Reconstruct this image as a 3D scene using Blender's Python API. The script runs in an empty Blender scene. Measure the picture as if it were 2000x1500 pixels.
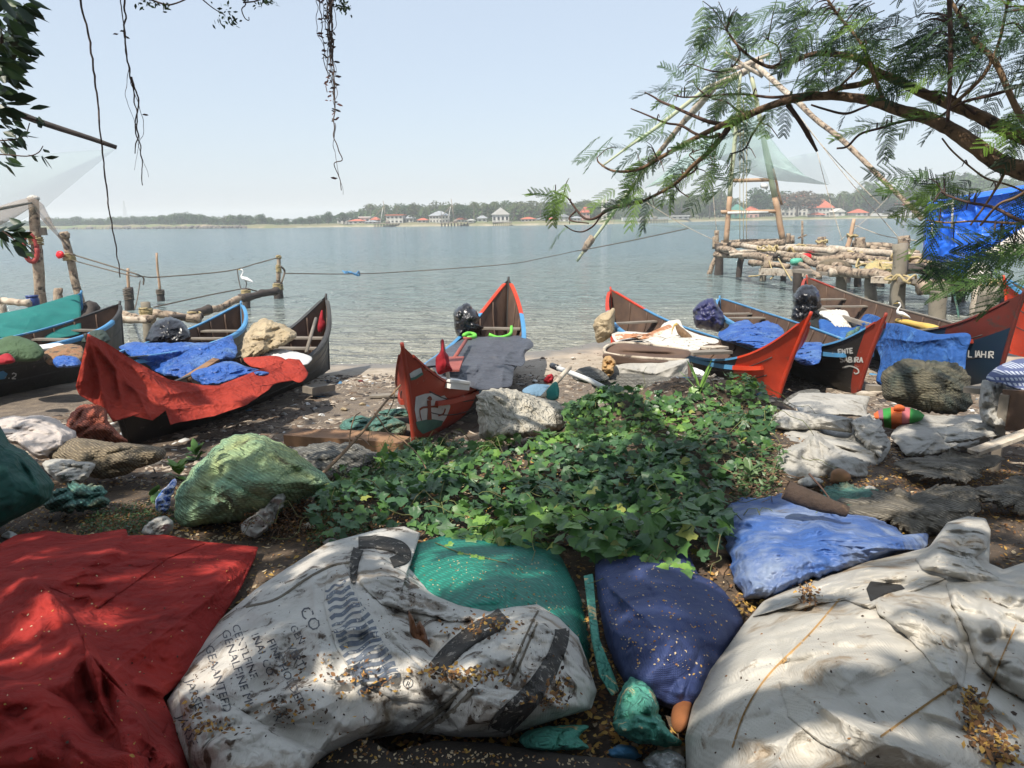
import bpy, math, random
import numpy as np
from mathutils import Vector, Matrix
from mathutils.bvhtree import BVHTree

R = math.radians
SC = bpy.context.scene
COL = SC.collection
random.seed(7)
RNG = np.random.default_rng(7)

# ------------------------------------------------------------------ camera, sky, sun, exposure
CAM_Z = 3.0
PITCH = 13.1
ROLL = -0.9
cam_data = bpy.data.cameras.new('camera')
cam = bpy.data.objects.new('camera', cam_data)
COL.objects.link(cam)
CM = Matrix.Rotation(R(90 - PITCH), 4, 'X') @ Matrix.Rotation(R(ROLL), 4, 'Z')
cam.matrix_world = Matrix.Translation((0, 0, CAM_Z)) @ CM
cam_data.sensor_width = 36
cam_data.lens = 25.2
cam_data.clip_start = 0.05
cam_data.clip_end = 6000
SC.camera = cam

SUN_EL, SUN_AZ = 57.0, 218.0      # azimuth clockwise from +Y (the view direction): behind, to the left
world = bpy.data.worlds.new('World')
SC.world = world
world.use_nodes = True
wn = world.node_tree.nodes
wl = world.node_tree.links
sky = wn.new('ShaderNodeTexSky')
sky.sky_type = 'NISHITA'
sky.sun_disc = False
sky.sun_elevation = R(SUN_EL)
sky.sun_rotation = R(SUN_AZ)
sky.altitude = 0
sky.air_density = 1.2
sky.dust_density = 1.3
sky.ozone_density = 1.0
veil = wn.new('ShaderNodeMix'); veil.data_type = 'RGBA'; veil.inputs['Factor'].default_value = .85     # humid white air over the blue
_i = [q for q in veil.inputs if q.type == 'RGBA']; _i[1].default_value = (1.62, 1.83, 2.14, 1)
wl.new(sky.outputs[0], _i[0]); wl.new([q for q in veil.outputs if q.type == 'RGBA'][0], wn['Background'].inputs[0])
wn['Background'].inputs[1].default_value = 0.15
sun_d = bpy.data.lights.new('sun', 'SUN')
sun_d.energy = 2.8
sun_d.angle = R(0.55)
sun_d.color = (1.0, 0.93, 0.82)
sun = bpy.data.objects.new('sun', sun_d)
COL.objects.link(sun)
SUN_DIR = Vector((math.sin(R(SUN_AZ)) * math.cos(R(SUN_EL)), math.cos(R(SUN_AZ)) * math.cos(R(SUN_EL)), math.sin(R(SUN_EL))))
sun.rotation_euler = SUN_DIR.to_track_quat('Z', 'Y').to_euler()
sun.location = (-10, -10, 20)
SC.view_settings.view_transform = 'Standard'
SC.view_settings.look = 'None'
SC.view_settings.exposure = 1.24
SC.view_settings.gamma = 1.0
SC.view_settings.use_curve_mapping = False
SC.cycles.max_bounces = 8
SC.cycles.transparent_max_bounces = 16
SC.cycles.volume_bounces = 2

# ------------------------------------------------------------------ helpers
CMR = np.array(CM.to_3x3())

def ray(px, py):
    px = np.asarray(px, float); py = np.asarray(py, float)
    px, py = np.broadcast_arrays(px, py)
    v = np.stack([(px - 1000) / 1400, (750 - py) / 1400, -np.ones_like(px)], -1)
    return v @ CMR.T

def V(px, py, Y):
    """point seen at photo pixel (px, py), Y metres ahead of the camera"""
    r = ray(px, py)
    return r * (np.asarray(Y) / r[..., 1])[..., None] + np.array([0, 0, CAM_Z])

def PZ(px, py, z):
    r = ray(px, py)
    return r * ((np.asarray(z) - CAM_Z) / r[..., 2])[..., None] + np.array([0, 0, CAM_Z])

def _hash(ix, iy, iz, s):
    h = (ix.astype(np.int64) * 374761393 + iy.astype(np.int64) * 668265263 + iz.astype(np.int64) * 1274126177 + s * 974711) & 0xffffffff
    h = ((h ^ (h >> 13)) * 1274126177) & 0xffffffff
    h = ((h ^ (h >> 16)) * 668265263) & 0xffffffff
    return ((h ^ (h >> 15)) & 0xffffff) / float(0xffffff)

def vn(p, s=0):
    p = np.asarray(p, float)
    i = np.floor(p).astype(np.int64); f = p - i
    u = f * f * f * (f * (f * 6 - 15) + 10)
    r = 0
    for dx in (0, 1):
        for dy in (0, 1):
            for dz in (0, 1):
                w = (u[..., 0] if dx else 1 - u[..., 0]) * (u[..., 1] if dy else 1 - u[..., 1]) * (u[..., 2] if dz else 1 - u[..., 2])
                r = r + w * _hash(i[..., 0] + dx, i[..., 1] + dy, i[..., 2] + dz, s)
    return r * 2 - 1

def fbm(p, o=4, s=0):
    r = 0; a = 1.0; t = 0
    p = np.asarray(p, float)
    for k in range(o):
        r = r + a * vn(p * 2 ** k + 17.3 * k, s + k); t += a; a *= .5
    return r / t

def ridge(p, o=3, s=0):
    r = 0; a = 1.0; t = 0
    p = np.asarray(p, float)
    for k in range(o):
        r = r + a * (1 - np.abs(vn(p * 2.1 ** k + 9.1 * k, s + k)) * 2.2); t += a; a *= .5
    return r / t

def P3(x, y, z=0.0):
    x, y, z = np.broadcast_arrays(np.asarray(x, float), np.asarray(y, float), np.asarray(z, float))
    return np.stack([x, y, z], -1)

# terrain: the bank falls from the camera to the water edge
def shore(x):
    return np.interp(x, [-30, -12, -6, -3, 0, 2, 5, 9, 14, 30], [17.5, 15.6, 15.0, 14.9, 15.8, 17.2, 18.3, 16.0, 15.0, 15]) + 0.25 * vn(P3(np.asarray(x) * .8, 3.3))

MOUNDS = []   # (x, y, rx, ry, h)
def H(x, y):
    x = np.asarray(x, float); y = np.asarray(y, float)
    ys = shore(x)
    z1 = np.interp(y, [-8, 0, 2, 3, 4.5, 6, 8, 10, 12], [1.45, 1.3, 1.25, 1.18, 1.0, .75, .45, .33, .22])
    t = np.clip((y - 12) / np.maximum(ys - 12, .5), 0, 1)
    z2 = .22 * (1 - t) ** 1.3
    z = np.where(y < 12, z1, z2)
    z = np.where(y > ys, -(y - ys) * .09, z)
    z = np.maximum(z, -3)
    n = fbm(P3(x * 1.7, y * 1.7), 4, 5) * .035 + fbm(P3(x * 7, y * 7), 3, 8) * .012
    z = z + n * np.clip((ys - y) / 2 + .2, 0.1, 1)
    for (mx, my, rx, ry, h) in MOUNDS:
        d = ((x - mx) / rx) ** 2 + ((y - my) / ry) ** 2
        z = z + h * np.exp(-d)
    return z

def G(px, py):
    """ground point under photo pixel"""
    r = ray(float(px), float(py))
    t = np.linspace(1, 30, 1500)
    p = np.array([0, 0, CAM_Z]) + r[None] * t[:, None]
    below = p[:, 2] < H(p[:, 0], p[:, 1])
    k = int(np.argmax(below)) if below.any() else -1
    return p[k]

def root_loc(o):
    v = Vector((0, 0, 0))
    while o:
        v = v + o.location; o = o.parent
    return np.array(v)

def tagit(o, label=None, cat=None, group=None, kind=None):
    if label: o['label'] = label
    if cat: o['category'] = cat
    if group: o['group'] = group
    if kind: o['kind'] = kind
    return o

def T(name, label, cat, loc, group=None):
    o = bpy.data.objects.new(name, None)
    COL.objects.link(o)
    o.location = Vector([float(c) for c in loc])
    o.empty_display_size = .1
    return tagit(o, label, cat, group)

def mk(name, verts, faces, mat, parent=None, smooth=True, midx=None, label=None, cat=None, group=None, kind=None, origin=None):
    v = np.asarray(verts, float).reshape(-1, 3)
    if parent is not None: off = root_loc(parent)
    elif kind == 'structure': off = np.zeros(3)
    elif origin is not None: off = np.asarray(origin, float)
    else: off = np.array([v[:, 0].mean(), v[:, 1].mean(), v[:, 2].min()])
    m = bpy.data.meshes.new(name)
    vv = v - off
    if isinstance(faces, np.ndarray):
        nf, k = faces.shape
        m.vertices.add(len(vv)); m.vertices.foreach_set('co', vv.ravel())
        m.loops.add(nf * k); m.loops.foreach_set('vertex_index', faces.ravel().astype(np.int32))
        m.polygons.add(nf)
        m.polygons.foreach_set('loop_start', np.arange(0, nf * k, k, dtype=np.int32))
        try: m.polygons.foreach_set('loop_total', np.full(nf, k, dtype=np.int32))
        except Exception: pass
        m.update(calc_edges=True)
    else:
        m.from_pydata([tuple(q) for q in vv], [], [tuple(int(i) for i in f) for f in faces])
    mats = mat if isinstance(mat, (list, tuple)) else [mat]
    for q in mats: m.materials.append(q)
    n = len(m.polygons)
    if smooth: m.polygons.foreach_set('use_smooth', np.ones(n, dtype=bool))
    if midx is not None: m.polygons.foreach_set('material_index', np.asarray(midx, dtype=np.int32))
    m.update()
    o = bpy.data.objects.new(name, m)
    COL.objects.link(o)
    if parent is not None: o.parent = parent
    else: o.location = Vector([float(c) for c in off])
    o_w[o.name] = (v, faces)
    return tagit(o, label, cat, group, kind)
o_w = {}

def bvh_of(*objs):
    vs, fs, n = [], [], 0
    for o in objs:
        v, f = o_w[o.name]
        vs += [Vector(q) for q in v]
        fs += [tuple(int(i) + n for i in g) for g in f]
        n += len(v)
    return BVHTree.FromPolygons(vs, fs)

def project(pts, bvh, off=.003, fallback=None):
    """photo pixels -> points on a surface, lifted off it by OFF"""
    out = []
    d = ray(np.array([p[0] for p in pts], float), np.array([p[1] for p in pts], float))
    for q in d:
        dv = Vector(q).normalized()
        h = bvh.ray_cast(Vector((0, 0, CAM_Z)), dv)
        if h[0] is None: out.append(None)
        else: out.append(np.array(h[0] - dv * off))
    return out

class MB:
    """mesh collector"""
    def __init__(s): s.v = []; s.f = []; s.n = 0; s.m = []
    def add(s, v, f, mi=0):
        v = np.asarray(v, float)
        s.v.append(v); s.f += [tuple(int(i) + s.n for i in g) for g in f]; s.m += [mi] * len(f); s.n += len(v)
    def build(s, name, mat, parent=None, **k):
        return mk(name, np.concatenate(s.v), s.f, mat, parent, midx=s.m if isinstance(mat, (list, tuple)) else None, **k)

def tube_g(pts, rad, sides=8, rough=0.0, seed=0, cap=True):
    pts = np.asarray(pts, float); n = len(pts)
    rad = np.interp(np.linspace(0, 1, n), np.linspace(0, 1, len(np.atleast_1d(rad))), np.atleast_1d(rad))
    v = []; t0 = None
    for i in range(n):
        t = pts[min(i + 1, n - 1)] - pts[max(i - 1, 0)]
        t = t / (np.linalg.norm(t) + 1e-9)
        if t0 is None:
            a = np.cross(t, [0.13, 0.21, 1.0]);
            if np.linalg.norm(a) < .1: a = np.cross(t, [1, 0, 0])
        else:
            a = a - t * np.dot(a, t)
        a = a / np.linalg.norm(a); b = np.cross(t, a); t0 = t
        ang = np.arange(sides) * 2 * math.pi / sides
        ring = pts[i] + rad[i] * (np.cos(ang)[:, None] * a + np.sin(ang)[:, None] * b)
        if rough:
            nn = vn(ring * (1.2 / max(rad[i], .01)) + seed, seed)
            ring = ring + (ring - pts[i]) * (nn * rough)[:, None]
        v.append(ring)
    v = np.concatenate(v)
    f = []
    for i in range(n - 1):
        for j in range(sides):
            k = (j + 1) % sides
            f.append((i * sides + j, i * sides + k, (i + 1) * sides + k, (i + 1) * sides + j))
    if cap:
        f.append(tuple(range(sides))[::-1]); f.append(tuple((n - 1) * sides + j for j in range(sides)))
    return v, f

def smooth_path(pts, n=24):
    p = np.asarray(pts, float)
    if len(p) < 3:
        t = np.linspace(0, 1, n)[:, None]
        return p[0] * (1 - t) + p[-1] * t
    q = np.vstack([2 * p[0] - p[1], p, 2 * p[-1] - p[-2]])
    out = []
    m = len(p) - 1
    for u in np.linspace(0, m - 1e-6, n):
        i = int(u); t = u - i
        a, b, c, d = q[i], q[i + 1], q[i + 2], q[i + 3]
        out.append(.5 * ((2 * b) + (-a + c) * t + (2 * a - 5 * b + 4 * c - d) * t * t + (-a + 3 * b - 3 * c + d) * t ** 3))
    return np.array(out)

def log_pts(a, b, n=8, wob=.02, seed=0):
    a = np.asarray(a, float); b = np.asarray(b, float)
    t = np.linspace(0, 1, n)[:, None]
    p = a * (1 - t) + b * t
    L = np.linalg.norm(b - a)
    w = np.stack([vn(P3(t[:, 0] * 3 + seed * 7.7, k * 5.1), 3) for k in range(3)], -1)
    return p + w * wob * L * np.sin(np.pi * t) ** .5

def box_g(c, s, rot=None):
    v = np.array([(x, y, z) for x in (-.5, .5) for y in (-.5, .5) for z in (-.5, .5)]) * np.asarray(s)
    if rot is not None: v = v @ np.array(rot).T
    v = v + np.asarray(c)
    return v, [(0, 1, 3, 2), (4, 6, 7, 5), (0, 4, 5, 1), (2, 3, 7, 6), (0, 2, 6, 4), (1, 5, 7, 3)]

def rotz(a):
    c, s = math.cos(a), math.sin(a)
    return np.array([[c, -s, 0], [s, c, 0], [0, 0, 1]])

def beam_g(a, b, w, h, jit=0, seed=0):
    """squared timber or board from a to b: w wide (sideways), h high"""
    a = np.asarray(a, float); b = np.asarray(b, float)
    t = (b - a) / np.linalg.norm(b - a)
    s = np.cross(t, [0, 0, 1.0]); s /= np.linalg.norm(s); u = np.cross(s, t)
    n = 5; v = []
    for i in range(n):
        p = a + (b - a) * i / (n - 1)
        for (q, r) in ((-1, -1), (1, -1), (1, 1), (-1, 1)):
            pt = p + s * q * w / 2 + u * r * h / 2
            if jit: pt = pt + (s * vn(pt * 3 + seed) + u * vn(pt * 3 + seed + 9)) * jit
            v.append(pt)
    f = [(0, 3, 2, 1), tuple((n - 1) * 4 + k for k in range(4))]
    for i in range(n - 1):
        for k in range(4):
            f.append((i * 4 + k, i * 4 + (k + 1) % 4, (i + 1) * 4 + (k + 1) % 4, (i + 1) * 4 + k))
    return np.array(v), f

# depth interpolation (thin-plate on 1/Y): exact for planes
class Depth:
    def __init__(s, ctrl):
        """ctrl: (px, py, Y)"""
        c = np.array(ctrl, float); s.p = c[:, :2] / 1000; inv = 1 / c[:, 2]
        n = len(c)
        if n >= 4:
            K = s.U(np.linalg.norm(s.p[:, None] - s.p[None], axis=-1)) + np.eye(n) * 1e-5
            Pm = np.hstack([np.ones((n, 1)), s.p])
            A = np.block([[K, Pm], [Pm.T, np.zeros((3, 3))]])
            w = np.linalg.lstsq(A, np.concatenate([inv, np.zeros(3)]), rcond=None)[0]
            s.w, s.a = w[:n], w[n:]
        else:
            Pm = np.hstack([np.ones((n, 1)), s.p])
            s.a = np.linalg.lstsq(Pm, inv, rcond=None)[0]; s.w = None
    @staticmethod
    def U(r):
        return np.where(r > 1e-9, r * r * np.log(r + 1e-12), 0)
    def __call__(s, px, py):
        q = np.stack([np.asarray(px, float), np.asarray(py, float)], -1) / 1000
        v = s.a[0] + q @ s.a[1:]
        if s.w is not None:
            r = np.linalg.norm(q[..., None, :] - s.p, axis=-1)
            v = v + s.U(r) @ s.w
        return 1 / np.maximum(v, 1e-3)

def closed_spline(pts, n, sharp=False):
    p = np.asarray(pts, float)
    m = len(p)
    if not sharp:
        dense = []
        for i in range(m):
            a, b, c, d = p[i - 1], p[i], p[(i + 1) % m], p[(i + 2) % m]
            for t in np.linspace(0, 1, 14, endpoint=False):
                dense.append(.5 * ((2 * b) + (-a + c) * t + (2 * a - 5 * b + 4 * c - d) * t * t + (-a + 3 * b - 3 * c + d) * t ** 3))
        p = np.array(dense)
    q = np.vstack([p, p[:1]])
    L = np.concatenate([[0], np.cumsum(np.linalg.norm(np.diff(q, axis=0), axis=1))])
    u = np.linspace(0, L[-1], n, endpoint=False)
    return np.stack([np.interp(u, L, q[:, 0]), np.interp(u, L, q[:, 1])], -1)

def poly_dist(P, poly):
    poly = np.asarray(poly, float); best = np.full(P.shape[:-1], 1e9); along = np.zeros(P.shape[:-1])
    nseg = len(poly) - 1
    for i in range(nseg):
        a, b = poly[i], poly[i + 1]
        t = np.clip(((P - a) @ (b - a)) / (np.dot(b - a, b - a) + 1e-9), 0, 1)
        d = np.linalg.norm(P - (a + t[..., None] * (b - a)), axis=-1)
        along = np.where(d < best, (i + t) / nseg, along); best = np.minimum(best, d)
    return best, along

def wrinkle(p, kind, amp, sc, seed):
    if kind == 'crumple':      # straight sharp creases between flatter facets
        rg = np.random.default_rng(seed); d = 0
        for k in range(4):
            m_ = np.linalg.qr(rg.normal(size=(3, 3)))[0]
            q = (p @ m_) * np.array([1, .4, 1]) * sc * (1 + .45 * k) + rg.uniform(0, 50, 3)
            q = q + vn(p * sc * .8 + k, seed + k)[..., None] * .35
            d = d + np.abs(vn(q, seed + 10 * k)) * (.9 ** k)
        return amp * (d * 1.1 - .7)
    if kind == 'cloth':
        q = p * np.array([1, 1, .45]) * sc + fbm(p * sc * .5, 2, seed + 3)[..., None] * 1.1
        return amp * (ridge(q, 2, seed) * .7 + fbm(p * sc * 3.1, 3, seed + 2) * .25)
    if kind == 'soft':
        return amp * fbm(p * sc, 3, seed)
    if kind == 'net':
        return amp * (fbm(p * sc, 3, seed) + .25 * vn(p * sc * 14, seed) )
    return 0 * p[..., 0]

def blob(name, outline, depth, th, mat, parent=None, nu=120, nv=30, wr=('soft', .02, 3), folds=(), cen=None, pw=2.4, back=1.0,
         sharp=False, seed=1, fine=None, thin=False, over=None, off=.03, jag=None, pleats=None, **kw):
    """a filled, rounded body (sack, bundle, heap) or, with thin=True, a draped sheet. OUTLINE is its silhouette,
    DEPTH where its middle stands, TH how far it swells."""
    B = closed_spline(outline, nu, sharp)
    C = np.array(cen if cen is not None else B.mean(0), float)
    ext = float(np.ptp(B, axis=0).min())
    if jag is None: jag = .035 if wr[0] == 'crumple' else .02 if wr[0] == 'net' else .006
    if jag and ext < 400:
        th_ = np.linspace(0, 2 * math.pi, nu, endpoint=False); cc_ = P3(np.cos(th_) * 3, np.sin(th_) * 3, seed * 3.3)
        B = B + (B - C) / (np.linalg.norm(B - C, axis=1)[:, None] + 1e-6) * ((vn(cc_, 1) + .6 * vn(cc_ * 3, 2) + .4 * vn(cc_ * 7, 3)) * jag * ext)[:, None]
    if isinstance(depth, (tuple,)) and len(depth) == 2:
        y0, y1 = B[:, 1].max(), B[:, 1].min()
        D = Depth([(C[0] - 100, y0, depth[0]), (C[0] + 100, y0, depth[0]), (C[0], y1, depth[1])])
    else:
        D = Depth(depth)
    if fine is None and wr[0] == 'crumple': fine = ('crumple', wr[1] * .3, wr[2] * 2.6)
    ph = np.linspace(0, math.pi / 2, nv) ** 1.0
    r = np.sin(ph)
    if thin: r = np.linspace(0, 1, nv)
    P = C + r[:, None, None] * (B[None] - C)          # nv, nu, 2
    Y = D(P[..., 0], P[..., 1])
    if over is not None:      # lies over another surface: never sinks into it
        rr = ray(P[..., 0], P[..., 1]).reshape(-1, 3); hy = np.full(len(rr), 1e9)
        for i, q in enumerate(rr):
            h = over.ray_cast(Vector((0, 0, CAM_Z)), Vector(q).normalized())
            if h[0] is not None: hy[i] = h[0].y - off
        Y = np.minimum(Y, hy.reshape(Y.shape))
    f = np.maximum(1 - np.abs(r) ** pw, 0) ** .5
    f = f[:, None] * np.ones((1, nu))
    th = float(th)
    bulge = th * f
    W0 = V(P[..., 0], P[..., 1], Y)
    edge = np.clip((1 - r[:, None]) * 5, .12, 1)
    d = wrinkle(W0, wr[0], wr[1], wr[2], seed) * edge
    if fine: d = d + wrinkle(W0, fine[0], fine[1], fine[2], seed + 40) * edge
    if pleats is None: pleats = 9 if wr[0] == 'crumple' else 0
    if pleats:      # sharp random folds running in from the edge
        rg = np.random.default_rng(seed + 900); wid = float(np.mean(Y)) / 1400
        for q in range(pleats):
            a_ = B[rg.integers(nu)]; b_ = C + (a_ - C) * rg.uniform(-.5, .3) + rg.normal(size=2) * ext * .12
            m_ = (a_ + b_) / 2 + rg.normal(size=2) * ext * .07
            dist, al = poly_dist(P, [a_, m_, b_]); w_ = ext * rg.uniform(.02, .06)
            d = d + rg.choice([1, 1, -1]) * w_ * wid * rg.uniform(1.2, 3.0) * np.exp(-dist / w_) * np.clip(1 - al, 0, 1) * edge
    for (poly, w, h) in folds:
        dist, al = poly_dist(P, poly)
        taper = np.minimum(1, 4 * np.minimum(al + .08, 1.08 - al))
        d = d + h * np.exp(-(dist / w) ** 1.25) * taper
    front = V(P[..., 0], P[..., 1], Y - bulge - d)
    vs = [front.reshape(-1, 3)]
    ids = np.arange(nv * nu).reshape(nv, nu)
    j = np.arange(nu); k = (j + 1) % nu
    F = [np.stack([ids[i, j], ids[i + 1, j], ids[i + 1, k], ids[i, k]], -1) for i in range(nv - 1)]
    if thin:
        bk = V(P[..., 0], P[..., 1], Y - bulge - d + .006)
        vs.append(bk.reshape(-1, 3)); o = nv * nu
        F += [np.stack([ids[i, k], ids[i + 1, k], ids[i + 1, j], ids[i, j]], -1) + o for i in range(nv - 1)]
        F.append(np.stack([ids[-1, j], ids[-1, j] + o, ids[-1, k] + o, ids[-1, k]], -1))
    elif back > 0:
        nb = 8
        rb = np.sin(np.linspace(math.pi / 2, 0, nb))[1:]
        Pb = C + rb[:, None, None] * (B[None] - C)
        Yb = D(Pb[..., 0], Pb[..., 1]) + back * th * (np.maximum(1 - rb ** pw, 0) ** .5)[:, None]
        bk = V(Pb[..., 0], Pb[..., 1], Yb)
        bk[..., 2] = np.minimum(bk[..., 2], W0[..., 2].max() + .6 * th)
        vs.append(bk.reshape(-1, 3)); o = nv * nu
        idb = np.vstack([ids[-1], np.arange((nb - 1) * nu).reshape(nb - 1, nu) + o])
        F += [np.stack([idb[i, j], idb[i + 1, j], idb[i + 1, k], idb[i, k]], -1) for i in range(nb - 1)]
    return mk(name, np.concatenate(vs), np.concatenate(F), mat, parent, **kw)

# ------------------------------------------------------------------ materials
MATS = {}
def M(name, c1, c2=None, scale=4, rough=.75, bump=.25, bscale=45, c3=None, s3=9, t3=.62, w3=.06, weave=0, metal=0, trans=0,
      alpha=1.0, stretch=None, coat=0, spec=.4, dots=None, bdist=.004, detail=6, c4=None, s4=2, t4=.6, wrk=None, wcol=0):
    if name in MATS: return MATS[name]
    m = bpy.data.materials.new(name); m.use_nodes = True
    nt = m.node_tree; N = nt.nodes; L = nt.links
    bs = N['Principled BSDF']
    tc = N.new('ShaderNodeTexCoord'); co = tc.outputs['Object']
    if stretch:
        mp = N.new('ShaderNodeMapping'); mp.inputs['Scale'].default_value = stretch
        L.new(co, mp.inputs[0]); co = mp.outputs[0]
    def noise(s, d=detail, r=.6, dist=0):
        n = N.new('ShaderNodeTexNoise'); n.inputs['Scale'].default_value = s; n.inputs['Detail'].default_value = d
        n.inputs['Roughness'].default_value = r; n.inputs['Distortion'].default_value = dist
        L.new(co, n.inputs['Vector']); return n.outputs['Fac']
    def ramp(src, a, b):
        r = N.new('ShaderNodeMapRange'); r.inputs['From Min'].default_value = a; r.inputs['From Max'].default_value = b
        L.new(src, r.inputs['Value']); return r.outputs['Result']
    def mix(fac, a, b):
        x = N.new('ShaderNodeMix'); x.data_type = 'RGBA'
        L.new(fac, x.inputs['Factor'])
        for s_, v_ in (('A', a), ('B', b)):
            i = [q for q in x.inputs if q.name == s_ and q.type == 'RGBA'][0]
            if isinstance(v_, (tuple, list)): i.default_value = (*v_, 1)
            else: L.new(v_, i)
        return [q for q in x.outputs if q.type == 'RGBA'][0]
    c2 = c2 or tuple(min(1, q * .72) for q in c1)
    colr = mix(ramp(noise(scale), .32, .68), c1, c2)
    if c3 is not None: colr = mix(ramp(noise(s3, 8, .7, .4), t3 - w3, t3 + w3), colr, c3)
    if c4 is not None: colr = mix(ramp(noise(s4, 8, .65, .8), t4 - .05, t4 + .05), colr, c4)
    if dots:
        vo = N.new('ShaderNodeTexVoronoi'); vo.inputs['Scale'].default_value = dots[0]; L.new(co, vo.inputs['Vector'])
        colr = mix(ramp(vo.outputs['Distance'], dots[1], dots[1] - .03), colr, dots[2])
    if weave:
        w1 = N.new('ShaderNodeTexWave'); w1.bands_direction = 'DIAGONAL' if wcol else 'X'; w2 = N.new('ShaderNodeTexWave'); w2.bands_direction = 'Z'
        for w_ in (w1, w2): w_.inputs['Scale'].default_value = weave; w_.inputs['Distortion'].default_value = 1.5 if wcol else .6; w_.inputs['Detail Scale'].default_value = .3; L.new(co, w_.inputs['Vector'])
        wm = N.new('ShaderNodeMath'); wm.operation = 'MULTIPLY'; L.new(w1.outputs['Fac'], wm.inputs[0]); L.new(w2.outputs['Fac'], wm.inputs[1])
        if wcol:
            dk = N.new('ShaderNodeMix'); dk.data_type = 'RGBA'; dk.blend_type = 'MULTIPLY'; dk.inputs['Factor'].default_value = 1
            g_ = N.new('ShaderNodeMapRange'); g_.inputs['To Min'].default_value = 1 - wcol; g_.inputs['To Max'].default_value = 1.25; L.new(wm.outputs[0], g_.inputs['Value'])
            q_ = [i for i in dk.inputs if i.type == 'RGBA']; L.new(colr, q_[0]); L.new(g_.outputs[0], q_[1]); colr = [i for i in dk.outputs if i.type == 'RGBA'][0]
    L.new(colr, bs.inputs['Base Color'])
    rr = N.new('ShaderNodeMapRange'); rr.inputs['To Min'].default_value = max(rough - .12, .02); rr.inputs['To Max'].default_value = min(rough + .12, 1)
    L.new(noise(scale * 2.3, 3), rr.inputs['Value']); L.new(rr.outputs[0], bs.inputs['Roughness'])
    bs.inputs['Metallic'].default_value = metal
    bs.inputs['Specular IOR Level'].default_value = spec
    if coat: bs.inputs['Coat Weight'].default_value = coat; bs.inputs['Coat Roughness'].default_value = .25
    b = N.new('ShaderNodeBump'); b.inputs['Strength'].default_value = bump; b.inputs['Distance'].default_value = bdist
    hsrc = noise(bscale, 5, .65)
    if weave:
        a2 = N.new('ShaderNodeMath'); a2.operation = 'ADD'; L.new(wm.outputs[0], a2.inputs[0]); L.new(hsrc, a2.inputs[1]); hsrc = a2.outputs[0]
    L.new(hsrc, b.inputs['Height'])
    if wrk:      # creases: thin ridges where a warped noise crosses its middle, at two sizes
        wn_ = N.new('ShaderNodeTexNoise'); wn_.inputs['Scale'].default_value = wrk[0] * .8; wn_.inputs['Detail'].default_value = 3; L.new(co, wn_.inputs['Vector'])
        wa = N.new('ShaderNodeVectorMath'); wa.operation = 'MULTIPLY_ADD'; wa.inputs[1].default_value = (.35, .35, .35); L.new(wn_.outputs['Color'], wa.inputs[0]); L.new(co, wa.inputs[2])
        prev = None
        for ws, wd in ((wrk[0] * 1.3, wrk[1] * .9), (wrk[0] * 4, wrk[1] * .3)):
            vo_ = N.new('ShaderNodeTexVoronoi'); vo_.inputs['Scale'].default_value = ws; L.new(wa.outputs[0], vo_.inputs['Vector'])
            bb = N.new('ShaderNodeBump'); bb.inputs['Strength'].default_value = 1; bb.inputs['Distance'].default_value = wd; L.new(vo_.outputs['Distance'], bb.inputs['Height'])
            if prev: L.new(prev, bb.inputs['Normal'])
            prev = bb.outputs[0]
        L.new(prev, b.inputs['Normal'])
    L.new(b.outputs[0], bs.inputs['Normal'])
    out = N['Material Output']
    sh = bs.outputs[0]
    if trans:
        tr = N.new('ShaderNodeBsdfTranslucent'); L.new(colr, tr.inputs['Color'])
        ms = N.new('ShaderNodeMixShader'); ms.inputs[0].default_value = trans
        L.new(sh, ms.inputs[1]); L.new(tr.outputs[0], ms.inputs[2]); sh = ms.outputs[0]
    if alpha < 1:
        tp = N.new('ShaderNodeBsdfTransparent'); ms = N.new('ShaderNodeMixShader'); ms.inputs[0].default_value = alpha
        L.new(tp.outputs[0], ms.inputs[1]); L.new(sh, ms.inputs[2]); sh = ms.outputs[0]
    L.new(sh, out.inputs[0])
    MATS[name] = m
    return m

# cloths, sacks, tarpaulins
m_red = M('red_cloth', (.35, .036, .03), (.22, .022, .02), 3, .95, .5, 160, c3=(.16, .02, .018), s3=4, t3=.66, w3=.1, weave=45, spec=.1, wrk=(5, 0.03))
m_red2 = M('faded_red_cloth', (.36, .05, .034), (.27, .035, .025), 2, .95, .5, 90, c3=(.2, .025, .02), s3=3, t3=.62, w3=.1, spec=.1, wrk=(4, 0.04))
m_sack = M('dirty_white_woven_plastic', (.53, .51, .47), (.42, .39, .35), 3, .6, .35, 60, c3=(.075, .052, .035), s3=6, t3=.575, w3=0.03, weave=38, c4=(.2, .15, .1), s4=3, t4=.63, wrk=(5, .011))
m_sackr = M('cream_woven_plastic', (.49, .465, .415), (.38, .35, .30), 2.2, .55, .35, 50, c3=(.24, .17, .1), s3=2.6, t3=0.6, w3=.05, weave=34, c4=(.16, .11, .07), s4=11, t4=0.68, wrk=(4, .010))
m_teal = M('teal_mesh_sack', (.016, .24, .17), (.012, .18, .13), 2, .55, .5, 120, c3=(.02, .12, .09), s3=3, t3=.65, w3=.1, weave=24, wrk=(4, 0.012), wcol=0.35)
m_tealcloth = M('printed_teal_cloth', (.09, .33, .25), (.06, .25, .19), 2, .8, .3, 80, c3=(.62, .48, .25), s3=9, t3=.60, w3=.02, wrk=(8, 0.03))
m_navy = M('navy_sack', (.035, .055, .16), (.025, .038, .11), 3, .7, .4, 120, c3=(.16, .16, .2), s3=30, t3=.7, w3=.02, weave=40, wrk=(4, 0.014))
m_bluebag = M('blue_plastic_sheet', (.042, .11, .33), (.03, .075, .24), 2.2, .55, .2, 30, c3=(.20, .25, .36), s3=3.5, t3=.55, w3=.12, spec=.5, c4=(.10, .10, .13), s4=7, t4=.68, wrk=(5, .02))
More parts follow.
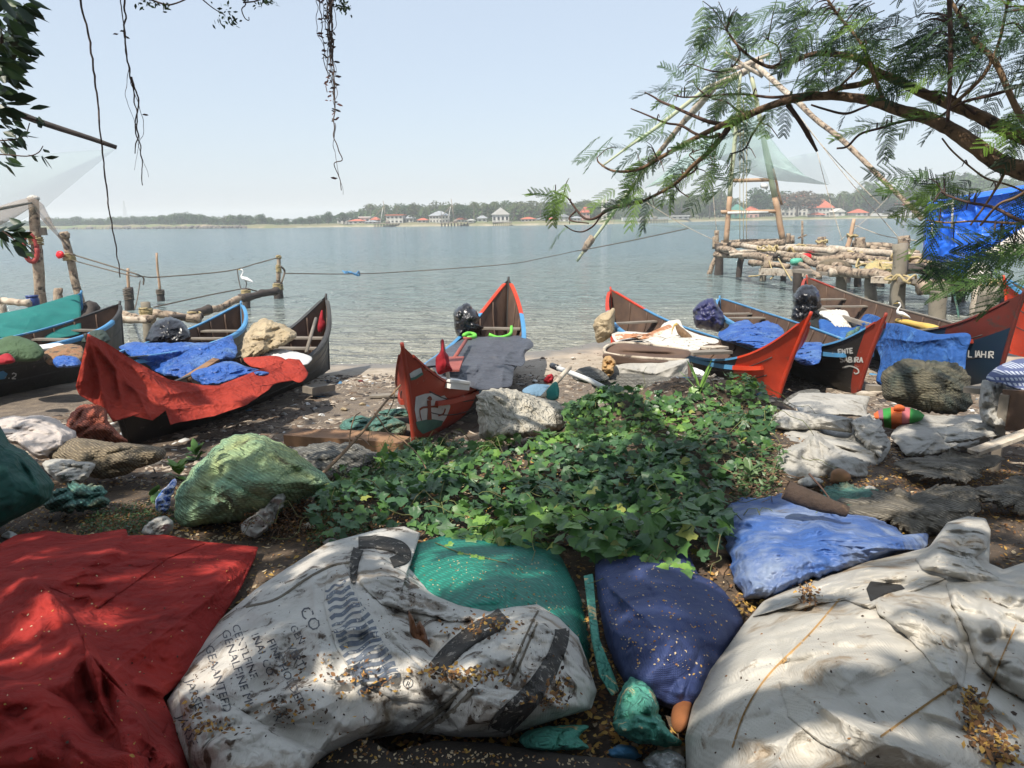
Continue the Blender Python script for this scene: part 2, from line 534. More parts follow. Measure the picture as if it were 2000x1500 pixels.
m_bluetarp = M('blue_tarpaulin', (.022, .10, .38), (.016, .065, .26), 1.5, .5, .25, 25, c3=(.10, .2, .4), s3=2.5, t3=.62, w3=.1, spec=.5, wrk=(5, 0.05))
m_shelter = M('bright_blue_tarpaulin', (.012, .14, .72), (.01, .11, .60), .5, .4, .2, 10, spec=.5, wrk=(1.6, 0.08))
m_bluecloth = M('dark_blue_cloth', (.018, .09, .30), (.012, .06, .22), 2, .8, .3, 60, c3=(.08, .2, .42), s3=2.5, t3=.64, w3=.12, wrk=(4, 0.04))
m_greytarp = M('dark_grey_tarpaulin', (.075, .08, .095), (.055, .058, .07), 2, .5, .35, 40, c3=(.3, .3, .3), s3=26, t3=.73, w3=.02, wrk=(3, 0.035))
m_black = M('black_plastic', (.018, .018, .022), (.012, .012, .015), 3, .3, .3, 20, c3=(.2, .2, .2), s3=24, t3=.74, w3=.02, spec=.6, wrk=(5, .006))
m_purple = M('dark_purple_plastic', (.028, .03, .11), (.02, .02, .07), 3, .4, .3, 20, spec=.5, c3=(.06, .06, .055), s3=2, t3=.52, w3=.04, wrk=(5, .006))
m_beige = M('beige_canvas', (.42, .34, .22), (.30, .23, .14), 3, .8, .3, 40, c3=(.09, .07, .05), s3=5, t3=.62, w3=.08, wrk=(5, 0.04))
m_dkgreen = M('dark_green_cloth', (.008, .075, .058), (.006, .052, .042), 2, .75, .3, 60, wrk=(4, 0.04))
m_whitecloth = M('white_cloth', (.66, .63, .57), (.55, .5, .43), 3, .8, .3, 60, c3=(.36, .2, .1), s3=3, t3=.68, w3=.04, wrk=(5, 0.05))
m_greysack = M('pale_grey_sacking', (.40, .385, .35), (.30, .285, .255), 3, .75, .4, 50, c3=(.17, .15, .12), s3=5, t3=.64, w3=.06, weave=30, wrk=(4, 0.03))
m_pinksack = M('pinkish_white_cloth', (.52, .46, .42), (.4, .35, .32), 3, .75, .4, 40, c3=(.2, .17, .15), s3=5, t3=.66, w3=.05, wrk=(4, 0.03))
m_fishnet_beige = M('bundled_beige_net', (.30, .24, .16), (.19, .15, .10), 3, .9, .9, 110, c3=(.08, .065, .045), s3=3, t3=.6, w3=.1, bdist=.008, wrk=(6, 0.03), weave=18, wcol=0.5)
m_fishnet_green = M('bundled_green_net', (.19, .38, .27), (.36, .36, .12), 1.6, .9, .9, 130, c3=(.07, .07, .035), s3=5, t3=.60, w3=.05, bdist=.008, weave=16, wrk=(6, 0.03), wcol=0.22)
m_fishnet_teal = M('bundled_teal_net', (.12, .27, .22), (.07, .19, .16), 5, .9, .9, 100, c3=(.26, .26, .16), s3=4, t3=.58, w3=.08, bdist=.008, wrk=(6, 0.03), weave=16, wcol=0.5)
m_fishnet_red = M('bundled_red_net', (.42, .10, .06), (.33, .12, .07), 3, .9, .9, 110, bdist=.008, wrk=(6, 0.03), weave=18, wcol=0.5)
m_fishnet_grey = M('bundled_grey_net', (.16, .155, .14), (.24, .23, .2), 2.5, .9, .9, 110, c3=(.07, .065, .06), s3=4, t3=.6, w3=.08, bdist=.008, wrk=(6, 0.03), weave=14, wcol=0.5)
m_fishnet_dark = M('bundled_olive_net', (.16, .14, .09), (.09, .09, .065), 2.2, .9, .9, 90, c3=(.04, .06, .05), s3=2.5, t3=.55, w3=.1, bdist=.008, wrk=(6, 0.03), weave=12, wcol=0.5)
m_slab = M('matted_grey_net', (.17, .155, .13), (.25, .215, .16), 2, .95, .8, 60, c3=(.07, .06, .05), s3=3, t3=.6, w3=.08, bdist=.008, wrk=(6, 0.03), weave=14, wcol=0.5)
m_box = M('ragged_cream_sacking', (.46, .43, .36), (.36, .33, .27), 4, .85, .5, 60, c3=(.18, .14, .1), s3=5, t3=.64, w3=.05, wrk=(7, 0.05))
# wood, paint
m_log = M('weathered_log', (.42, .34, .25), (.20, .14, .10), 7, .9, .8, 20, c3=(.05, .038, .03), s3=5, t3=.55, w3=.05, bdist=.02)
m_logpale = M('bleached_log', (.56, .50, .41), (.33, .26, .19), 6, .9, .8, 20, c3=(.10, .075, .06), s3=5, t3=.58, w3=.05, bdist=.01)
m_logdark = M('wet_dark_post', (.075, .06, .05), (.04, .033, .03), 4, .7, .6, 20, bdist=.01)
m_post = M('concrete_post', (.26, .23, .18), (.17, .15, .115), 2.5, .9, .5, 18, c3=(.07, .065, .05), s3=2.5, t3=.62, w3=.05, bdist=.01)
m_plank = M('brown_plank', (.30, .17, .09), (.18, .1, .055), 4, .8, .5, 30, c3=(.06, .04, .03), s3=4, t3=.62, w3=.05)
m_greyplank = M('grey_driftwood', (.24, .21, .17), (.15, .13, .11), 4, .9, .5, 30)
m_hull = M('tarred_black_hull', (.022, .021, .02), (.035, .032, .03), 2, .45, .35, 14, c3=(.11, .10, .09), s3=9, t3=.64, w3=.05)
m_inner = M('worn_brown_planking', (.13, .08, .055), (.07, .045, .035), 3, .8, .4, 20)
m_hblue = M('sky_blue_paint', (.075, .26, .47), (.06, .19, .36), 3, .5, .2, 20, c3=(.35, .36, .36), s3=9, t3=.63, w3=.02)
m_hred = M('orange_red_paint', (.58, .055, .02), (.40, .035, .016), 3, .38, .3, 14, c3=(.22, .10, .07), s3=9, t3=.66, w3=.03, c4=(.12, .05, .035), s4=3, t4=.68)
m_hred2 = M('brick_red_paint', (.34, .05, .028), (.26, .035, .02), 2, .5, .25, 14, c3=(.30, .17, .13), s3=8, t3=.63, w3=.02)
m_dkred = M('dark_maroon_paint', (.15, .025, .018), (.085, .02, .016), 2, .55, .3, 14, c3=(.05, .04, .035), s3=5, t3=.6, w3=.05)
m_hnavy = M('blue_black_paint', (.012, .025, .055), (.01, .03, .05), 2, .45, .3, 14, c3=(.05, .25, .28), s3=12, t3=.74, w3=.02)
m_greyboat = M('grey_black_boards', (.05, .05, .05), (.03, .03, .03), 3, .6, .4, 20, c3=(.16, .16, .16), s3=8, t3=.68, w3=.03)
m_bark = M('tree_bark', (.27, .17, .10), (.13, .08, .05), 9, .9, .8, 40, c3=(.035, .025, .02), s3=12, t3=.56, w3=.06, bdist=.01)
m_twig = M('dark_twig', (.10, .06, .045), (.06, .035, .03), 9, .9, .3, 40)
m_drytwig = M('dry_twig', (.26, .17, .1), (.16, .1, .06), 9, .9, .3, 40)
m_rope = M('yellow_rope', (.46, .37, .19), (.32, .25, .13), 9, .9, .6, 90)
m_ropeg = M('old_grey_rope', (.16, .13, .10), (.09, .075, .06), 9, .9, .6, 90)
m_whitep = M('chalky_white_paint', (.68, .67, .63), (.5, .5, .48), 8, .8, .2, 40)
m_ink = M('faded_black_print', (.06, .065, .08), (.09, .09, .1), 30, .8, .1, 40, c3=(.4, .38, .34), s3=60, t3=.62, w3=.03)
m_inkb = M('faded_blue_grey_print', (.09, .11, .15), (.15, .17, .2), 20, .8, .1, 40, c3=(.45, .43, .38), s3=40, t3=.62, w3=.03)
m_redflag = M('crimson_cloth', (.34, .012, .022), (.24, .008, .016), 4, .8, .3, 50)
m_brightred = M('bright_red_plastic', (.75, .02, .03), (.65, .02, .03), 4, .4, .1, 30)
m_lime = M('lime_rope', (.18, .62, .08), (.14, .5, .06), 4, .6, .3, 50)
m_white = M('white_plastic', (.72, .71, .68), (.6, .6, .57), 4, .5, .1, 30)
m_net = M('pale_green_netting', (.32, .46, .40), (.28, .40, .36), 2, .9, .1, 40, alpha=.34)
m_netfaint = M('faint_netting', (.30, .40, .35), (.26, .34, .3), 2, .9, .1, 40, alpha=.09)
m_netteal = M('teal_shade_net', (.015, .19, .17), (.012, .15, .14), 3, .8, .5, 120, alpha=.86, weave=60)
m_bamboo_g = M('green_bamboo', (.38, .46, .30), (.44, .42, .28), 1.5, .6, .3, 10)
m_bamboo = M('rusty_bamboo', (.38, .23, .14), (.46, .33, .22), 2, .7, .4, 10, c3=(.16, .09, .06), s3=3, t3=.6, w3=.06)
m_dbark = M('dark_rotten_bark', (.075, .05, .038), (.04, .028, .022), 7, .9, .9, 30, c3=(.16, .10, .06), s3=7, t3=.62, w3=.04, bdist=.015)
# ------------------------------------------------------------------ the setting: ground, water, far shore
MOUNDS += [(1.85, 7.0, 1.35, .75, .80), (.9, 5.6, 1.3, .9, .26), (2.2, 5.6, .9, .8, .25), (-.5, 5.2, .9, .7, .08)]

def nonuni(lo, hi, step, far, n=10):
    a = np.arange(lo, hi + step / 2, step)
    e = np.geomspace(1, far, n)
    return np.concatenate([(lo - e)[::-1], a, hi + e])

gx = nonuni(-11, 13, .075, 1250); gy = nonuni(-6, 19, .075, 1400)
X, Yg = np.meshgrid(gx, gy)
Z = H(X, Yg)
idx = np.arange(X.size).reshape(X.shape)
gf = np.stack([idx[:-1, :-1], idx[:-1, 1:], idx[1:, 1:], idx[1:, :-1]], -1).reshape(-1, 4)

def ground_mat():
    m = bpy.data.materials.new('beach_ground'); m.use_nodes = True
    nt = m.node_tree; N = nt.nodes; L = nt.links; bs = N['Principled BSDF']
    tc = N.new('ShaderNodeTexCoord')
    def noise(s, d=8, r=.65, dist=0):
        n = N.new('ShaderNodeTexNoise'); n.inputs['Scale'].default_value = s; n.inputs['Detail'].default_value = d
        n.inputs['Roughness'].default_value = r; n.inputs['Distortion'].default_value = dist
        L.new(tc.outputs['Object'], n.inputs['Vector']); return n.outputs['Fac']
    def ramp(src, a, b):
        r = N.new('ShaderNodeMapRange'); r.inputs['From Min'].default_value = a; r.inputs['From Max'].default_value = b
        L.new(src, r.inputs['Value']); return r.outputs['Result']
    def mix(fac, a, b):
        x = N.new('ShaderNodeMix'); x.data_type = 'RGBA'; L.new(fac, x.inputs['Factor'])
        for s_, v_ in (('A', a), ('B', b)):
            i = [q for q in x.inputs if q.name == s_ and q.type == 'RGBA'][0]
            if isinstance(v_, tuple): i.default_value = (*v_, 1)
            else: L.new(v_, i)
        return [q for q in x.outputs if q.type == 'RGBA'][0]
    soil = mix(ramp(noise(2.5), .35, .65), (.115, .078, .05), (.06, .045, .034))
    soil = mix(ramp(noise(28), .56, .64), soil, (.24, .15, .075))
    soil = mix(ramp(noise(55), .62, .68), soil, (.27, .24, .2))
    mud = mix(ramp(noise(5), .4, .62), (.11, .088, .07), (.19, .15, .11))
    mud = mix(ramp(noise(40), .6, .66), mud, (.35, .3, .24))
    sand = mix(ramp(noise(3), .4, .6), (.40, .34, .27), (.32, .27, .21))
    sand = mix(ramp(noise(26), .66, .7), sand, (.14, .1, .07))
    sx = N.new('ShaderNodeSeparateXYZ'); L.new(tc.outputs['Object'], sx.inputs[0])
    def add(a, b, k=1.0):
        q = N.new('ShaderNodeMath'); q.operation = 'MULTIPLY_ADD'; L.new(b, q.inputs[0]); q.inputs[1].default_value = k; L.new(a, q.inputs[2]); return q.outputs[0]
    yy = add(sx.outputs['Y'], noise(.8), 3.0)
    c = mix(ramp(yy, 9.0, 11.0), soil, mud)
    zz = add(sx.outputs['Z'], noise(1.2), .1)
    c = mix(ramp(zz, .27, .20), c, sand)
    wet = ramp(zz, .105, .06)
    c = mix(wet, c, (.17, .15, .125))
    L.new(c, bs.inputs['Base Color'])
    rr = N.new('ShaderNodeMapRange'); rr.inputs['To Min'].default_value = .92; rr.inputs['To Max'].default_value = .4; L.new(wet, rr.inputs['Value'])
    L.new(rr.outputs[0], bs.inputs['Roughness'])
    b = N.new('ShaderNodeBump'); b.inputs['Strength'].default_value = .7; b.inputs['Distance'].default_value = .02
    L.new(noise(22, 8, .75), b.inputs['Height']); L.new(b.outputs[0], bs.inputs['Normal'])
    return m
mk('ground', np.stack([X, Yg, Z], -1).reshape(-1, 3), gf, ground_mat(), kind='structure')

def water_mat():
    m = bpy.data.materials.new('river_water'); m.use_nodes = True
    nt = m.node_tree; N = nt.nodes; L = nt.links; bs = N['Principled BSDF']
    tc = N.new('ShaderNodeTexCoord')
    def noise(s, sc, d=3, r=.55, dist=.4):
        mp = N.new('ShaderNodeMapping'); mp.inputs['Scale'].default_value = sc; L.new(tc.outputs['Object'], mp.inputs[0])
        n = N.new('ShaderNodeTexNoise'); n.inputs['Scale'].default_value = s; n.inputs['Detail'].default_value = d
        n.inputs['Roughness'].default_value = r; n.inputs['Distortion'].default_value = dist
        L.new(mp.outputs[0], n.inputs['Vector']); return n.outputs['Fac']
    sx = N.new('ShaderNodeSeparateXYZ'); L.new(tc.outputs['Object'], sx.inputs[0])
    def rng(src, a, b):
        r = N.new('ShaderNodeMapRange'); r.inputs['From Min'].default_value = a; r.inputs['From Max'].default_value = b; r.interpolation_type = 'SMOOTHSTEP'
        L.new(src, r.inputs['Value']); return r.outputs[0]
    def mixc(f, a, b):
        mx = N.new('ShaderNodeMix'); mx.data_type = 'RGBA'; L.new(f, mx.inputs['Factor'])
        i = [q for q in mx.inputs if q.type == 'RGBA']
        for s_, v_ in zip(i, (a, b)):
            if isinstance(v_, tuple): s_.default_value = (*v_, 1)
            else: L.new(v_, s_)
        return [q for q in mx.outputs if q.type == 'RGBA'][0]
    pn = N.new('ShaderNodeMath'); pn.operation = 'MULTIPLY_ADD'; L.new(noise(.05, (1, 2, 1)), pn.inputs[0]); pn.inputs[1].default_value = 14; L.new(sx.outputs['Y'], pn.inputs[2])
    c = mixc(rng(pn.outputs[0], 22, 36), (.30, .30, .25), (.17, .23, .23))
    c = mixc(rng(pn.outputs[0], 40, 75), c, (.13, .21, .245))
    L.new(c, bs.inputs['Base Color'])
    bs.inputs['Roughness'].default_value = .12
    bs.inputs['IOR'].default_value = 1.33
    a = noise(.8, (1, 2.0, 1), 4, .6); bb = noise(2.4, (1, 1.8, 1), 3, .6); cc = noise(.3, (1, 2.6, 1), 3)
    def lin(p, q, k):
        x = N.new('ShaderNodeMath'); x.operation = 'MULTIPLY_ADD'; L.new(q, x.inputs[0]); x.inputs[1].default_value = k; L.new(p, x.inputs[2]); return x.outputs[0]
    h = lin(lin(a, bb, .28), cc, 1.2)
    b = N.new('ShaderNodeBump'); b.inputs['Strength'].default_value = 1.0; b.inputs['Distance'].default_value = 1.5
    L.new(h, b.inputs['Height']); L.new(b.outputs[0], bs.inputs['Normal'])
    return m
wx = np.concatenate([-np.geomspace(1260, 40, 12), np.arange(-36, 37, 3.0), np.geomspace(40, 1260, 12)])
wy = np.concatenate([np.arange(12, 60, 3.0), np.geomspace(62, 1400, 22)])
WX, WY = np.meshgrid(wx, wy); WI = np.arange(WX.size).reshape(WX.shape)
mk('water', np.stack([WX, WY, np.zeros_like(WX)], -1).reshape(-1, 3),
   np.stack([WI[:-1, :-1], WI[:-1, 1:], WI[1:, 1:], WI[1:, :-1]], -1).reshape(-1, 4), water_mat(), kind='structure')

# far shore
SB = [(-900, 466), (-300, 456), (90, 448), (380, 446.5), (520, 445.5), (660, 443.5), (1000, 441), (1180, 438), (1400, 432), (1600, 428.5), (1780, 425.5), (2100, 421), (2700, 412)]
def shore_y(px):
    b = np.interp(px, [q[0] for q in SB], [q[1] for q in SB])
    return PZ(px, b, 0.0)[..., 1]
spx = np.linspace(-900, 2700, 181)
sy = shore_y(spx); sX = V(spx, 440, sy)[:, 0]
jag = fbm(P3(sX * .08, 1.7), 3, 4) * 4
bank = np.interp(spx, [-900, 380, 430, 520, 2700], [1.9, 1.9, 1.2, .9, .9]) + .5 * vn(P3(sX * .2, 9.1), 6)
rows = []
for (dy, zf) in ((0, 0), (1.5, .35), (5, .9), (14, 1.0), (60, 1.25), (300, 1.6), (700, 1.8)):
    s = 1 + dy / sy
    rows.append(np.stack([sX * s, sy + dy + jag * (dy < 20), np.where(dy == 0, -.2, .25 + (bank if dy < 30 else .9) * zf + (dy > 4) * .3 * vn(P3(sX * .15, dy), 2))], -1))
FR = np.array(rows); FI = np.arange(FR.shape[0] * FR.shape[1]).reshape(FR.shape[:2])
m_far = M('far_bank_earth', (.10, .15, .05), (.19, .15, .09), .06, .95, .3, 2, c3=(.36, .29, .2), s3=.12, t3=.64, w3=.04)
m_farsand = M('far_bank_sand', (.33, .29, .21), (.16, .16, .09), .2, .95, .3, 2)
ffc = np.stack([FI[:-1, :-1], FI[:-1, 1:], FI[1:, 1:], FI[1:, :-1]], -1)
mi = np.zeros(ffc.shape[:2], int); mi[0:1, (spx[:-1] > 560) & (spx[:-1] < 1900)] = 1
mk('far_shore', FR.reshape(-1, 3), ffc.reshape(-1, 4), [m_far, m_farsand], midx=mi.ravel(), kind='structure')

# rocks along the far left bank
m_rock = M('dark_rock', (.16, .14, .12), (.09, .08, .07), .5, .95, .5, 3)
def rock_g(c, r, seed):
    v = []; f = []
    for i in range(5):
        for j in range(7):
            a, b = i / 4 * math.pi, j / 7 * 2 * math.pi
            d = np.array([math.sin(a) * math.cos(b), math.sin(a) * math.sin(b), math.cos(a) * .7])
            v.append(d * (1 + .35 * vn(P3(*(d * 1.5 + seed)), 3)))
    for i in range(4):
        for j in range(7):
            f.append((i * 7 + j, (i + 1) * 7 + j, (i + 1) * 7 + (j + 1) % 7, i * 7 + (j + 1) % 7))
    return np.array(v) * r + np.asarray(c), f
rb = MB()
for px in np.arange(60, 480, 2.2):
    y = float(shore_y(px)) + random.uniform(-1, 2.5); q = V(px, 440, y)
    rb.add(*rock_g((q[0], y, random.uniform(0, .7)), random.uniform(.6, 1.3), random.random() * 50))
rb.build('shore_rocks', m_rock, kind='stuff', label='dark boulders heaped along the far left bank at the waterline', cat='rocks')

# foliage
m_leaf = {}
def leafmat(name, c, c2, trans=.25, rough=.6, sc=.35):
    return M(name, c, c2, sc, rough, .1, 20, trans=trans, spec=.25)
m_ftree = [leafmat('far_dark_leaves', (.05, .10, .035), (.035, .07, .028)), leafmat('far_green_leaves', (.075, .13, .035), (.05, .095, .03)),
           leafmat('far_olive_leaves', (.10, .12, .045), (.065, .08, .035)), leafmat('far_brown_leaves', (.13, .10, .06), (.085, .07, .045))]
m_palm = leafmat('far_palm_leaves', (.09, .12, .04), (.06, .085, .03))
m_ftrunk = M('far_tree_trunk', (.16, .13, .1), None, 1, .9, .2, 5)

def crown_g(rx, rz, n, seed, q=.8, lob=9):
    r = np.random.default_rng(seed)
    cl = r.normal(size=(lob, 3)); cl /= np.linalg.norm(cl, axis=1)[:, None]
    cl = cl * np.array([rx, rx, rz]) * r.uniform(.35, .72, (lob, 1)); cl[:, 2] = cl[:, 2] * .8 + rz * .1
    rr = r.uniform(.34, .55, lob) * min(rx, rz * 1.2)
    k = r.integers(0, lob, n)
    d = r.normal(size=(n, 3)); d /= np.linalg.norm(d, axis=1)[:, None]
    c = cl[k] + d * (rr[k] * r.uniform(.72, 1.08, n))[:, None]
    a = r.normal(size=(n, 3)) * .6 + d; a /= np.linalg.norm(a, axis=1)[:, None]
    u = np.cross(a, r.normal(size=(n, 3))); u /= np.linalg.norm(u, axis=1)[:, None]; w = np.cross(a, u)
    s = q * r.uniform(.5, 1.2, n)[:, None]
    v = np.stack([c - u * s, c - w * s * .6, c + u * s, c + w * s * .6], 1).reshape(-1, 3)
    return v, np.arange(4 * n).reshape(n, 4)

crown_meshes = []
for i in range(7):
    v, f = crown_g(5.2 if i < 4 else 4.0, 4.0 if i < 4 else 4.6, 1300, 100 + i, .42, 12)
    ms = []
    for mt in m_ftree:
        o = mk('crown', v + np.array([0, 0, 0.0]), f, mt, origin=(0, 0, 0)); ms.append(o.data); bpy.data.objects.remove(o)
    crown_meshes.append(ms)
tv, tf = tube_g(smooth_path([(0, 0, -1), (.2, 0, 1.5), (0, .1, 3.6)], 5), [.45, .3, .22], 6)
o = mk('trunk', tv, tf, m_ftrunk, origin=(0, 0, 0)); trunk_mesh = o.data; bpy.data.objects.remove(o)

def far_tree(X_, Y_, z0, h, w, kind, col, label, group, name='tree'):
    t = T(name, label, 'tree', (X_, Y_, z0), group)
    t.rotation_euler.z = random.uniform(0, 6)
    c = bpy.data.objects.new('crown', crown_meshes[kind][col]); COL.objects.link(c); c.parent = t
    ch = h * .82
    c.location = (0, 0, h - ch / 2); c.scale = (w / 8.2, w / 8.2, ch / 6.6)
    k = bpy.data.objects.new('trunk', trunk_mesh); COL.objects.link(k); k.parent = t
    k.scale = (w / 10, w / 10, h * .45 / 3.6)
    return t

def palm_parts(seed):
    r = random.Random(seed)
    H_ = 9.0; bend = r.uniform(-.9, .9)
    p = smooth_path([(0, 0, -.5), (bend * .2, 0, 3), (bend * .6, 0, 6.3), (bend, 0, H_)], 8)
    tr = tube_g(p, [.22, .16, .13], 6)
    b = MB(); top = p[-1]
    for k in range(17):
        a = k * 2.4 + r.uniform(-.2, .2); el = r.uniform(-.35, 1.1); L_ = r.uniform(2.6, 3.4)
        d = np.array([math.cos(a), math.sin(a), 0]); pts = []
        for s in np.linspace(0, 1, 7):
            pts.append(top + d * L_ * s * math.cos(el * (1 - s * .5)) + np.array([0, 0, L_ * (s * math.sin(el) - s * s * 1.0)]))
        pts = np.array(pts); sd = np.cross(d, [0, 0, 1])
        for i in range(6):
            for side in (-1, 1):
                for q in (0, .5):
                    a0 = pts[i] * (1 - q) + pts[i + 1] * q; a1 = pts[i] * (.6 - q if q < .6 else 0.1) + pts[i + 1] * (.4 + q if q < .6 else .9)
                    ln = .75 * (1 - abs(i / 6 - .4) * .9)
                    tip = (a0 + a1) / 2 + sd * side * ln + d * .25 + np.array([0, 0, -.45 * ln])
                    b.add([a0, a1, tip], [(0, 1, 2)])
    return tr, (np.concatenate(b.v), b.f)
palm_meshes = []
for s in range(4):
    tr, fr = palm_parts(s)
    a = mk('trunk', *tr, m_ftrunk, origin=(0, 0, 0)); c = mk('crown', *fr, m_palm, origin=(0, 0, 0), smooth=False)
    palm_meshes.append((a.data, c.data)); bpy.data.objects.remove(a); bpy.data.objects.remove(c)
def palm(X_, Y_, z0, h, k, label, group):
    t = T('palm_tree', label, 'palm tree', (X_, Y_, z0), group)
    t.rotation_euler.z = random.uniform(0, 6); s = h / 10.5
    t.scale = (s, s, s)
    for nm, me in zip(('trunk', 'crown'), palm_meshes[k]):
        o = bpy.data.objects.new(nm, me); COL.objects.link(o); o.parent = t

TOP = [(-100, 424), (90, 424), (200, 425), (260, 422), (330, 420), (352, 416), (400, 421), (440, 422), (500, 420), (560, 429), (640, 416), (700, 409), (760, 400), (820, 400), (920, 395), (1000, 398), (1080, 397), (1180, 394), (1250, 389), (1330, 382), (1400, 378),
       (1450, 396), (1500, 376), (1560, 377), (1640, 386), (1700, 369), (1770, 370), (1830, 352), (1880, 345), (1920, 352), (2100, 350)]
def top_of(px): return float(np.interp(px, [q[0] for q in TOP], [q[1] for q in TOP]))
def put_tree(px, ptop, dy, w=1.1, col=None, label='', group=None, kind=None):
    y = float(shore_y(px)) + dy
    q = V(px, ptop, y); h = max(q[2] - 1.3, 2.5)
    far_tree(q[0], y, 1.3, h, h * w, random.randrange(7) if kind is None else kind, random.choice([0, 0, 1, 1, 2]) if col is None else col, label, group)
random.seed(11)
# left bank: bushy wood
for px in list(np.arange(95, 640, 15)):
    put_tree(px + random.uniform(-4, 4), top_of(px) + random.uniform(0, 3), random.uniform(22, 40), random.uniform(1.3, 1.9), label='bushy tree in the low wood on the far left bank', group='trees of the low wood on the far left bank')
for px, tp, w, lb in ((352, 416, 1.6, 'widest rounded crown of the low wood, above the rocky bank'), (380, 421, 1.3, 'rounded dark tree right of the widest crown of the low wood'), (468, 421, 1.2, 'rounded dark tree at the start of the sandy part of the far left bank'),
                      (512, 420, 1.1, 'rounded dark tree, right one of a pair, over the sandy bank'), (640, 416, 1.25, 'rounded dark tree at the right end of the low wood, before the houses'), (560, 430, 1.8, 'low wide bush in the dip of the far left wood'), (591, 431, 1.6, 'low wide bush right of the dip in the far left wood')):
    put_tree(px, tp, 12, w, 0, lb)
# middle and right shore
for px in np.arange(690, 1300, 17):
    put_tree(px + random.uniform(-5, 5), top_of(px) + random.uniform(-3, 6), random.uniform(45, 70), random.uniform(1.2, 1.9), label='leafy tree among the houses on the far middle shore', group='leafy trees among the houses on the far middle shore')
for px in np.arange(1310, 2000, 15):
    put_tree(px + random.uniform(-5, 5), top_of(px) + random.uniform(0, 10), random.uniform(40, 70), random.uniform(1.2, 1.8), label='leafy tree on the wooded far right shore', group='leafy trees on the far right shore')
for px in np.arange(1215, 1450, 19):
    put_tree(px, 408 + random.uniform(-4, 4), 16, 1.4, random.choice([1, 2, 0]), label='low bushy tree at the waterline of the far right shore', group='low bushy trees at the far right waterline')
for px, tp, w, c, lb in ((905, 402, 1.2, 0, 'round dark green tree left of the white gabled pavilion across the water'), (1560, 376, 1.9, 3, 'wide brown spreading tree in front of the red tiled roofs'),
                         (1700, 366, 1.5, 1, 'broad bright green tree crown right of the red roofed house'), (1488, 370, 1.0, 0, 'tall dark tree beside the right leg of the net tower'),
                         (808, 400, .8, 2, 'tall olive tree between the two distant net masts'), (670, 417, 1.5, 0, 'dark tree beside the white houses at the end of the low wood')):
    put_tree(px, tp, 14, w, c, lb)
for i, (px, tp) in enumerate([(722, 400), (755, 402), (772, 404), (738, 412), (825, 408), (835, 405), (812, 412), (862, 404), (875, 404), (925, 396), (940, 398), (952, 402), (965, 396), (1003, 398), (1020, 405), (1035, 407), (1055, 404), (1075, 403),
                              (1100, 405), (1120, 400), (1150, 396), (1135, 408), (1240, 394), (1260, 398), (1275, 392), (1318, 388), (1332, 384), (1343, 380), (1362, 386), (1372, 388), (1388, 384), (1408, 372), (1425, 396), (1440, 388),
                              (1620, 378), (1650, 374), (1640, 380), (1692, 352), (1668, 378), (1680, 370), (1715, 372), (1760, 380)]):
    y = float(shore_y(px)) + random.uniform(10, 35); q = V(px, tp, y); h = max(q[2] - 1.2, 4)
    tall = {1692: 'tallest palm standing above the trees right of the red roofs', 1408: 'lone tall palm left of the net tower legs'}.get(px)
    grp = None if tall else ('palms on the far middle shore' if px < 1230 else 'palms on the far right shore')
    palm(q[0], y, 1.2, h + 1.4, i % 4, tall or ('coconut palm rising on the far middle shore' if px < 1230 else 'coconut palm rising on the far right shore'), grp)

# the woods behind, one mass of foliage
for (a0, a1, mt, nm) in ((-700, 700, m_ftree[0], 'far left'), (700, 2500, m_ftree[1], 'far right')):
    n = 26000; px = RNG.uniform(a0, a1, n); yy = shore_y(px) + RNG.uniform(45, 95, n)
    tp = np.interp(px, [q[0] for q in TOP], [q[1] for q in TOP]) + 9 + 6 * vn(P3(px * .05, 2.2), 3) * (a0 > 0) + 2 * vn(P3(px * .2, 2.2), 3)
    hh = V(px, tp, yy)[:, 2] - 1.2
    q = V(px, 440, yy); c = np.stack([q[:, 0], yy, 1.2 + hh * RNG.uniform(0, 1, n) ** .7], -1)
    u = RNG.normal(size=(n, 3)); u /= np.linalg.norm(u, axis=1)[:, None]; w = np.cross(u, RNG.normal(size=(n, 3))); w /= np.linalg.norm(w, axis=1)[:, None]
    sz = RNG.uniform(.5, 1.3, n)[:, None]
    mk('distant_woods', np.stack([c - u * sz, c - w * sz * .7, c + u * sz, c + w * sz * .7], 1).reshape(-1, 3), np.arange(4 * n).reshape(n, 4), mt, kind='stuff',
       label='dense hazy woods along the ' + nm + ' shore behind the single trees', cat='woods')

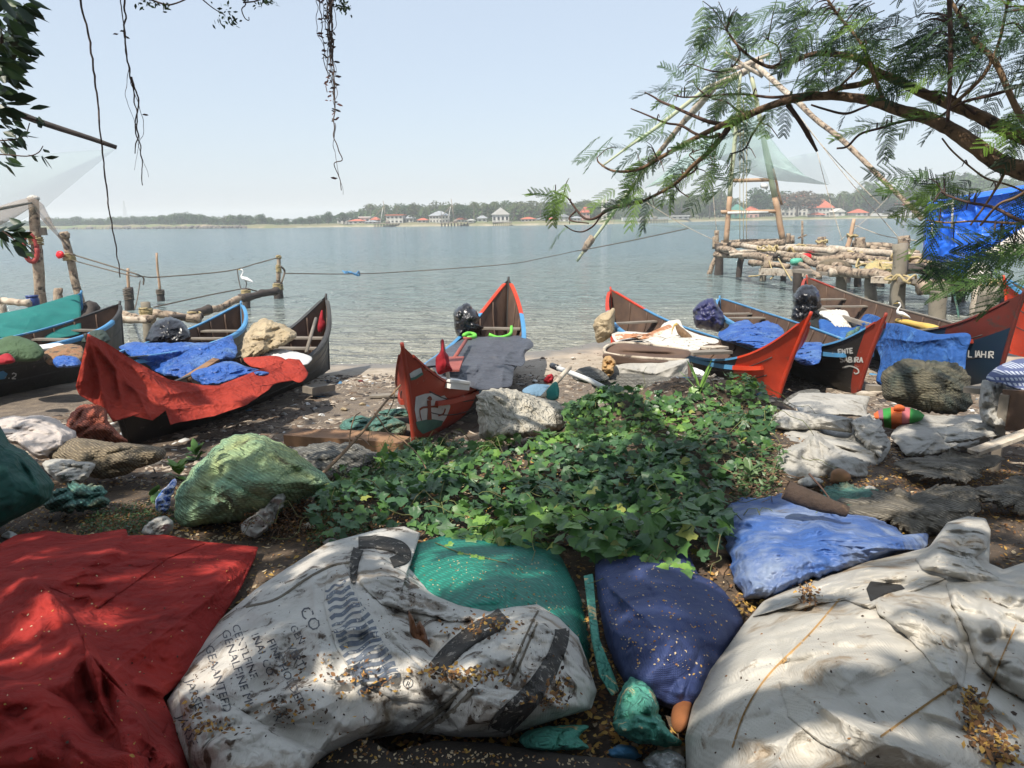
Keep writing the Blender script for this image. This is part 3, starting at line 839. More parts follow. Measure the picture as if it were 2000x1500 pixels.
# buildings across the water
m_wwall = M('whitewashed_wall', (.60, .58, .54), (.46, .44, .4), .6, .85, .2, 3)
m_pink = M('pink_plaster', (.55, .33, .28), None, .5, .85, .2, 3)
m_tile = M('red_roof_tiles', (.50, .13, .07), (.38, .10, .06), .8, .85, .6, 5)
m_greyroof = M('grey_roof_sheet', (.32, .34, .36), None, .8, .7, .3, 5)
m_greenroof = M('green_roof_sheet', (.07, .22, .17), None, .8, .7, .3, 5)
m_win = M('dark_window_glass', (.03, .035, .04), None, 1, .3, .05, 3)
def house(px0, px1, ptop, dy, label, wall, roof, rt='hip', storeys=1, nwin=3, wallfrac=.6, cat='house', name='house', z0=1.1, depth=8):
    pm = (px0 + px1) / 2; y = float(shore_y(pm)) + dy
    a, b = V(px0, ptop, y), V(px1, ptop, y)
    w = b[0] - a[0]; h = max(a[2] - z0, 1.5); cx = (a[0] + b[0]) / 2
    t = T(name, label, cat, (cx, y, z0))
    hw = h * wallfrac
    mk('wall', *box_g((cx, y + depth / 2, z0 + hw / 2), (w, depth, hw)), wall, t, smooth=False)
    ov = .5
    x0, x1, y0, y1 = cx - w / 2 - ov, cx + w / 2 + ov, y - ov, y + depth + ov
    zb, zt = z0 + hw + .02, z0 + h
    if rt == 'hip':
        i = min(depth / 2, w / 2) * .95
        v = [(x0, y0, zb), (x1, y0, zb), (x1, y1, zb), (x0, y1, zb), (x0 + i, (y0 + y1) / 2, zt), (x1 - i, (y0 + y1) / 2, zt)]
        f = [(0, 1, 5, 4), (1, 2, 5), (2, 3, 4, 5), (3, 0, 4), (0, 3, 2, 1)]
    elif rt == 'gable':
        v = [(x0, y0, zb), (x1, y0, zb), (x1, y1, zb), (x0, y1, zb), (cx, y0, zt), (cx, y1, zt)]
        f = [(0, 1, 4), (1, 2, 5, 4), (2, 3, 5), (3, 0, 4, 5), (0, 3, 2, 1)]
    else:
        v, f = box_g((cx, (y0 + y1) / 2, (zb + zt) / 2), (w + 2 * ov, depth + 2 * ov, zt - zb))
    mk('roof', v, f, roof, t, smooth=False)
    for s in range(storeys):
        for k in range(nwin):
            wx_ = cx - w / 2 + w * (k + .5) / nwin; sh = hw / storeys
            wo = mk('window', *box_g((wx_, y - .03, z0 + sh * (s + .55)), (min(1.1, w / nwin * .5), .08, sh * .42)), m_win, t, smooth=False)
            mk('sill', *box_g((wx_, y - .08, z0 + sh * (s + .55) - sh * .24), (min(1.3, w / nwin * .6), .2, .1)), wall, wo, smooth=False)
    return t
house(658, 676, 421, 18, 'white house with a grey gable roof right of the low wood', m_wwall, m_greyroof, 'gable', 1, 2)
house(680, 708, 428, 10, 'low white cottage with an orange tiled roof near the water', m_wwall, m_tile, 'hip', 1, 3)
house(702, 722, 423, 22, 'small white flat roofed house left of the first distant mast', m_wwall, m_whitep, 'flat', 1, 2, .85)
house(712, 735, 432, 6, 'long low white shed by the water left of the first distant mast', m_wwall, m_greyroof, 'hip', 1, 3)
house(754, 786, 419, 9, 'two storey white house with red roof edge right of the first distant mast', m_wwall, m_tile, 'flat', 2, 4, .88)
house(838, 875, 412, 24, 'long white hall with a pale grey roof behind the second mast', m_wwall, m_greyroof, 'hip', 2, 6, .6)
house(961, 994, 405, 5, 'tall white gabled pavilion with open arches at the water', m_wwall, m_wwall, 'gable', 1, 4, .52, cat='pavilion', name='pavilion')
house(912, 925, 428, 6, 'small white boathouse left of the gabled pavilion', m_wwall, m_whitep, 'gable', 1, 1)
house(1018, 1046, 424, 9, 'low white house with an orange roof right of the gabled pavilion', m_wwall, m_tile, 'hip', 1, 4)
house(1047, 1066, 427, 8, 'small white house with a grey roof behind the leaf tips', m_wwall, m_greyroof, 'gable', 1, 2)
house(1092, 1112, 418, 14, 'pale two storey house behind the left end of the branch', m_wwall, m_greyroof, 'gable', 2, 2)
house(1138, 1152, 404, 30, 'narrow pink house behind palms left of the white tower', m_pink, m_tile, 'hip', 2, 2)
house(1177, 1186, 388, 26, 'white church tower rising above the palms', m_wwall, m_wwall, 'gable', 3, 1, .82, cat='tower', name='church_tower', depth=4)
house(1312, 1345, 428, 4, 'long white wall with a small shelter on the waterline', m_wwall, m_whitep, 'flat', 1, 3, .8, cat='shelter', name='waterside_shelter', depth=3)
house(1432, 1458, 399, 8, 'green hut with a pointed roof between the tower legs', m_greenroof, m_greenroof, 'hip', 1, 2, .45, cat='hut', name='hut')
house(1463, 1483, 403, 10, 'pink house with a red roof beside the right tower leg', m_pink, m_tile, 'hip', 2, 2)
house(1528, 1594, 380, 34, 'big red tiled hall behind the brown spreading tree', m_wwall, m_tile, 'hip', 2, 8, .5)
house(1593, 1630, 389, 16, 'white villa with a red hip roof right of the brown tree', m_wwall, m_tile, 'hip', 2, 5, .5)
house(1592, 1612, 415, 4, 'low shed with a red roof in front of the white villa', m_wwall, m_tile, 'hip', 1, 2, .45)
house(1632, 1651, 407, 10, 'white arched gateway building right of the white villa', m_wwall, m_wwall, 'gable', 1, 1, .55)
house(1673, 1696, 408, 6, 'small waterside kiosk with a bright red pyramid roof', m_wwall, m_tile, 'hip', 1, 2, .45, cat='kiosk', name='kiosk')
house(1749, 1780, 379, 40, 'house with a red roof high among the trees behind the boom pole', m_wwall, m_tile, 'hip', 2, 3, .45)
house(1826, 1836, 358, 60, 'pale tower above the blue tarpaulin shelter', m_wwall, m_tile, 'gable', 3, 1, .85, cat='tower', name='church_tower', depth=4)
for k, (a, b, tp, dy, w_, r_, lb) in enumerate(((724, 736, 424, 12, m_pink, m_tile, 'small pink cottage left of the two storey white house'), (792, 806, 420, 16, m_wwall, m_greyroof, 'pale cottage with a grey roof left of the long white hall'), (815, 832, 426, 8, m_wwall, m_tile, 'low cottage with a worn tiled roof left of the long white hall'),
                              (893, 908, 424, 12, m_wwall, m_tile, 'tiled cottage right of the second distant mast'), (932, 950, 421, 16, m_wwall, m_greyroof, 'grey roofed house left of the gabled pavilion'), (1072, 1088, 425, 8, m_wwall, m_tile, 'low tiled cottage under the leaf tips'), (1120, 1134, 422, 10, m_wwall, m_greyroof, 'pale grey roofed house left of the narrow pink house'))):
    house(a, b, tp, dy, lb, w_, r_, 'hip', 1, 2)
# sea wall, promenade
for (p0, p1, lb) in ((1215, 1310, 'white sea wall on the waterline left of the net tower'), (1700, 1800, 'low pale wall along the far right waterline')):
    a = V(p0, 430, float(shore_y(p0)) + 3); b = V(p1, 430, float(shore_y(p1)) + 3); a[2] = b[2] = 1.6
    mk('sea_wall', *beam_g(a, b, .6, 1.2), m_wwall, smooth=False, label=lb, cat='wall')
# distant net frames and jetties
def far_net(px, ptop, label, grey=False):
    y = float(shore_y(px)) - 4; q = V(px, ptop, y); x = q[0]; h = q[2]
    t = T('fishing_net_frame', label, 'fishing net frame', (x, y, 0))
    mk('leg', *tube_g([(x - 1.6, y, 1.2), (x - .2, y + .3, h * .75)], [.16, .1], 6), m_whitep, t)
    mk('leg', *tube_g([(x + 1.0, y, 1.2), (x, y, h)], [.2, .1], 6), m_log, t)
    mk('boom', *tube_g([(x, y, h * .75), (x - 5, y - 3, 2.2)], [.1, .06], 5), m_log, t)
    mk('deck', *beam_g((x - 4, y, 1.25), (x + 6, y, 1.25), 4, .25), m_log, t, smooth=False)
    for k in range(9):
        for s in (-1.4, 1.4):
            xx = x - 3.8 + k * 1.2
            mk('post', *tube_g([(xx, y + s, -1), (xx, y + s, 1.3)], [.14], 6), m_logdark, t)
    cl = mk('stacked_gear', *rock_g((x + 1.5, y, 1.9), 1.1, px), m_greyplank, t)
far_net(748, 392, 'distant net frame with a white mast, leftmost of the two across the water')
far_net(881, 388, 'distant net frame with a tall brown mast left of the round tree')
far_net(1273, 414, 'low distant net platform under the branch tips on the far shore')
y = float(shore_y(980)) - 2; x0 = V(962, 440, y)[0]; x1 = V(1000, 440, y)[0]
t = T('pier', 'grey pier on posts in front of the white gabled pavilion', 'pier', ((x0 + x1) / 2, y, 0))
mk('deck', *beam_g((x0, y, 1.3), (x1, y, 1.3), 3, .3), m_greyplank, t, smooth=False)
for k in range(10): mk('post', *tube_g([(x0 + (x1 - x0) * (k + .5) / 10, y - 1.2, -1), (x0 + (x1 - x0) * (k + .5) / 10, y - 1.2, 1.2)], [.12], 6), m_logdark, t)
# radio mast on the left
y = 900.0; q = V(241, 392, y)
t = T('radio_mast', 'faint lattice radio mast above the far left wood', 'radio mast', (q[0], y, 1))
mb = MB()
for sx_ in (-1, 1):
    for sy_ in (-1, 1): mb.add(*tube_g([(q[0] + 2.2 * sx_, y + 2.2 * sy_, 1), (q[0] + .3 * sx_, y + .3 * sy_, q[2])], [.18], 4))
mb.build('mast_legs', m_greyroof, t)
mb = MB()
for k in range(14):
    z = 1 + (q[2] - 1) * k / 14; w = 2.2 - 1.9 * k / 14; z2 = 1 + (q[2] - 1) * (k + 1) / 14
    mb.add(*tube_g([(q[0] - w, y - w, z), (q[0] + w, y - w, z2)], [.1], 4)); mb.add(*tube_g([(q[0] + w, y - w, z), (q[0] - w, y - w, z2)], [.1], 4))
mb.build('bracing', m_greyroof, t)

# sea haze
m_haze = bpy.data.materials.new('sea_haze'); m_haze.use_nodes = True
nt = m_haze.node_tree; nt.nodes.remove(nt.nodes['Principled BSDF'])
pv = nt.nodes.new('ShaderNodeVolumePrincipled'); pv.inputs['Color'].default_value = (.96, .98, 1.0, 1); pv.inputs['Density'].default_value = .0007
pv.inputs['Anisotropy'].default_value = 0
nt.links.new(pv.outputs[0], nt.nodes['Material Output'].inputs['Volume'])
HAZE = True

# unseen foliage added behind the camera to hold back sky light there
for (x0, x1, yc, h_) in ((-17, -5, -8.5, 5.5), (-6, 7, -10.5, 6.5), (5, 17, -8.5, 5.5)):
    n = 9000; c = np.stack([RNG.uniform(x0, x1, n), yc + RNG.normal(size=n) * .9, .8 + h_ * RNG.uniform(0, 1, n) ** .8], -1)
    u = RNG.normal(size=(n, 3)); u /= np.linalg.norm(u, axis=1)[:, None]; w = np.cross(u, RNG.normal(size=(n, 3))); w /= np.linalg.norm(w, axis=1)[:, None]; sz = RNG.uniform(.08, .26, n)[:, None]
    mk('sky_block_foliage', np.stack([c - u * sz, c - w * sz * .6, c + u * sz, c + w * sz * .6], 1).reshape(-1, 3), np.arange(4 * n).reshape(n, 4), m_ftree[0], kind='stuff', label='unseen foliage added behind the camera to block sky light', cat='bushes')
# ------------------------------------------------------------------ jetty on the right
JT = T('jetty', 'rickety log jetty on posts standing in the water at the right', 'jetty', V(1650, 560, 28))
def wY(px, py): return float(PZ(float(px), float(py), 0.0)[1])
mi_ = 0
for (px, pb, px2, pt_, r, mt) in [(1385, 535, 1408, 482, .13, m_log), (1403, 537, 1404, 476, .22, m_logdark), (1443, 541, 1448, 500, .15, m_logdark), (1490, 548, 1493, 512, .16, m_post), (1560, 572, 1558, 520, .20, m_logdark),
                                  (1642, 583, 1645, 522, .20, m_post), (1700, 593, 1699, 535, .20, m_post), (1752, 606, 1758, 476, .24, m_post), (1830, 628, 1836, 555, .24, m_post), (1872, 590, 1872, 545, .22, m_logdark),
                                  (1905, 640, 1912, 560, .17, m_logpale), (1922, 645, 1932, 560, .26, m_post), (1675, 560, 1676, 530, .15, m_logdark), (1655, 552, 1655, 495, .14, m_logdark), (1950, 600, 1952, 550, .2, m_logdark),
                                  (1600, 545, 1600, 500, .14, m_logdark), (1720, 560, 1722, 500, .16, m_logdark), (1530, 548, 1530, 505, .13, m_logdark)]:
    Y = wY(px, pb); a = V(px, pb, Y); b = V(px2, pt_, Y)
    a = a + (a - b) * .35
    mk('post', *tube_g(log_pts(a, b, 9, .015, px), [r, r * .9], 9, .12, px), mt, JT)
LG = [(1400, 481, 37, 1532, 473, 34, .17, 1), (1408, 474, 38, 1528, 470, 37, .12, 0), (1404, 487, 35, 1498, 504, 30, .17, 0), (1396, 497, 35, 1440, 500, 34, .14, 0), (1498, 484, 33, 1630, 492, 28, .14, 2), (1450, 480, 35, 1570, 499, 30, .13, 2),
      (1560, 479, 34, 1690, 488, 30, .10, 0), (1620, 486, 29, 1800, 503, 25, .15, 2), (1640, 497, 28, 1805, 514, 24, .13, 0), (1664, 476, 31, 1772, 483, 30, .15, 0), (1700, 486, 28, 1795, 496, 27, .14, 1),
      (1465, 513, 31, 1540, 521, 29, .13, 0), (1468, 514, 31, 1500, 512, 31, .16, 2), (1530, 500, 31, 1640, 520, 26, .16, 0), (1590, 508, 28, 1690, 500, 27, .15, 1), (1600, 524, 26, 1705, 533, 24, .16, 1), (1640, 528, 25, 1760, 546, 22, .17, 0),
      (1620, 532, 25, 1660, 534, 25, .16, 2), (1706, 530, 23.5, 1790, 552, 22, .13, 0), (1800, 548, 22, 1935, 563, 20, .12, 2), (1795, 562, 21, 1852, 558, 21, .24, 1), (1850, 556, 21, 2010, 577, 19, .16, 0), (1740, 505, 25, 1820, 500, 24, .12, 0),
      (1410, 492, 36, 1560, 510, 31, .12, 0), (1420, 476, 37, 1600, 486, 33, .11, 2), (1580, 490, 31, 1700, 503, 28, .12, 2), (1690, 515, 25.5, 1830, 533, 23, .11, 0), (1560, 515, 29, 1600, 540, 25, .10, 0), (1655, 510, 27, 1740, 522, 25, .10, 2)]
for k, (x0, y0, d0, x1, y1, d1, r, c) in enumerate(LG):
    mk('log', *tube_g(log_pts(V(x0, y0, d0), V(x1, y1, d1), 12, .018, k), [r, r * .82, r * .9], 9, .08, k), (m_log, m_log, m_logpale)[c], JT)
random.seed(5)
for k in range(46):     # more loose logs between the front and the back of the platform
    t_ = random.random(); px = 1425 + t_ * 430; Y = 34.5 - t_ * 12 + random.uniform(-1.5, 2.0); z = random.uniform(1.12, 1.32)
    c = V(px, 500, Y); c[2] = z; a_ = random.choice([random.uniform(-.45, .15), random.uniform(1.1, 2.0)]); L_ = random.uniform(1.0, 2.4)
    d = np.array([math.cos(a_), math.sin(a_), random.uniform(-.04, .04)]) * L_ / 2
    mk('log', *tube_g(log_pts(c - d, c + d, 7, .03, k), [random.uniform(.05, .10)], 7, .08, k), random.choice((m_log, m_logpale, m_log, m_logdark)), JT)
for (x0, y0, d0, x1, y1, d1, w, h) in ((1488, 530, 29.8, 1600, 535, 26.8, .3, .26), (1705, 546, 22.8, 1768, 548, 22, .3, .2), (1760, 545, 21.9, 1840, 556, 21, .5, .12), (1555, 528, 27, 1640, 536, 25, .4, .12), (1810, 541, 22.2, 1900, 552, 21, .7, .1)):
    mk('beam', *beam_g(V(x0, y0, d0), V(x1, y1, d1), w, h, .02, 3), m_greyplank if h < .2 else m_logpale, JT, smooth=False)
for (px, pt_, pb, Y, r) in ((1605, 463, 488, 33, .2), (1680, 464, 490, 29, .22), (1765, 461, 500, 27.5, .24), (1540, 456, 476, 35, .12), (1547, 460, 476, 35, .12), (1400, 450, 480, 37, .12), (1395, 462, 486, 37, .1), (1500, 500, 525, 30, .2)):
    mk('stump', *tube_g(log_pts(V(px, pb, Y), V(px, pt_, Y), 5, .02, px), [r, r * .9], 8, .2, px), m_log, JT)
mk('tall_stake', *tube_g(log_pts(V(1653, 490, 30), V(1668, 428, 30.2), 8, .02, 4), [.11, .07], 7, .15, 4), m_bamboo, JT)
t = T('cross_stake', 'thin upright stake with a short crosspiece on the jetty', 'stake', V(1567, 490, 33))
mk('stake', *tube_g([V(1567, 492, 33), V(1567, 431, 33)], [.05], 6), m_log, t)
mk('crosspiece', *tube_g([V(1559, 465, 33), V(1575, 459, 33)], [.045], 6), m_log, t)
# lashings and coils of rope
def coil(c, r, n, seed, rr=.035):
    q = random.Random(seed); p = []
    for k in range(n):
        a = k * .55; p.append(np.asarray(c) + np.array([math.cos(a) * r * q.uniform(.6, 1.2), math.sin(a) * r * q.uniform(.6, 1.1), q.uniform(-.3, .5) * r]))
    return tube_g(smooth_path(p, n * 3), [rr], 5)
for k, (px, py, Y, r) in enumerate(((1700, 520, 25.3, .5), (1745, 522, 24.2, .45), (1795, 512, 24.2, .4), (1680, 500, 27.6, .4), (1500, 487, 32, .4), (1556, 488, 31, .4), (1605, 474, 32.8, .25), (1664, 462, 30.1, .2), (1760, 548, 21.7, .42), (1925, 552, 19.6, .42), (1760, 502, 24.6, .3))):
    mk('rope_coil', *coil(V(px, py, Y), r, 26, k), m_rope, JT)
for k, (a, b) in enumerate((((1498, 498, 30), (1505, 545, 28.8)), ((1500, 500, 30), (1462, 540, 30)), ((1520, 505, 29), (1546, 548, 26.5)), ((1710, 505, 25.5), (1716, 535, 23)), ((1860, 560, 20.6), (1862, 640, 20)))):
    A_, B_ = V(*a), V(*b); m_ = (A_ + B_) / 2 + np.array([.2, 0, -.3]); mk('hanging_rope', *tube_g(smooth_path([A_, m_, B_], 12), [.03], 5), m_rope if k < 4 else m_fishnet_teal, JT)
blob('red_bucket', [(1566, 497), (1585, 497), (1584, 513), (1568, 513)], (29.5, 29.5), .25, m_brightred, wr=('soft', .01, 3), seed=2, nu=40, nv=10, label='small red bucket sitting among the jetty logs', cat='bucket')
blob('green_crate', [(1545, 506), (1566, 505), (1567, 517), (1546, 518)], (29, 29), .25, M('sea_green_plastic', (.1, .42, .3), None, 3, .5, .2, 20), wr=('soft', .02, 3), seed=2, nu=40, nv=10, label='sea green crate on the jetty left of the red bucket', cat='crate')
blob('net_heap', [(1600, 512), (1625, 505), (1650, 510), (1665, 522), (1640, 528), (1605, 524)], (26.5, 27), .4, m_fishnet_beige, wr=('net', .15, 2), seed=3, nu=60, nv=14, label='pale net heaped on the jetty logs behind the front beam', cat='fishing net')
blob('net_heap', [(1690, 526), (1700, 512), (1730, 508), (1760, 515), (1800, 510), (1806, 528), (1770, 536), (1720, 534)], (24.3, 25), .5, M('yellow_net_rope', (.45, .36, .16), (.3, .25, .12), 9, .9, .9, 60, c3=(.1, .25, .2), s3=3, t3=.6, w3=.03), wr=('net', .2, 2.5), seed=3, nu=90, nv=18, label='long heap of yellow rope and green net on the jetty before the blue shelter', cat='fishing net')

# blue tarpaulin shelter
blob('tarpaulin_shelter', [(1812, 394), (1870, 384), (1940, 371), (2050, 352), (2060, 440), (1960, 470), (1930, 500), (1893, 545), (1862, 540), (1836, 512), (1801, 506), (1804, 450)], [(1812, 394, 21.5), (2050, 352, 19), (1801, 506, 21.5), (1893, 545, 20.3), (2050, 440, 19)], .35, m_shelter,
     sharp=True, nu=260, nv=60, pw=9, wr=('cloth', .05, 1.1), fine=('crumple', .02, 2.5), seed=31, cen=(1900, 450), back=6,
     folds=[([(1812, 400), (1900, 388), (2040, 366)], 4, .25), ([(1835, 400), (1835, 500)], 3, .10), ([(1860, 400), (1858, 500)], 3, .12), ([(1840, 430), (1815, 480)], 4, .10), ([(1850, 430), (1880, 520)], 4, .10), ([(1905, 395), (1915, 480)], 4, .10), ([(1950, 390), (1960, 460)], 4, .10), ([(1812, 420), (1806, 500)], 4, .1)],
     label='bright blue tarpaulin shelter standing on the landward end of the jetty', cat='shelter')
mk('tent_rope', *tube_g([V(1861, 388, 20.2), V(1859, 446, 20.2)], [.03], 5), m_whitep, label='white rope hanging down the front of the blue shelter', cat='rope')
mk('tent_rope', *tube_g([V(1812, 412, 20.9), V(1861, 396, 20.3)], [.025], 5), m_whitep, label='white rope stretched across the top left of the blue shelter', cat='rope')
mk('tent_rope', *tube_g([V(1821, 436, 20.9), V(1820, 458, 20.9)], [.03], 5), m_whitep, label='short white cord at the left edge of the blue shelter', cat='rope')
blob('white_sheet', [(1925, 492), (1960, 470), (2010, 442), (2015, 490), (1960, 502), (1935, 506)], (18.6, 18.8), .15, m_whitecloth, wr=('cloth', .05, 3), seed=3, nu=60, nv=14, label='white sheet hanging in front of the blue shelter at the right edge', cat='sheet')
blob('white_board', [(1893, 520), (1918, 512), (1935, 530), (1938, 552), (1900, 550), (1890, 546)], (19.4, 19.6), .15, m_whitecloth, wr=('cloth', .04, 3), seed=8, nu=60, nv=14, label='white painted panel below the blue shelter', cat='board')

# ------------------------------------------------------------------ cantilever net and its frame
NT = T('fishing_net_frame', 'tall green and rust bamboo frame of the big lift net on the jetty', 'fishing net frame', V(1475, 475, 36))
def leg(x0, y0, x1, y1, Y, r):
    A_, B_ = V(x0, y0, Y), V(x1, y1, Y); m_ = A_ + (B_ - A_) * .28
    mk('leg', *tube_g(log_pts(A_, m_, 6, .01, x0), [r, r * .95], 8, .06, 2), m_bamboo, NT)
    mk('leg', *tube_g(log_pts(m_, B_, 12, .008, x0 + 3), [r * .95, r * .6], 8, .06, 2), m_bamboo_g, NT)
leg(1418, 474, 1446, 140, 36, .13); leg(1530, 472, 1468, 150, 36, .15); leg(1527, 400, 1462, 140, 36.4, .06)
for (x0, x1, y) in ((1425, 1508, 352), (1408, 1524, 414), (1432, 1495, 262)):
    mk('crossbar', *tube_g(log_pts(V(x0, y, 36), V(x1, y - 1, 36), 6, .015, y), [.09], 7, .1, 1), m_bamboo if y > 300 else m_bamboo_g, NT)
mk('crossbar', *tube_g([V(1421, 416, 35.9), V(1500, 415, 35.9)], [.07], 6), m_whitep, NT)
mk('top_beam', *tube_g(log_pts(V(1398, 150, 35.5), V(1503, 106, 36.5), 8, .01, 2), [.1, .12, .1], 8, .1, 2), m_logpale, NT)
mk('top_beam', *tube_g(log_pts(V(1416, 104, 36), V(1490, 150, 35.8), 8, .01, 2), [.1, .09], 8, .1, 2), m_logpale, NT)
mk('boom', *tube_g(log_pts(V(1478, 128, 36), V(1570, 210, 33), 10, .006, 3), [.12, .13], 8, .08, 5), m_logpale, NT)
mk('boom', *tube_g(log_pts(V(1566, 207, 33.1), V(1800, 428, 24.5), 18, .012, 4), [.12, .08], 8, .08, 6), m_log, NT)
mk('boom', *tube_g(log_pts(V(1490, 122, 36), V(1392, 170, 38), 10, .006, 5), [.15, .18], 8, .08, 7), m_logpale, NT)
mk('boom', *tube_g(log_pts(V(1400, 165, 38), V(1340, 232, 40), 10, .01, 6), [.17, .2, .16], 8, .12, 8), m_logpale, NT)
mk('boom', *tube_g(log_pts(V(1345, 226, 40), V(1270, 318, 42), 12, .008, 6), [.15, .12], 8, .15, 9), m_log, NT)
mk('boom', *tube_g(log_pts(V(1272, 315, 42), V(1127, 510, 44), 16, .008, 7), [.11, .08], 8, .12, 10), m_bamboo_g, NT)
mk('splice', *tube_g(log_pts(V(1158, 462, 43.6), V(1140, 490, 43.8), 5, .01, 7), [.2, .24, .16], 8, .2, 11), m_log, NT)
mk('boom', *tube_g(log_pts(V(1390, 165, 38), V(1175, 325, 40), 18, .012, 8), [.11, .1, .05], 8, .12, 12), m_bamboo_g, NT)
mk('float', *tube_g([V(1487, 362, 35.7), V(1499, 365, 35.7)], [.12, .2, .12], 8), m_white, NT)
ROPES = [((1446, 160, 36), (1445, 470, 35.5)), ((1452, 180, 36), (1452, 470, 35.4)), ((1459, 200, 36), (1458, 470, 35.3)), ((1398, 150, 36), (1396, 330, 36)), ((1503, 108, 36.5), (1503, 180, 36.3)),
         ((1560, 225, 33), (1760, 470, 27)), ((1555, 225, 33), (1720, 400, 29)), ((1262, 395, 38), (1410, 476, 36.5)), ((1596, 297, 33.5), (1645, 470, 31)), ((1740, 380, 40), (1640, 470, 31)), ((1670, 440, 30), (1790, 470, 26)), ((1390, 345, 38), (1400, 455, 37))]
for k, (a, b) in enumerate(ROPES):
    mk('stay_rope', *tube_g(smooth_path([V(*a), (V(*a) + V(*b)) / 2 - np.array([0, 0, .12]), V(*b)], 8), [.016], 4), m_rope if k < 3 else m_logpale, NT)
blob('lift_net', [(1446, 226), (1466, 222), (1494, 247), (1506, 270), (1525, 296), (1548, 320), (1572, 343), (1598, 354), (1621, 361), (1600, 360), (1572, 357), (1535, 355), (1501, 350), (1478, 344), (1454, 337), (1436, 330), (1420, 318), (1400, 310), (1370, 322), (1338, 340), (1300, 358), (1259, 367), (1290, 345), (1322, 318), (1350, 292), (1380, 270), (1410, 248)],
     [(1446, 226, 36.5), (1621, 361, 34), (1259, 367, 39), (1454, 337, 36.5), (1350, 330, 38), (1550, 345, 35)], .5, m_net, nu=220, nv=30, thin=True, sharp=True, wr=('soft', .25, .6), cen=(1430, 296), seed=3, label='pale green lift net hanging in a fan from the tall bamboo frame', cat='fishing net')
blob('lift_net', [(1525, 312), (1560, 303), (1596, 297), (1608, 325), (1622, 360), (1590, 352), (1560, 336), (1538, 322)], (35, 34.5), .2, m_netfaint, nu=80, nv=12, thin=True, sharp=True, wr=('soft', .1, .6), seed=3, label='thin sheer corner of net right of the big green fan', cat='fishing net')
blob('lift_net', [(1188, 328), (1250, 330), (1330, 322), (1380, 300), (1340, 326), (1300, 350), (1262, 368), (1230, 370), (1205, 352)], (40, 40), .2, m_netfaint, nu=80, nv=12, thin=True, sharp=True, wr=('soft', .1, .6), seed=3, cen=(1270, 345), label='thin sheer corner of net left of the big green fan', cat='fishing net')
blob('lift_net', [(1192, 478), (1196, 440), (1210, 400), (1262, 395), (1300, 420), (1350, 446), (1420, 452), (1500, 440), (1600, 445), (1660, 440), (1600, 458), (1500, 452), (1420, 448), (1344, 447), (1280, 460), (1230, 474)], (38, 38), .2, m_netfaint, nu=120, nv=12, thin=True, sharp=True, wr=('soft', .1, .6), seed=3, cen=(1260, 440), label='sheer net skirt hanging low over the water behind the jetty', cat='fishing net')
def rope_line(pts, r, mat, label, name='rope', cat='rope', n=26):
    return mk(name, *tube_g(smooth_path([V(*p) for p in pts], n), [r], 5), mat, label=label, cat=cat)
rope_line([(1344, 446, 38), (1270, 462, 39), (1192, 478, 41), (1127, 490, 44)], .03, m_ropeg, 'dark edge rope of the low net running to the long pole tip')
rope_line([(1127, 490, 44), (1060, 504, 40), (990, 516, 36), (800, 530, 33), (690, 535, 30), (556, 534, 26.5)], .02, m_ropeg, 'long mooring rope with weed from the tall post to the net pole', n=40)

# ------------------------------------------------------------------ posts, rails and nets on the left
def post_thing(px, pb, px2, pt_, r, label, mats=(m_log,), z=0.0, cat='post', segs=None, name='mooring_post'):
    Y = float(PZ(float(px), float(pb), z)[1]); a = V(px, pb, Y); t = T(name, label, cat, a)
    if segs is None: segs = [(0, 1, r, r * .9, mats[0])]
    b = V(px2, pt_, Y)
    for (u0, u1, r0, r1, mt) in segs:
        p0 = a + (b - a) * u0 - (np.array([0, 0, .4]) if u0 == 0 else 0); p1 = a + (b - a) * u1
        mk('shaft', *tube_g(log_pts(p0, p1, 8, .012, px + u0), [r0, r1], 9, .12, px), mt, t)
    return t, a, b, Y
def lashing(t, c, r, h, n=5, seed=0, mat=None):
    p = []
    for k in range(n * 8): a = k * math.pi / 4; p.append(np.asarray(c) + np.array([math.cos(a) * r, math.sin(a) * r, h * (k / (n * 8) - .5)]) + .01 * np.array([vn(P3(k, seed, q), 1) for q in range(3)]))
    mk('lashing', *tube_g(p, [.022], 4), mat or m_rope, t)
t, a, b, Y = post_thing(543, 583, 544, 498, .12, 'tall post with yellow lashings in the water at the end of the log rail', segs=[(0, .38, .19, .17, m_logdark), (.36, 1, .085, .08, m_log)])
lashing(t, V(543, 560, Y), .2, .25, 5, 1); lashing(t, V(544, 525, Y), .10, .3, 6, 2); lashing(t, V(544, 502, Y), .10, .12, 3, 3)
t, a, b, Y = post_thing(481, 602, 480, 563, .14, 'short lashed post on which the white egret stands', mats=(m_logdark,)); lashing(t, V(480, 570, Y), .16, .15, 4, 4); EG = b
t, a, b, Y = post_thing(314, 588, 306, 494, .06, 'thin leaning pole with a thick lashed foot in the open water', segs=[(0, .24, .15, .13, m_logdark), (.2, 1, .05, .04, m_bamboo)]); lashing(t, V(313, 570, Y), .15, .2, 5, 5, m_ropeg)
t, a, b, Y = post_thing(252, 606, 250, 524, .1, 'leaning post bound with rope left of the thin pole', segs=[(0, .55, .16, .14, m_logdark), (.5, 1, .055, .05, m_bamboo)]); lashing(t, V(251, 575, Y), .16, .4, 7, 6, m_ropeg)
t, a, b, Y = post_thing(290, 668, 284, 590, .13, 'squared grey post with rope binding behind the black motor cover', mats=(m_post,)); lashing(t, V(285, 608, Y), .16, .18, 5, 7)
t, a, b, Y = post_thing(82, 640, 65, 388, .16, 'thick tall tree-trunk post with a white cap at the left', segs=[(0, .62, .16, .15, m_log), (.6, 1, .15, .13, m_logdark if False else m_log)], z=.0); TP = (a, b, Y)
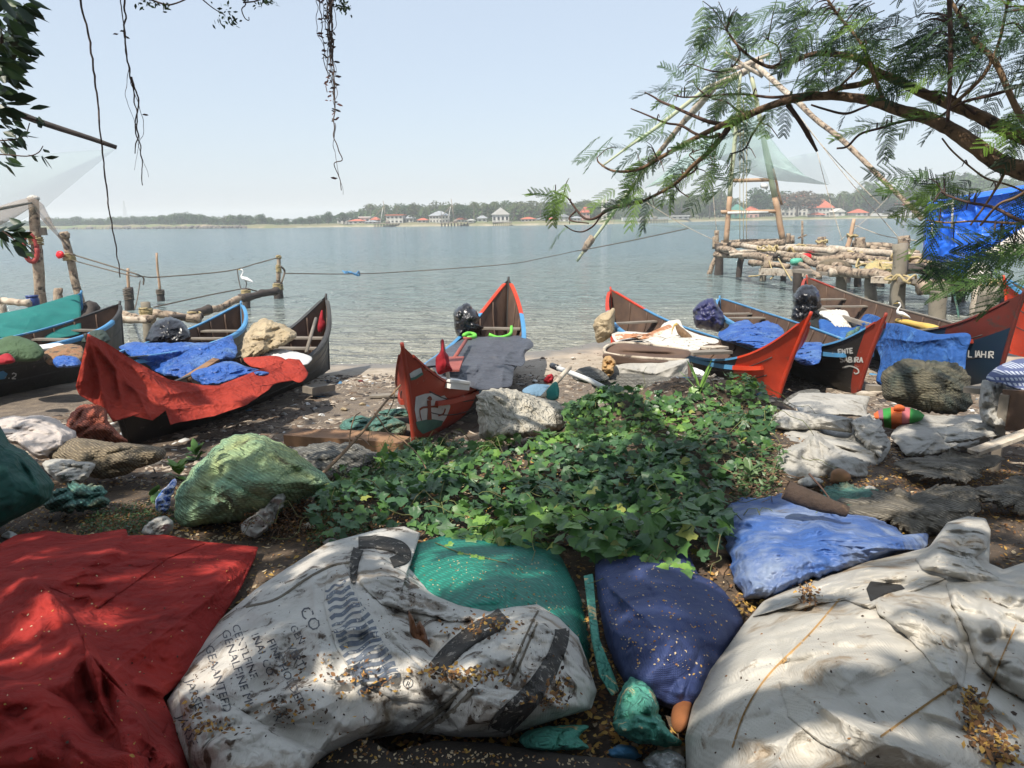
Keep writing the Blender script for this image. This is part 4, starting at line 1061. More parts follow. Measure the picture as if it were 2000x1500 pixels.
lashing(t, V(70, 470, Y), .19, .25, 5, 8); mk('cap', *tube_g([b - np.array([0, 0, .03]), b + np.array([0, 0, .05]), b + np.array([0, 0, .1])], [.17, .15, .05], 10, .1, 1), m_whitecloth, t)
mk('bracket', *box_g(V(80, 452, Y), (.3, .1, .22)), m_greyplank, t, smooth=False)
t, a, b, Y2 = post_thing(175, 640, 124, 456, .12, 'leaning weathered post with a roped top right of the thick trunk post', mats=(m_log,), z=.0); lashing(t, V(135, 502, Y2), .16, .2, 5, 9); mk('stub', *tube_g(log_pts(V(124, 462, Y2), V(130, 458, Y2 - .1), 4), [.14, .1], 7, .3, 2), m_log, t)
t, a, b, Y = post_thing(6, 640, 3, 588, .12, 'short pale post at the left frame edge', mats=(m_logpale,))
t = T('life_ring', 'faded red ring hung on the thick trunk post', 'life ring', V(62, 490, TP[2]))
an = np.linspace(0, 2 * math.pi, 29)[:-1]; cY = TP[2] - .22
ringp = np.array([V(59 + 13 * math.cos(q) + 4 * math.sin(q), 484 + 27 * math.sin(q), cY + .1 * math.cos(q)) for q in np.append(an, an[0])])
mk('ring', *tube_g(ringp, [.07], 8, .05, 1), M('faded_red_foam', (.42, .06, .05), (.3, .05, .05), 5, .7, .3, 30), t)
blob('buoy', [(109, 497), (112, 491), (118, 490), (124, 493), (125, 499), (121, 504), (114, 505), (110, 501)], (TP[2] - .4, TP[2] - .4), .1, m_brightred, wr=('soft', .002, 4), seed=3, nu=40, nv=12, label='bright red ball buoy hanging by the leaning post', cat='buoy')
t = T('bucket', 'dark blue barrel bucket standing behind the teal net', 'bucket', V(66, 600, TP[2] - .6))
cc = V(66, 600, TP[2] - .6); rr_ = .17
mk('body', *tube_g([cc, cc + (0, 0, .1), cc + (0, 0, .22), cc + (0, 0, .3)], [rr_ * .85, rr_, rr_, rr_ * .85], 14), M('dark_blue_plastic', (.02, .05, .2), None, 3, .4, .1, 20), t)
mk('rim', *tube_g([cc + (0, 0, .3), cc + (0, 0, .34)], [rr_ * .98, rr_ * .98], 14), MATS['dark_blue_plastic'], t)
RT = T('log_rail', 'line of lashed logs running out from the left bank to the tall post', 'log rail', V(300, 620, 18))
for k, (x0, y0, d0, x1, y1, d1, r, mt) in enumerate(((0, 588, 17, 58, 591, 16.8, .09, m_logpale), (160, 626, 16.4, 250, 620, 17.3, .13, m_logpale), (165, 612, 16.2, 232, 617, 17, .08, m_logdark), (235, 612, 17.3, 300, 625, 17, .1, m_log), (240, 624, 17, 290, 626, 17, .09, m_logpale),
                                                       (300, 612, 17.2, 392, 622, 17.4, .11, m_log), (330, 620, 17, 395, 616, 17.6, .07, m_logdark), (372, 616, 17.6, 410, 604, 18.2, .12, m_logdark), (392, 612, 18, 470, 583, 19.4, .10, m_log), (470, 582, 19.4, 543, 567, 20.6, .12, m_logdark), (160, 640, 15.5, 178, 600, 16, .18, m_logdark))):
    mk('log', *tube_g(log_pts(V(x0, y0, d0), V(x1, y1, d1), 12, .03, k), [r, r * .85, r], 8, .25, k), mt, RT)
lashing(RT, V(175, 628, 16.2), .2, .3, 5, 1); lashing(RT, V(380, 616, 17.6), .16, .2, 4, 2)
t = T('forked_stump', 'reddish forked stump sticking up behind the teal net', 'stump', V(116, 595, 16.5))
mk('stump', *tube_g(log_pts(V(115, 592, 16.5), V(112, 563, 16.5), 5), [.12, .07], 7, .3, 2), m_log, t); mk('prong', *tube_g(log_pts(V(116, 580, 16.5), V(120, 563, 16.5), 4), [.06, .04], 6, .3, 3), m_log, t)
# egret on its post
def bird(base, s, label, white=True, face=1, mats=None, hunched=False):
    """standing heron: body, curved neck, bill and legs grown as one skin, feet on BASE"""
    b = np.asarray(base, float); f = np.array([face, 0, 0.0]); u = np.array([0, 0, 1.0])
    t = T('heron', label, 'bird', b)
    P_ = lambda x, z, y=0: b + f * x * s + u * z * s + np.array([0, y * s, 0])
    if hunched:
        body = [P_(-.30, .10), P_(-.2, .17), P_(-.05, .30), P_(.08, .42), P_(.14, .50), P_(.17, .56)]; rad = np.array([.015, .05, .085, .08, .05, .035]) * s
        bill = [P_(.16, .57), P_(.22, .55), P_(.26, .45), P_(.27, .36)]; rb_ = np.array([.035, .02, .012, .004]) * s
    else:
        body = [P_(-.34, .26), P_(-.22, .31), P_(-.05, .38), P_(.08, .42), P_(.13, .50), P_(.08, .60), P_(.04, .68), P_(.08, .76), P_(.13, .77)]; rad = np.array([.01, .05, .085, .07, .035, .025, .022, .03, .028]) * s
        bill = [P_(.13, .77), P_(.2, .765), P_(.30, .75)]; rb_ = np.array([.022, .012, .003]) * s
    mk('body', *tube_g(smooth_path(body, 22), rad, 10), mats[0], t)
    mk('bill', *tube_g(bill, rb_, 6), mats[1], t)
    for q in (-.03, .03): mk('leg', *tube_g([P_(-.02, .36, q), P_(-.05, .18, q), P_(0, 0, q), P_(.06, .0, q)], np.array([.018, .01, .009, .006]) * s, 5), mats[2], t)
    mk('wing', *tube_g(smooth_path([P_(-.36, .22 if not hunched else .08, -.03), P_(-.15, .34 if not hunched else .22, -.06), P_(.05, .42, -.05)], 8), np.array([.008, .05, .03]) * s, 8), mats[0], t)
    mk('wing', *tube_g(smooth_path([P_(-.36, .22 if not hunched else .08, .03), P_(-.15, .34 if not hunched else .22, .06), P_(.05, .42, .05)], 8), np.array([.008, .05, .03]) * s, 8), mats[0], t)
    mk('eye', *rock_g(P_(.10 if not hunched else .17, .775 if not hunched else .585, -.024 if not hunched else -.03), .006 * s, 1), m_black, t)
m_feather = M('white_feathers', (.82, .82, .8), (.74, .74, .72), 9, .8, .3, 60)
m_bill = M('yellow_bill', (.55, .38, .08), None, 9, .5, .1, 40)
m_brownf = M('streaked_brown_feathers', (.24, .15, .08), (.14, .085, .05), 18, .85, .4, 60)
bird(EG, .85, 'white egret with a curved neck standing on the short post in the water', mats=(m_feather, m_bill, m_logdark), face=-1)
bird(V(1336, 686, 11.0), .75, 'brown pond heron hunched on the board of the orange-prowed boat', mats=(m_brownf, m_bill, m_bill), face=-1, hunched=True)
bird(V(1757, 634, 12.6), .5, 'white egret standing on the far rail behind the dark blue cloth', mats=(m_feather, m_bill, m_logdark), face=-1)
# lines between the posts
rope_line([(135, 495, TP[2] - .2), (250, 530, 18.6), (278, 540, 18.8)], .02, m_ropeg, 'upper dark rope from the leaning post down to the bound post')
rope_line([(140, 508, TP[2] - .2), (250, 537, 18.6), (278, 540, 18.8), (312, 541, 19.5), (440, 530, 21), (500, 515, 22), (543, 503, 22.4)], .016, m_ropeg, 'long sagging rope between the leaning post and the tall lashed post', n=40)
rope_line([(278, 540, 18.8), (281, 545, 18.8), (280, 556, 18.8)], .02, m_ropeg, 'short loose rope end below the knot beside the bound post')
rope_line([(300, 600, 17.2), (400, 578, 18.6), (472, 564, 20)], .016, m_ropeg, 'thin rope rising from the log rail to the egret post')
rope_line([(463, 525, 20), (466, 545, 20), (470, 563, 20)], .014, m_ropeg, 'thin vertical cord above the egret post')
rope_line([(484, 564, 20), (506, 570, 20.5)], .02, m_ropeg, 'short dark rope right of the egret')
rope_line([(274, 548, 18.7), (268, 585, 18.3), (263, 604, 18)], .014, m_ropeg, 'thin cord slanting down from the sagging rope beside the bound post')
rope_line([(548, 520, 22.2), (556, 530, 22.4), (550, 552, 22.2)], .03, m_ropeg, 'dark looped rope tied at the waist of the tall lashed post')
mk('rope_weed', *coil(V(686, 536, 30), .3, 20, 3, .03), m_hblue, label='scrap of blue net caught on the long mooring rope', cat='net scrap')
# left lift net and pole
mk('bamboo_pole', *tube_g(log_pts(V(-80, 182, 11), V(228, 288, 12), 12, .004, 2), [.06, .035], 7, .05, 1), m_logdark, label='dark pole sloping down from the top left corner over the water', cat='pole')
blob('lift_net', [(226, 291), (150, 295), (0, 310), (-120, 320), (-120, 520), (-40, 500), (0, 462), (40, 430), (90, 404), (160, 345), (200, 312)], (13, 13), .3, m_netfaint, nu=120, nv=14, thin=True, sharp=True, wr=('soft', .1, .6), seed=3, cen=(-10, 395), label='sheer pale green net stretched from the sloping pole tip', cat='fishing net')
blob('lift_net', [(64, 384), (85, 400), (105, 440), (130, 480), (136, 492), (112, 462), (82, 430), (70, 400), (30, 425), (0, 440), (-60, 460), (-60, 420), (0, 402), (40, 390)], (TP[2] - .3, TP[2] - .3), .1, M('faint_brown_netting', (.40, .33, .28), None, 2, .9, .1, 40, alpha=.42), nu=120, nv=10, thin=True, sharp=True, wr=('soft', .05, .8), seed=3, cen=(64, 402), label='brown fine net draped over the capped trunk post', cat='fishing net')
rope_line([(-20, 412, 14), (20, 404, 14.5), (62, 396, TP[2] - .2)], .03, m_ropeg, 'dark rope from the left edge to the capped trunk post')
# ------------------------------------------------------------------ boats
def remap(far, old, new):
    f = lambda Y: far - (far - Y) * (far - new) / (far - old)
    def g(d):
        if isinstance(d, tuple): return tuple(f(q) for q in d)
        if isinstance(d, list): return [(a, b, f(c)) for a, b, c in d]
        return f(d)
    return g
f3, f4, f5, f6, f7 = remap(14, 8.7, 7.6), remap(14.3, 8.3, 7.6), remap(16.2, 11.2, 9.3), remap(17.2, 11.6, 9.9), remap(18.6, 11.2, 10.1)
def boat(label, A, B, zm, zk, beam, sheer=(3.0, 3.0), mats=(m_hull, m_hull, m_hull), rails=(m_hblue, m_hblue, m_hblue), thr=(.72, .72),
         rake=(.9, .9), thw=(-.45, 0, .35, .62), inner=m_inner, group=None, railh=.05, stem=None, topmat=None, name='wooden_boat'):
    a3, b3 = V(*A), V(*B)
    ax = b3 - a3; ax[2] = 0; L_ = np.linalg.norm(ax); ax /= L_
    sd = np.array([ax[1], -ax[0], 0]); c = (a3 + b3) / 2
    e = c + 0; zkn = float(H(a3[0], a3[1] + .4)) - .07; zkf = max(float(H(b3[0], b3[1] - .3)), -.12) - .05
    def zg(s):
        s = np.asarray(s, float)
        return zm + np.where(s < 0, (a3[2] - zm) * np.abs(s) ** sheer[0], (b3[2] - zm) * np.abs(s) ** sheer[1])
    def kz(s):
        s = np.asarray(s, float)
        return zkn + (zkf - zkn) * (s + 1) / 2 + .10 * np.abs(s) ** 5
    def pt(s, v, side, ins=0.0):
        s = np.asarray(s, float); v = np.asarray(v, float)
        rk = np.where(s < 0, rake[0], rake[1])
        al = s * L_ / 2 * (rk + (1 - rk) * v ** 1.25)
        w = beam * np.maximum(1 - np.abs(s) ** 2.4, 0) ** .8 * (.10 + .90 * np.sin(v * math.pi / 2) ** .75)
        w = np.maximum(w - ins, .012) ; z0 = kz(s) + ins * 1.3
        z = z0 + (zg(s) - z0) * v
        p = c[None] * 0 + np.array([c[0], c[1], 0]) + al[..., None] * ax + (w * side)[..., None] * sd
        p[..., 2] = z
        return p
    t = T(name, label, 'boat', (c[0], c[1], min(zkn, zkf)), group)
    ns, nv = 57, 10
    S = np.linspace(-1, 1, ns); S = np.sign(S) * np.abs(S) ** .8; Vv = np.linspace(0, 1, nv)
    SS, VV = np.meshgrid(S, Vv, indexing='ij')
    def shell(ins, flip, vmax=1.0):
        vs, F, mi = [], [], []
        for side in (-1, 1):
            p = pt(SS, VV * vmax, np.full_like(SS, side), ins); o = len(vs) * ns * nv
            ids = np.arange(ns * nv).reshape(ns, nv) + o
            f = np.stack([ids[:-1, :-1], ids[1:, :-1], ids[1:, 1:], ids[:-1, 1:]], -1)
            if (side > 0) ^ flip: f = f[..., ::-1]
            vs.append(p.reshape(-1, 3)); F.append(f.reshape(-1, 4))
            sm = (S[:-1] + S[1:]) / 2
            mm = np.where(sm < -thr[0], 1, np.where(sm > thr[1], 2, 0))
            mq = np.repeat(mm[:, None], nv - 1, 1)
            if topmat: mq[np.ix_(sm < -topmat[0], np.arange(nv - 1) >= topmat[1])] = 3
            mi.append(mq.ravel())
        return np.concatenate(vs), np.concatenate(F), np.concatenate(mi)
    v, f, mi = shell(0, False)
    hull = mk('hull', v, f, list(mats) + ([topmat[2]] if topmat else []), t, midx=mi)
    v, f, mi2 = shell(.035, True, .985)
    mk('inner_planking', v, f, inner, t)
    # gunwale cap along the top edge; rubbing rail that runs lower and straighter than the upswept bow
    def strip(name, v_of, keep, rmats, o0, hh):
        for side in (-1, 1):
            s_ = S[keep]; vv = v_of(s_); q = pt(s_, vv, np.full(len(s_), side)); qi = pt(s_, vv, np.full(len(s_), side), .035)
            out = q - qi; out[:, 2] = 0; n = np.linalg.norm(out, axis=1)[:, None]; out = np.where(n > 1e-6, out / np.maximum(n, 1e-6), sd * side)
            up = np.array([0, 0, 1.0])
            ring = [q + out * o0 + up * .010, q + out * (o0 + .004) - up * hh, q - out * .005 - up * hh, q - out * .045 + up * .002, q - out * .045 + up * .012]
            m_ = len(q); vs = np.concatenate(ring); F = []; mm = []
            for i in range(m_ - 1):
                sm = (s_[i] + s_[i + 1]) / 2
                for r_ in range(5):
                    r2 = (r_ + 1) % 5
                    F.append((r_ * m_ + i, r_ * m_ + i + 1, r2 * m_ + i + 1, r2 * m_ + i)); mm.append(1 if sm < -thr[0] else 2 if sm > thr[1] else 0)
            F.append(tuple(r_ * m_ for r_ in range(5))); mm.append(1); F.append(tuple(r_ * m_ + m_ - 1 for r_ in range(5))[::-1]); mm.append(2)
            mk(name, vs, F, rmats, t, midx=mm, smooth=False)
    low = lambda q: np.where(q < 0, np.clip((zm + .22 * (zg(q) - zm) - kz(q)) / (zg(q) - kz(q)), .3, 1), 1)
    strip('gunwale', lambda q: np.ones_like(q), (np.abs(S) < .985), [rails[0], mats[1] if not topmat else topmat[2], rails[2]], .014, .02)
    strip('rub_rail', lambda q: low(q) - .01, (S > -.90) & (S < .985), list(rails), .034, railh)
    for e, s0 in ((0, -1), (1, 1)):
        vv = np.linspace(0, 1.0, 12); p = pt(np.full(12, s0), vv, np.zeros(12)); p = p + ax * s0 * .012
        p = np.vstack([p, p[-1] + np.array([0, 0, .05]) + ax * s0 * .02])
        mk('stem', *tube_g(p, [.03, .034, .03, .022], 6), (stem or mats)[e + 1], t)
    for side in (-1, 1):
        for v0 in (.42, .70):
            q = pt(S[3:-3], np.full(len(S) - 6, v0), np.full(len(S) - 6, side)); mk('plank_seam', *tube_g(q, [.009], 4), m_greyboat, t)
    for s0 in thw:
        a = pt(np.array([s0]), np.array([.86]), np.array([-1.0]), .03)[0]; b = pt(np.array([s0]), np.array([.86]), np.array([1.0]), .03)[0]
        mk('thwart', *beam_g(a, b, .16, .03, .003, s0), m_greyplank, t, smooth=False)
    for s0 in np.linspace(-.8, .85, 12):
        vv = np.linspace(.05, .97, 8)
        p = np.vstack([pt(np.full(8, s0), vv[::-1], np.full(8, -1.0), .05), pt(np.full(8, s0), vv, np.full(8, 1.0), .05)])
        mk('rib', *tube_g(p, [.017], 4), m_inner, t)
    return dict(t=t, hull=hull, pt=pt, ax=ax, sd=sd, c=c, zg=zg)

GB = 'wooden fishing boats drawn up on the beach'
b4 = boat('black boat with a red prow bearing a painted flag and figure, grey tarpaulin over it', (787, 678, 7.6), (993, 546, 14.3), .84, (.36, .30), .66, (5.0, 2.8),
          (m_hull, m_hred2, m_hull), (m_hblue, m_hred2, m_hred), (.62, .74), (.93, .88), (-.1, .5, .66), group=GB)
b3 = boat('long black boat with its near end under a draped red cloth', (172, 660, 7.6), (636, 579, 14.0), .80, (.34, .30), .62, (4.2, 3.4),
          (m_hull, m_hull, m_greyboat), (m_greyboat, m_greyboat, m_greyboat), (.8, .8), (.88, .96), (.3, .55, .7), group=GB)
b2 = boat('boat with a pale blue prow and a blue tarpaulin, behind the red-draped boat', (214, 700, 10.6), (470, 593, 15.0), .93, (.42, .22), .62, (3, 2.8),
          (m_hull, m_hull, m_hblue), (m_hblue, m_hblue, m_hblue), (.8, .70), (.92, .96), (.35, .6), group=GB)
b1 = boat('black boat with a blue rail and a painted figure 2, at the left edge', (-330, 640, 9.4), (233, 593, 14.8), 1.02, (.38, .15), .7, (3, 2.8),
          (m_hull, m_hull, m_greyboat), (m_hblue, m_hblue, m_greyboat), (.8, .70), (.92, .96), (.4, .65), group=GB)
b0 = boat('boat with a blue prow tip under a teal net sheet, farthest left', (-560, 600, 12.0), (157, 572, 15.8), 1.0, (.25, .0), .6, (3, 2.6),
          (m_hull, m_hull, m_hblue), (m_hblue, m_hblue, m_hblue), (.8, .84), (.92, .96), (.4, .65), group=GB)
b5 = boat('black boat with a vivid orange-red prow and blue rail behind the vines', (1581, 616, 9.3), (1193, 565, 16.2), .80, (.30, .12), .72, (5.0, 3.0),
          (m_hull, m_hred, m_hred), (m_hblue, m_hred, m_hred), (.73, .72), (.84, .96), (.35, .62), group=GB)
b6 = boat('black boat with a red prow edge and white lettering ENTE SABIRA', (1728, 618, 9.9), (1406, 582, 17.2), .86, (.32, .05), .64, (5.0, 3.0),
          (m_hull, m_hred2, m_hblue), (m_hblue, m_hblue, m_hblue), (.93, .8), (.86, .95), (-.5, .55, .7), group=GB)
b7 = boat('boat with a dark maroon prow lettered LIAHIR and a blue cloth over its side', (1998, 572, 10.1), (1576, 541, 18.6), .98, (.38, .0), .8, (4.5, 3.0),
          (m_hnavy, m_hnavy, m_dkred), (m_greyplank, m_hred2, m_hred2), (.74, .8), (.93, .92), (.5, .7), group=GB, stem=(m_dkred, m_dkred, m_hred2), topmat=(.76, 6, m_dkred))
b8 = boat('boat with a plain orange-red prow at the right edge below the branch', (2560, 640, 11.5), (1962, 542, 14.6), 1.05, (.4, .05), .7, (3, 2.6),
          (m_hull, m_hred, m_hred), (m_hblue, m_hred, m_hblue), (.8, .5), (.92, .88), (.3,), group=GB)
for b in (b0, b1, b2, b3, b4, b5, b6, b7, b8):
    b['t'].name = 'wooden_boat'

# ------------------------------------------------------------------ covers, cloths and loads on the boats
blob('red_cloth', [(172, 652), (205, 668), (260, 703), (330, 742), (395, 752), (445, 752), (500, 742), (535, 728), (560, 700), (585, 702), (600, 724), (585, 742), (545, 738), (525, 762), (480, 792), (420, 812), (345, 826), (333, 830), (322, 795), (306, 792), (300, 822),
                   (235, 806), (222, 826), (205, 800), (185, 790), (155, 772), (148, 755), (160, 700)], f3([(172, 655, 8.45), (150, 765, 8.3), (222, 826, 8.35), (340, 826, 8.75), (260, 703, 9.0), (400, 752, 9.6), (420, 812, 9.15), (530, 760, 9.9), (590, 730, 10.6), (560, 700, 10.9), (500, 742, 10.0), (300, 800, 8.7), (230, 740, 8.7), (480, 780, 9.5)]),
     .0, m_red2, nu=260, nv=60, thin=True, sharp=True, wr=('cloth', .03, 2.2), cen=(350, 782), seed=4, over=bvh_of(b3['hull']), off=.05,
     folds=[([(172, 655), (190, 720), (205, 800)], 7, .10), ([(175, 660), (225, 720), (240, 800)], 6, .08), ([(175, 660), (160, 760)], 6, .07), ([(210, 680), (330, 770), (520, 745)], 8, .06), ([(230, 740), (330, 800), (480, 785)], 6, .04), ([(180, 665), (270, 770), (290, 815)], 6, .05)],
     label='torn red cloth draped over the near end of the long black boat', cat='cloth')
blob('red_cloth', [(475, 700), (500, 697), (540, 695), (565, 706), (598, 722), (600, 735), (585, 748), (560, 738), (520, 724), (490, 716)], f3((10.3, 11.0)), .12, m_red2, wr=('cloth', .05, 3.5), seed=5, nu=80, nv=18,
     label='bunched end of red cloth on the rail behind the blue sheet', cat='cloth')
blob('tarpaulin', [(375, 735), (385, 722), (410, 716), (432, 706), (455, 706), (480, 715), (505, 722), (527, 728), (510, 738), (470, 745), (440, 752), (400, 752)], f3((10.0, 10.6)), .16, m_bluetarp, wr=('crumple', .09, 4), seed=6, nu=110, nv=26,
     label='crumpled blue plastic sheet heaped on the red cloth of the long boat', cat='tarpaulin')
blob('tarpaulin', [(232, 678), (262, 668), (290, 670), (330, 668), (380, 670), (420, 668), (450, 655), (459, 660), (460, 690), (455, 702), (420, 716), (385, 728), (362, 740), (330, 736), (300, 722), (262, 700)], (10.7, 12.6), .22, m_bluetarp, wr=('crumple', .07, 2.5), seed=7, nu=140, nv=30, over=bvh_of(b2['hull']), off=-.1,
     label='blue tarpaulin spread over the boat with the pale blue prow', cat='tarpaulin')
mk('plank', *beam_g(V(360, 742, 10.2), V(440, 692, 11.6), .14, .04, .006), m_plank, smooth=False, label='brown plank slanting across the blue tarpaulin of the boat behind', cat='plank')
blob('motor_cover', [(287, 652), (300, 632), (325, 620), (350, 624), (368, 642), (373, 662), (350, 670), (320, 672), (290, 672), (284, 664)], (12.8, 13.2), .32, m_black, wr=('crumple', .08, 4), seed=8, nu=90, nv=22, label='black cover over a motor on the boat with the pale blue prow', cat='motor cover')
blob('canvas_cover', [(470, 690), (474, 665), (490, 640), (508, 624), (530, 624), (555, 636), (575, 650), (573, 664), (545, 680), (520, 690), (488, 702), (472, 702)], f3((11.6, 12.4)), .36, m_beige, wr=('crumple', .11, 3), seed=9, nu=100, nv=24,
     folds=[([(520, 626), (512, 690)], 5, .09), ([(520, 626), (575, 655)], 5, .05)], label='beige canvas cover over a motor on the long black boat', cat='canvas cover')
blob('net_heap', [(505, 700), (515, 690), (540, 682), (570, 685), (608, 697), (600, 712), (575, 712), (540, 700)], f3((11.2, 12.0)), .2, M('white_nylon_net', (.62, .62, .6), (.5, .5, .49), 4, .9, .9, 110, bdist=.008), wr=('net', .03, 5), seed=10, label='white nylon net heaped inside the long black boat', cat='fishing net')
mk('oar', *tube_g([V(598, 688, f3(12.0)), V(617, 622, f3(13.2))], [.03], 8), m_greyplank, label='grey wooden pole leaning inside the far end of the long black boat', cat='pole')
blob('red_rag', [(620, 640), (626, 610), (630, 606), (632, 622), (636, 634), (626, 650)], f3((13.6, 13.6)), .05, m_redflag, wr=('cloth', .03, 6), seed=11, nu=40, nv=10, label='red rag hanging in the far prow of the long black boat', cat='rag')

# centre boat
blob('tarpaulin', [(862, 688), (905, 662), (950, 657), (1000, 655), (1030, 660), (1042, 675), (1026, 690), (1026, 706), (1018, 716), (1005, 716), (1000, 752), (980, 758), (955, 762), (930, 760), (900, 748), (868, 745), (845, 720), (830, 712)],
     f4([(862, 688, 11.0), (950, 657, 12.4), (1040, 672, 12.2), (1018, 716, 10.7), (1000, 755, 9.5), (900, 750, 9.3), (835, 715, 9.6), (940, 700, 10.7), (870, 740, 9.2)]), 
     .20, m_greytarp, nu=200, nv=44, wr=('cloth', .05, 1.6), fine=('crumple', .025, 5), pleats=26, seed=12, over=bvh_of(b4['hull']), off=-.06,
     folds=[([(1010, 668), (985, 700), (980, 752)], 9, .16), ([(960, 680), (1000, 740)], 8, .13), ([(880, 740), (930, 720), (975, 715)], 9, .14), ([(900, 670), (930, 700), (990, 705)], 7, -.10), ([(1035, 665), (1015, 700)], 6, .12)],
     label='dark grey tarpaulin stretched over the centre boat with the red prow', cat='tarpaulin')
blob('motor_cover', [(888, 640), (886, 618), (893, 600), (912, 593), (925, 603), (938, 622), (930, 632), (945, 640), (925, 650), (918, 658), (905, 656), (895, 658)], f4((12.9, 12.9)), .26, m_black, wr=('crumple', .08, 4), seed=13, nu=90, nv=22, label='black plastic cover over the motor of the centre boat', cat='motor cover')
t = T('oar', 'red wooden oar with a broad blade lying on the dark grey tarpaulin', 'oar', V(880, 715, f4(9.3)))
mk('shaft', *tube_g([V(912, 662, f4(11.4)), V(887, 700, f4(9.9))], [.028, .028], 8), M('pinkish_red_wood', (.32, .09, .07), (.22, .06, .05), 6, .7, .4, 30), t)
mk('handle', *tube_g([V(905, 660.5, f4(11.3)), V(921, 661.5, f4(11.35))], [.022], 8), MATS['pinkish_red_wood'], t)
mk('blade', *beam_g(V(889, 698, f4(9.95)), V(878, 724, f4(9.2)), .24, .025), MATS['pinkish_red_wood'], t, smooth=False)
t = T('flag', 'crimson flag on a short pole stuck in the centre boat', 'flag', V(879, 755, f4(8.9)))
mk('pole', *tube_g([V(879, 758, f4(8.9)), V(863, 665, f4(8.8))], [.022, .026], 8), m_logpale, t)
blob('flag_cloth', [(862, 664), (867, 666), (868, 684), (876, 695), (878, 710), (884, 724), (872, 727), (858, 732), (852, 722), (851, 700), (860, 685)], f4((8.75, 8.75)), .05, m_redflag, t, wr=('cloth', .05, 5), seed=14, nu=70, nv=16, folds=[([(865, 680), (873, 720)], 3, .05)])
t = T('foam_box', 'white foam box sitting in the near end of the centre boat', 'foam box', V(888, 755, f4(8.9)))
mk('body', *beam_g(V(868, 748, f4(8.8)), V(905, 752, f4(9.0)), .22, .10), m_white, t, smooth=False)
mk('lid', *beam_g(V(866, 741, f4(8.8)), V(906, 745, f4(9.0)), .24, .03), m_white, t, smooth=False)
mk('lime_rope', *tube_g(smooth_path([V(906, 655, f4(12.2)), V(915, 651, f4(12.4)), V(926, 653, f4(12.4)), V(927, 658, f4(12.2)), V(914, 660, f4(12.0))], 14), [.035], 6), m_lime, label='lime green rope bundle beside the motor of the centre boat', cat='rope')
mk('lime_rope', *tube_g(smooth_path([V(955, 653, f4(12.4)), V(972, 659, f4(12.4)), V(990, 656, f4(12.5)), V(998, 650, f4(12.7)), V(999, 638, f4(13))], 14), [.03], 6), m_lime, label='lime green rope hanging over the thwart of the centre boat', cat='rope')

# orange prow boat
blob('canvas_cover', [(1160, 628), (1168, 618), (1190, 606), (1200, 603), (1201, 635), (1196, 655), (1180, 666), (1166, 668), (1160, 645)], f5((14.6, 14.6)), .25, m_beige, wr=('crumple', .04, 4), seed=15, nu=80, nv=20, label='beige canvas cover hung outside the far end of the orange-prowed boat', cat='canvas cover')
blob('white_cloth', [(1200, 648), (1240, 648), (1280, 650), (1300, 630), (1325, 626), (1335, 640), (1370, 655), (1400, 662), (1405, 670), (1375, 675), (1360, 686), (1320, 686), (1285, 682), (1250, 665), (1204, 668)],
     f5([(1200, 655, 14.2), (1325, 628, 14.0), (1405, 668, 12.2), (1360, 686, 11.6), (1285, 682, 12.0), (1210, 668, 13.2), (1260, 650, 13.8)]), .16, m_whitecloth, nu=150, nv=34, wr=('crumple', .10, 3), seed=16, label='white cloth with brown stains spread over the orange-prowed boat', cat='cloth')
blob('brown_rag', [(1202, 652), (1240, 652), (1275, 650), (1305, 634), (1315, 650), (1290, 660), (1262, 664), (1230, 660), (1206, 664)], f5((13.0, 13.5)), .12, M('rust_brown_cloth', (.42, .2, .1), (.3, .14, .08), 5, .85, .4, 40, c3=(.6, .5, .4), s3=5, t3=.55, w3=.04), wr=('crumple', .07, 4), seed=17, nu=90, nv=20, label='rust brown cloth lying across the white one on the orange-prowed boat', cat='cloth')
mk('plank', *beam_g(V(1345, 690, f5(11.3)), V(1422, 686, f5(11.6)), .18, .04, .006), m_greyplank, smooth=False, label='grey board laid across the rail of the orange-prowed boat', cat='plank')
mk('plank', *beam_g(V(1375, 680, f5(11.8)), V(1412, 677, f5(12.0)), .2, .03, .006), m_logpale, smooth=False, label='pale board behind the grey one on the orange-prowed boat', cat='plank')
blob('tarpaulin', [(1404, 652), (1420, 640), (1440, 628), (1460, 624), (1470, 634), (1495, 628), (1525, 640), (1540, 660), (1556, 690), (1600, 668), (1605, 700), (1590, 712), (1565, 712), (1530, 690), (1480, 682), (1440, 672), (1410, 664)],
     f6([(1404, 655, 14.0), (1460, 626, 14.6), (1525, 640, 14.0), (1480, 682, 12.6), (1600, 690, 12.0), (1565, 712, 11.7), (1440, 672, 13)]), .28, m_bluetarp, nu=200, nv=44, wr=('crumple', .10, 2.6), seed=18, over=bvh_of(b6['hull']), off=-.15, label='rumpled blue tarpaulin over the boat behind the orange prow', cat='tarpaulin')
blob('motor_cover', [(1353, 618), (1358, 600), (1375, 586), (1392, 582), (1402, 595), (1413, 615), (1415, 635), (1405, 648), (1385, 645), (1362, 640), (1354, 628)], f6((15.3, 15.3)), .32, m_purple, wr=('crumple', .08, 4), seed=19, nu=90, nv=22, label='dark purple cover over the motor behind the orange-prowed boat', cat='motor cover')
blob('motor_cover', [(1550, 585), (1556, 568), (1572, 555), (1590, 560), (1603, 580), (1603, 600), (1590, 608), (1600, 618), (1580, 626), (1556, 632), (1546, 620), (1549, 600)], f7((15.5, 15.5)), .34, m_black, wr=('crumple', .11, 3.5), seed=20, nu=90, nv=24, label='black plastic cover over the motor of the boat nearest the jetty', cat='motor cover')
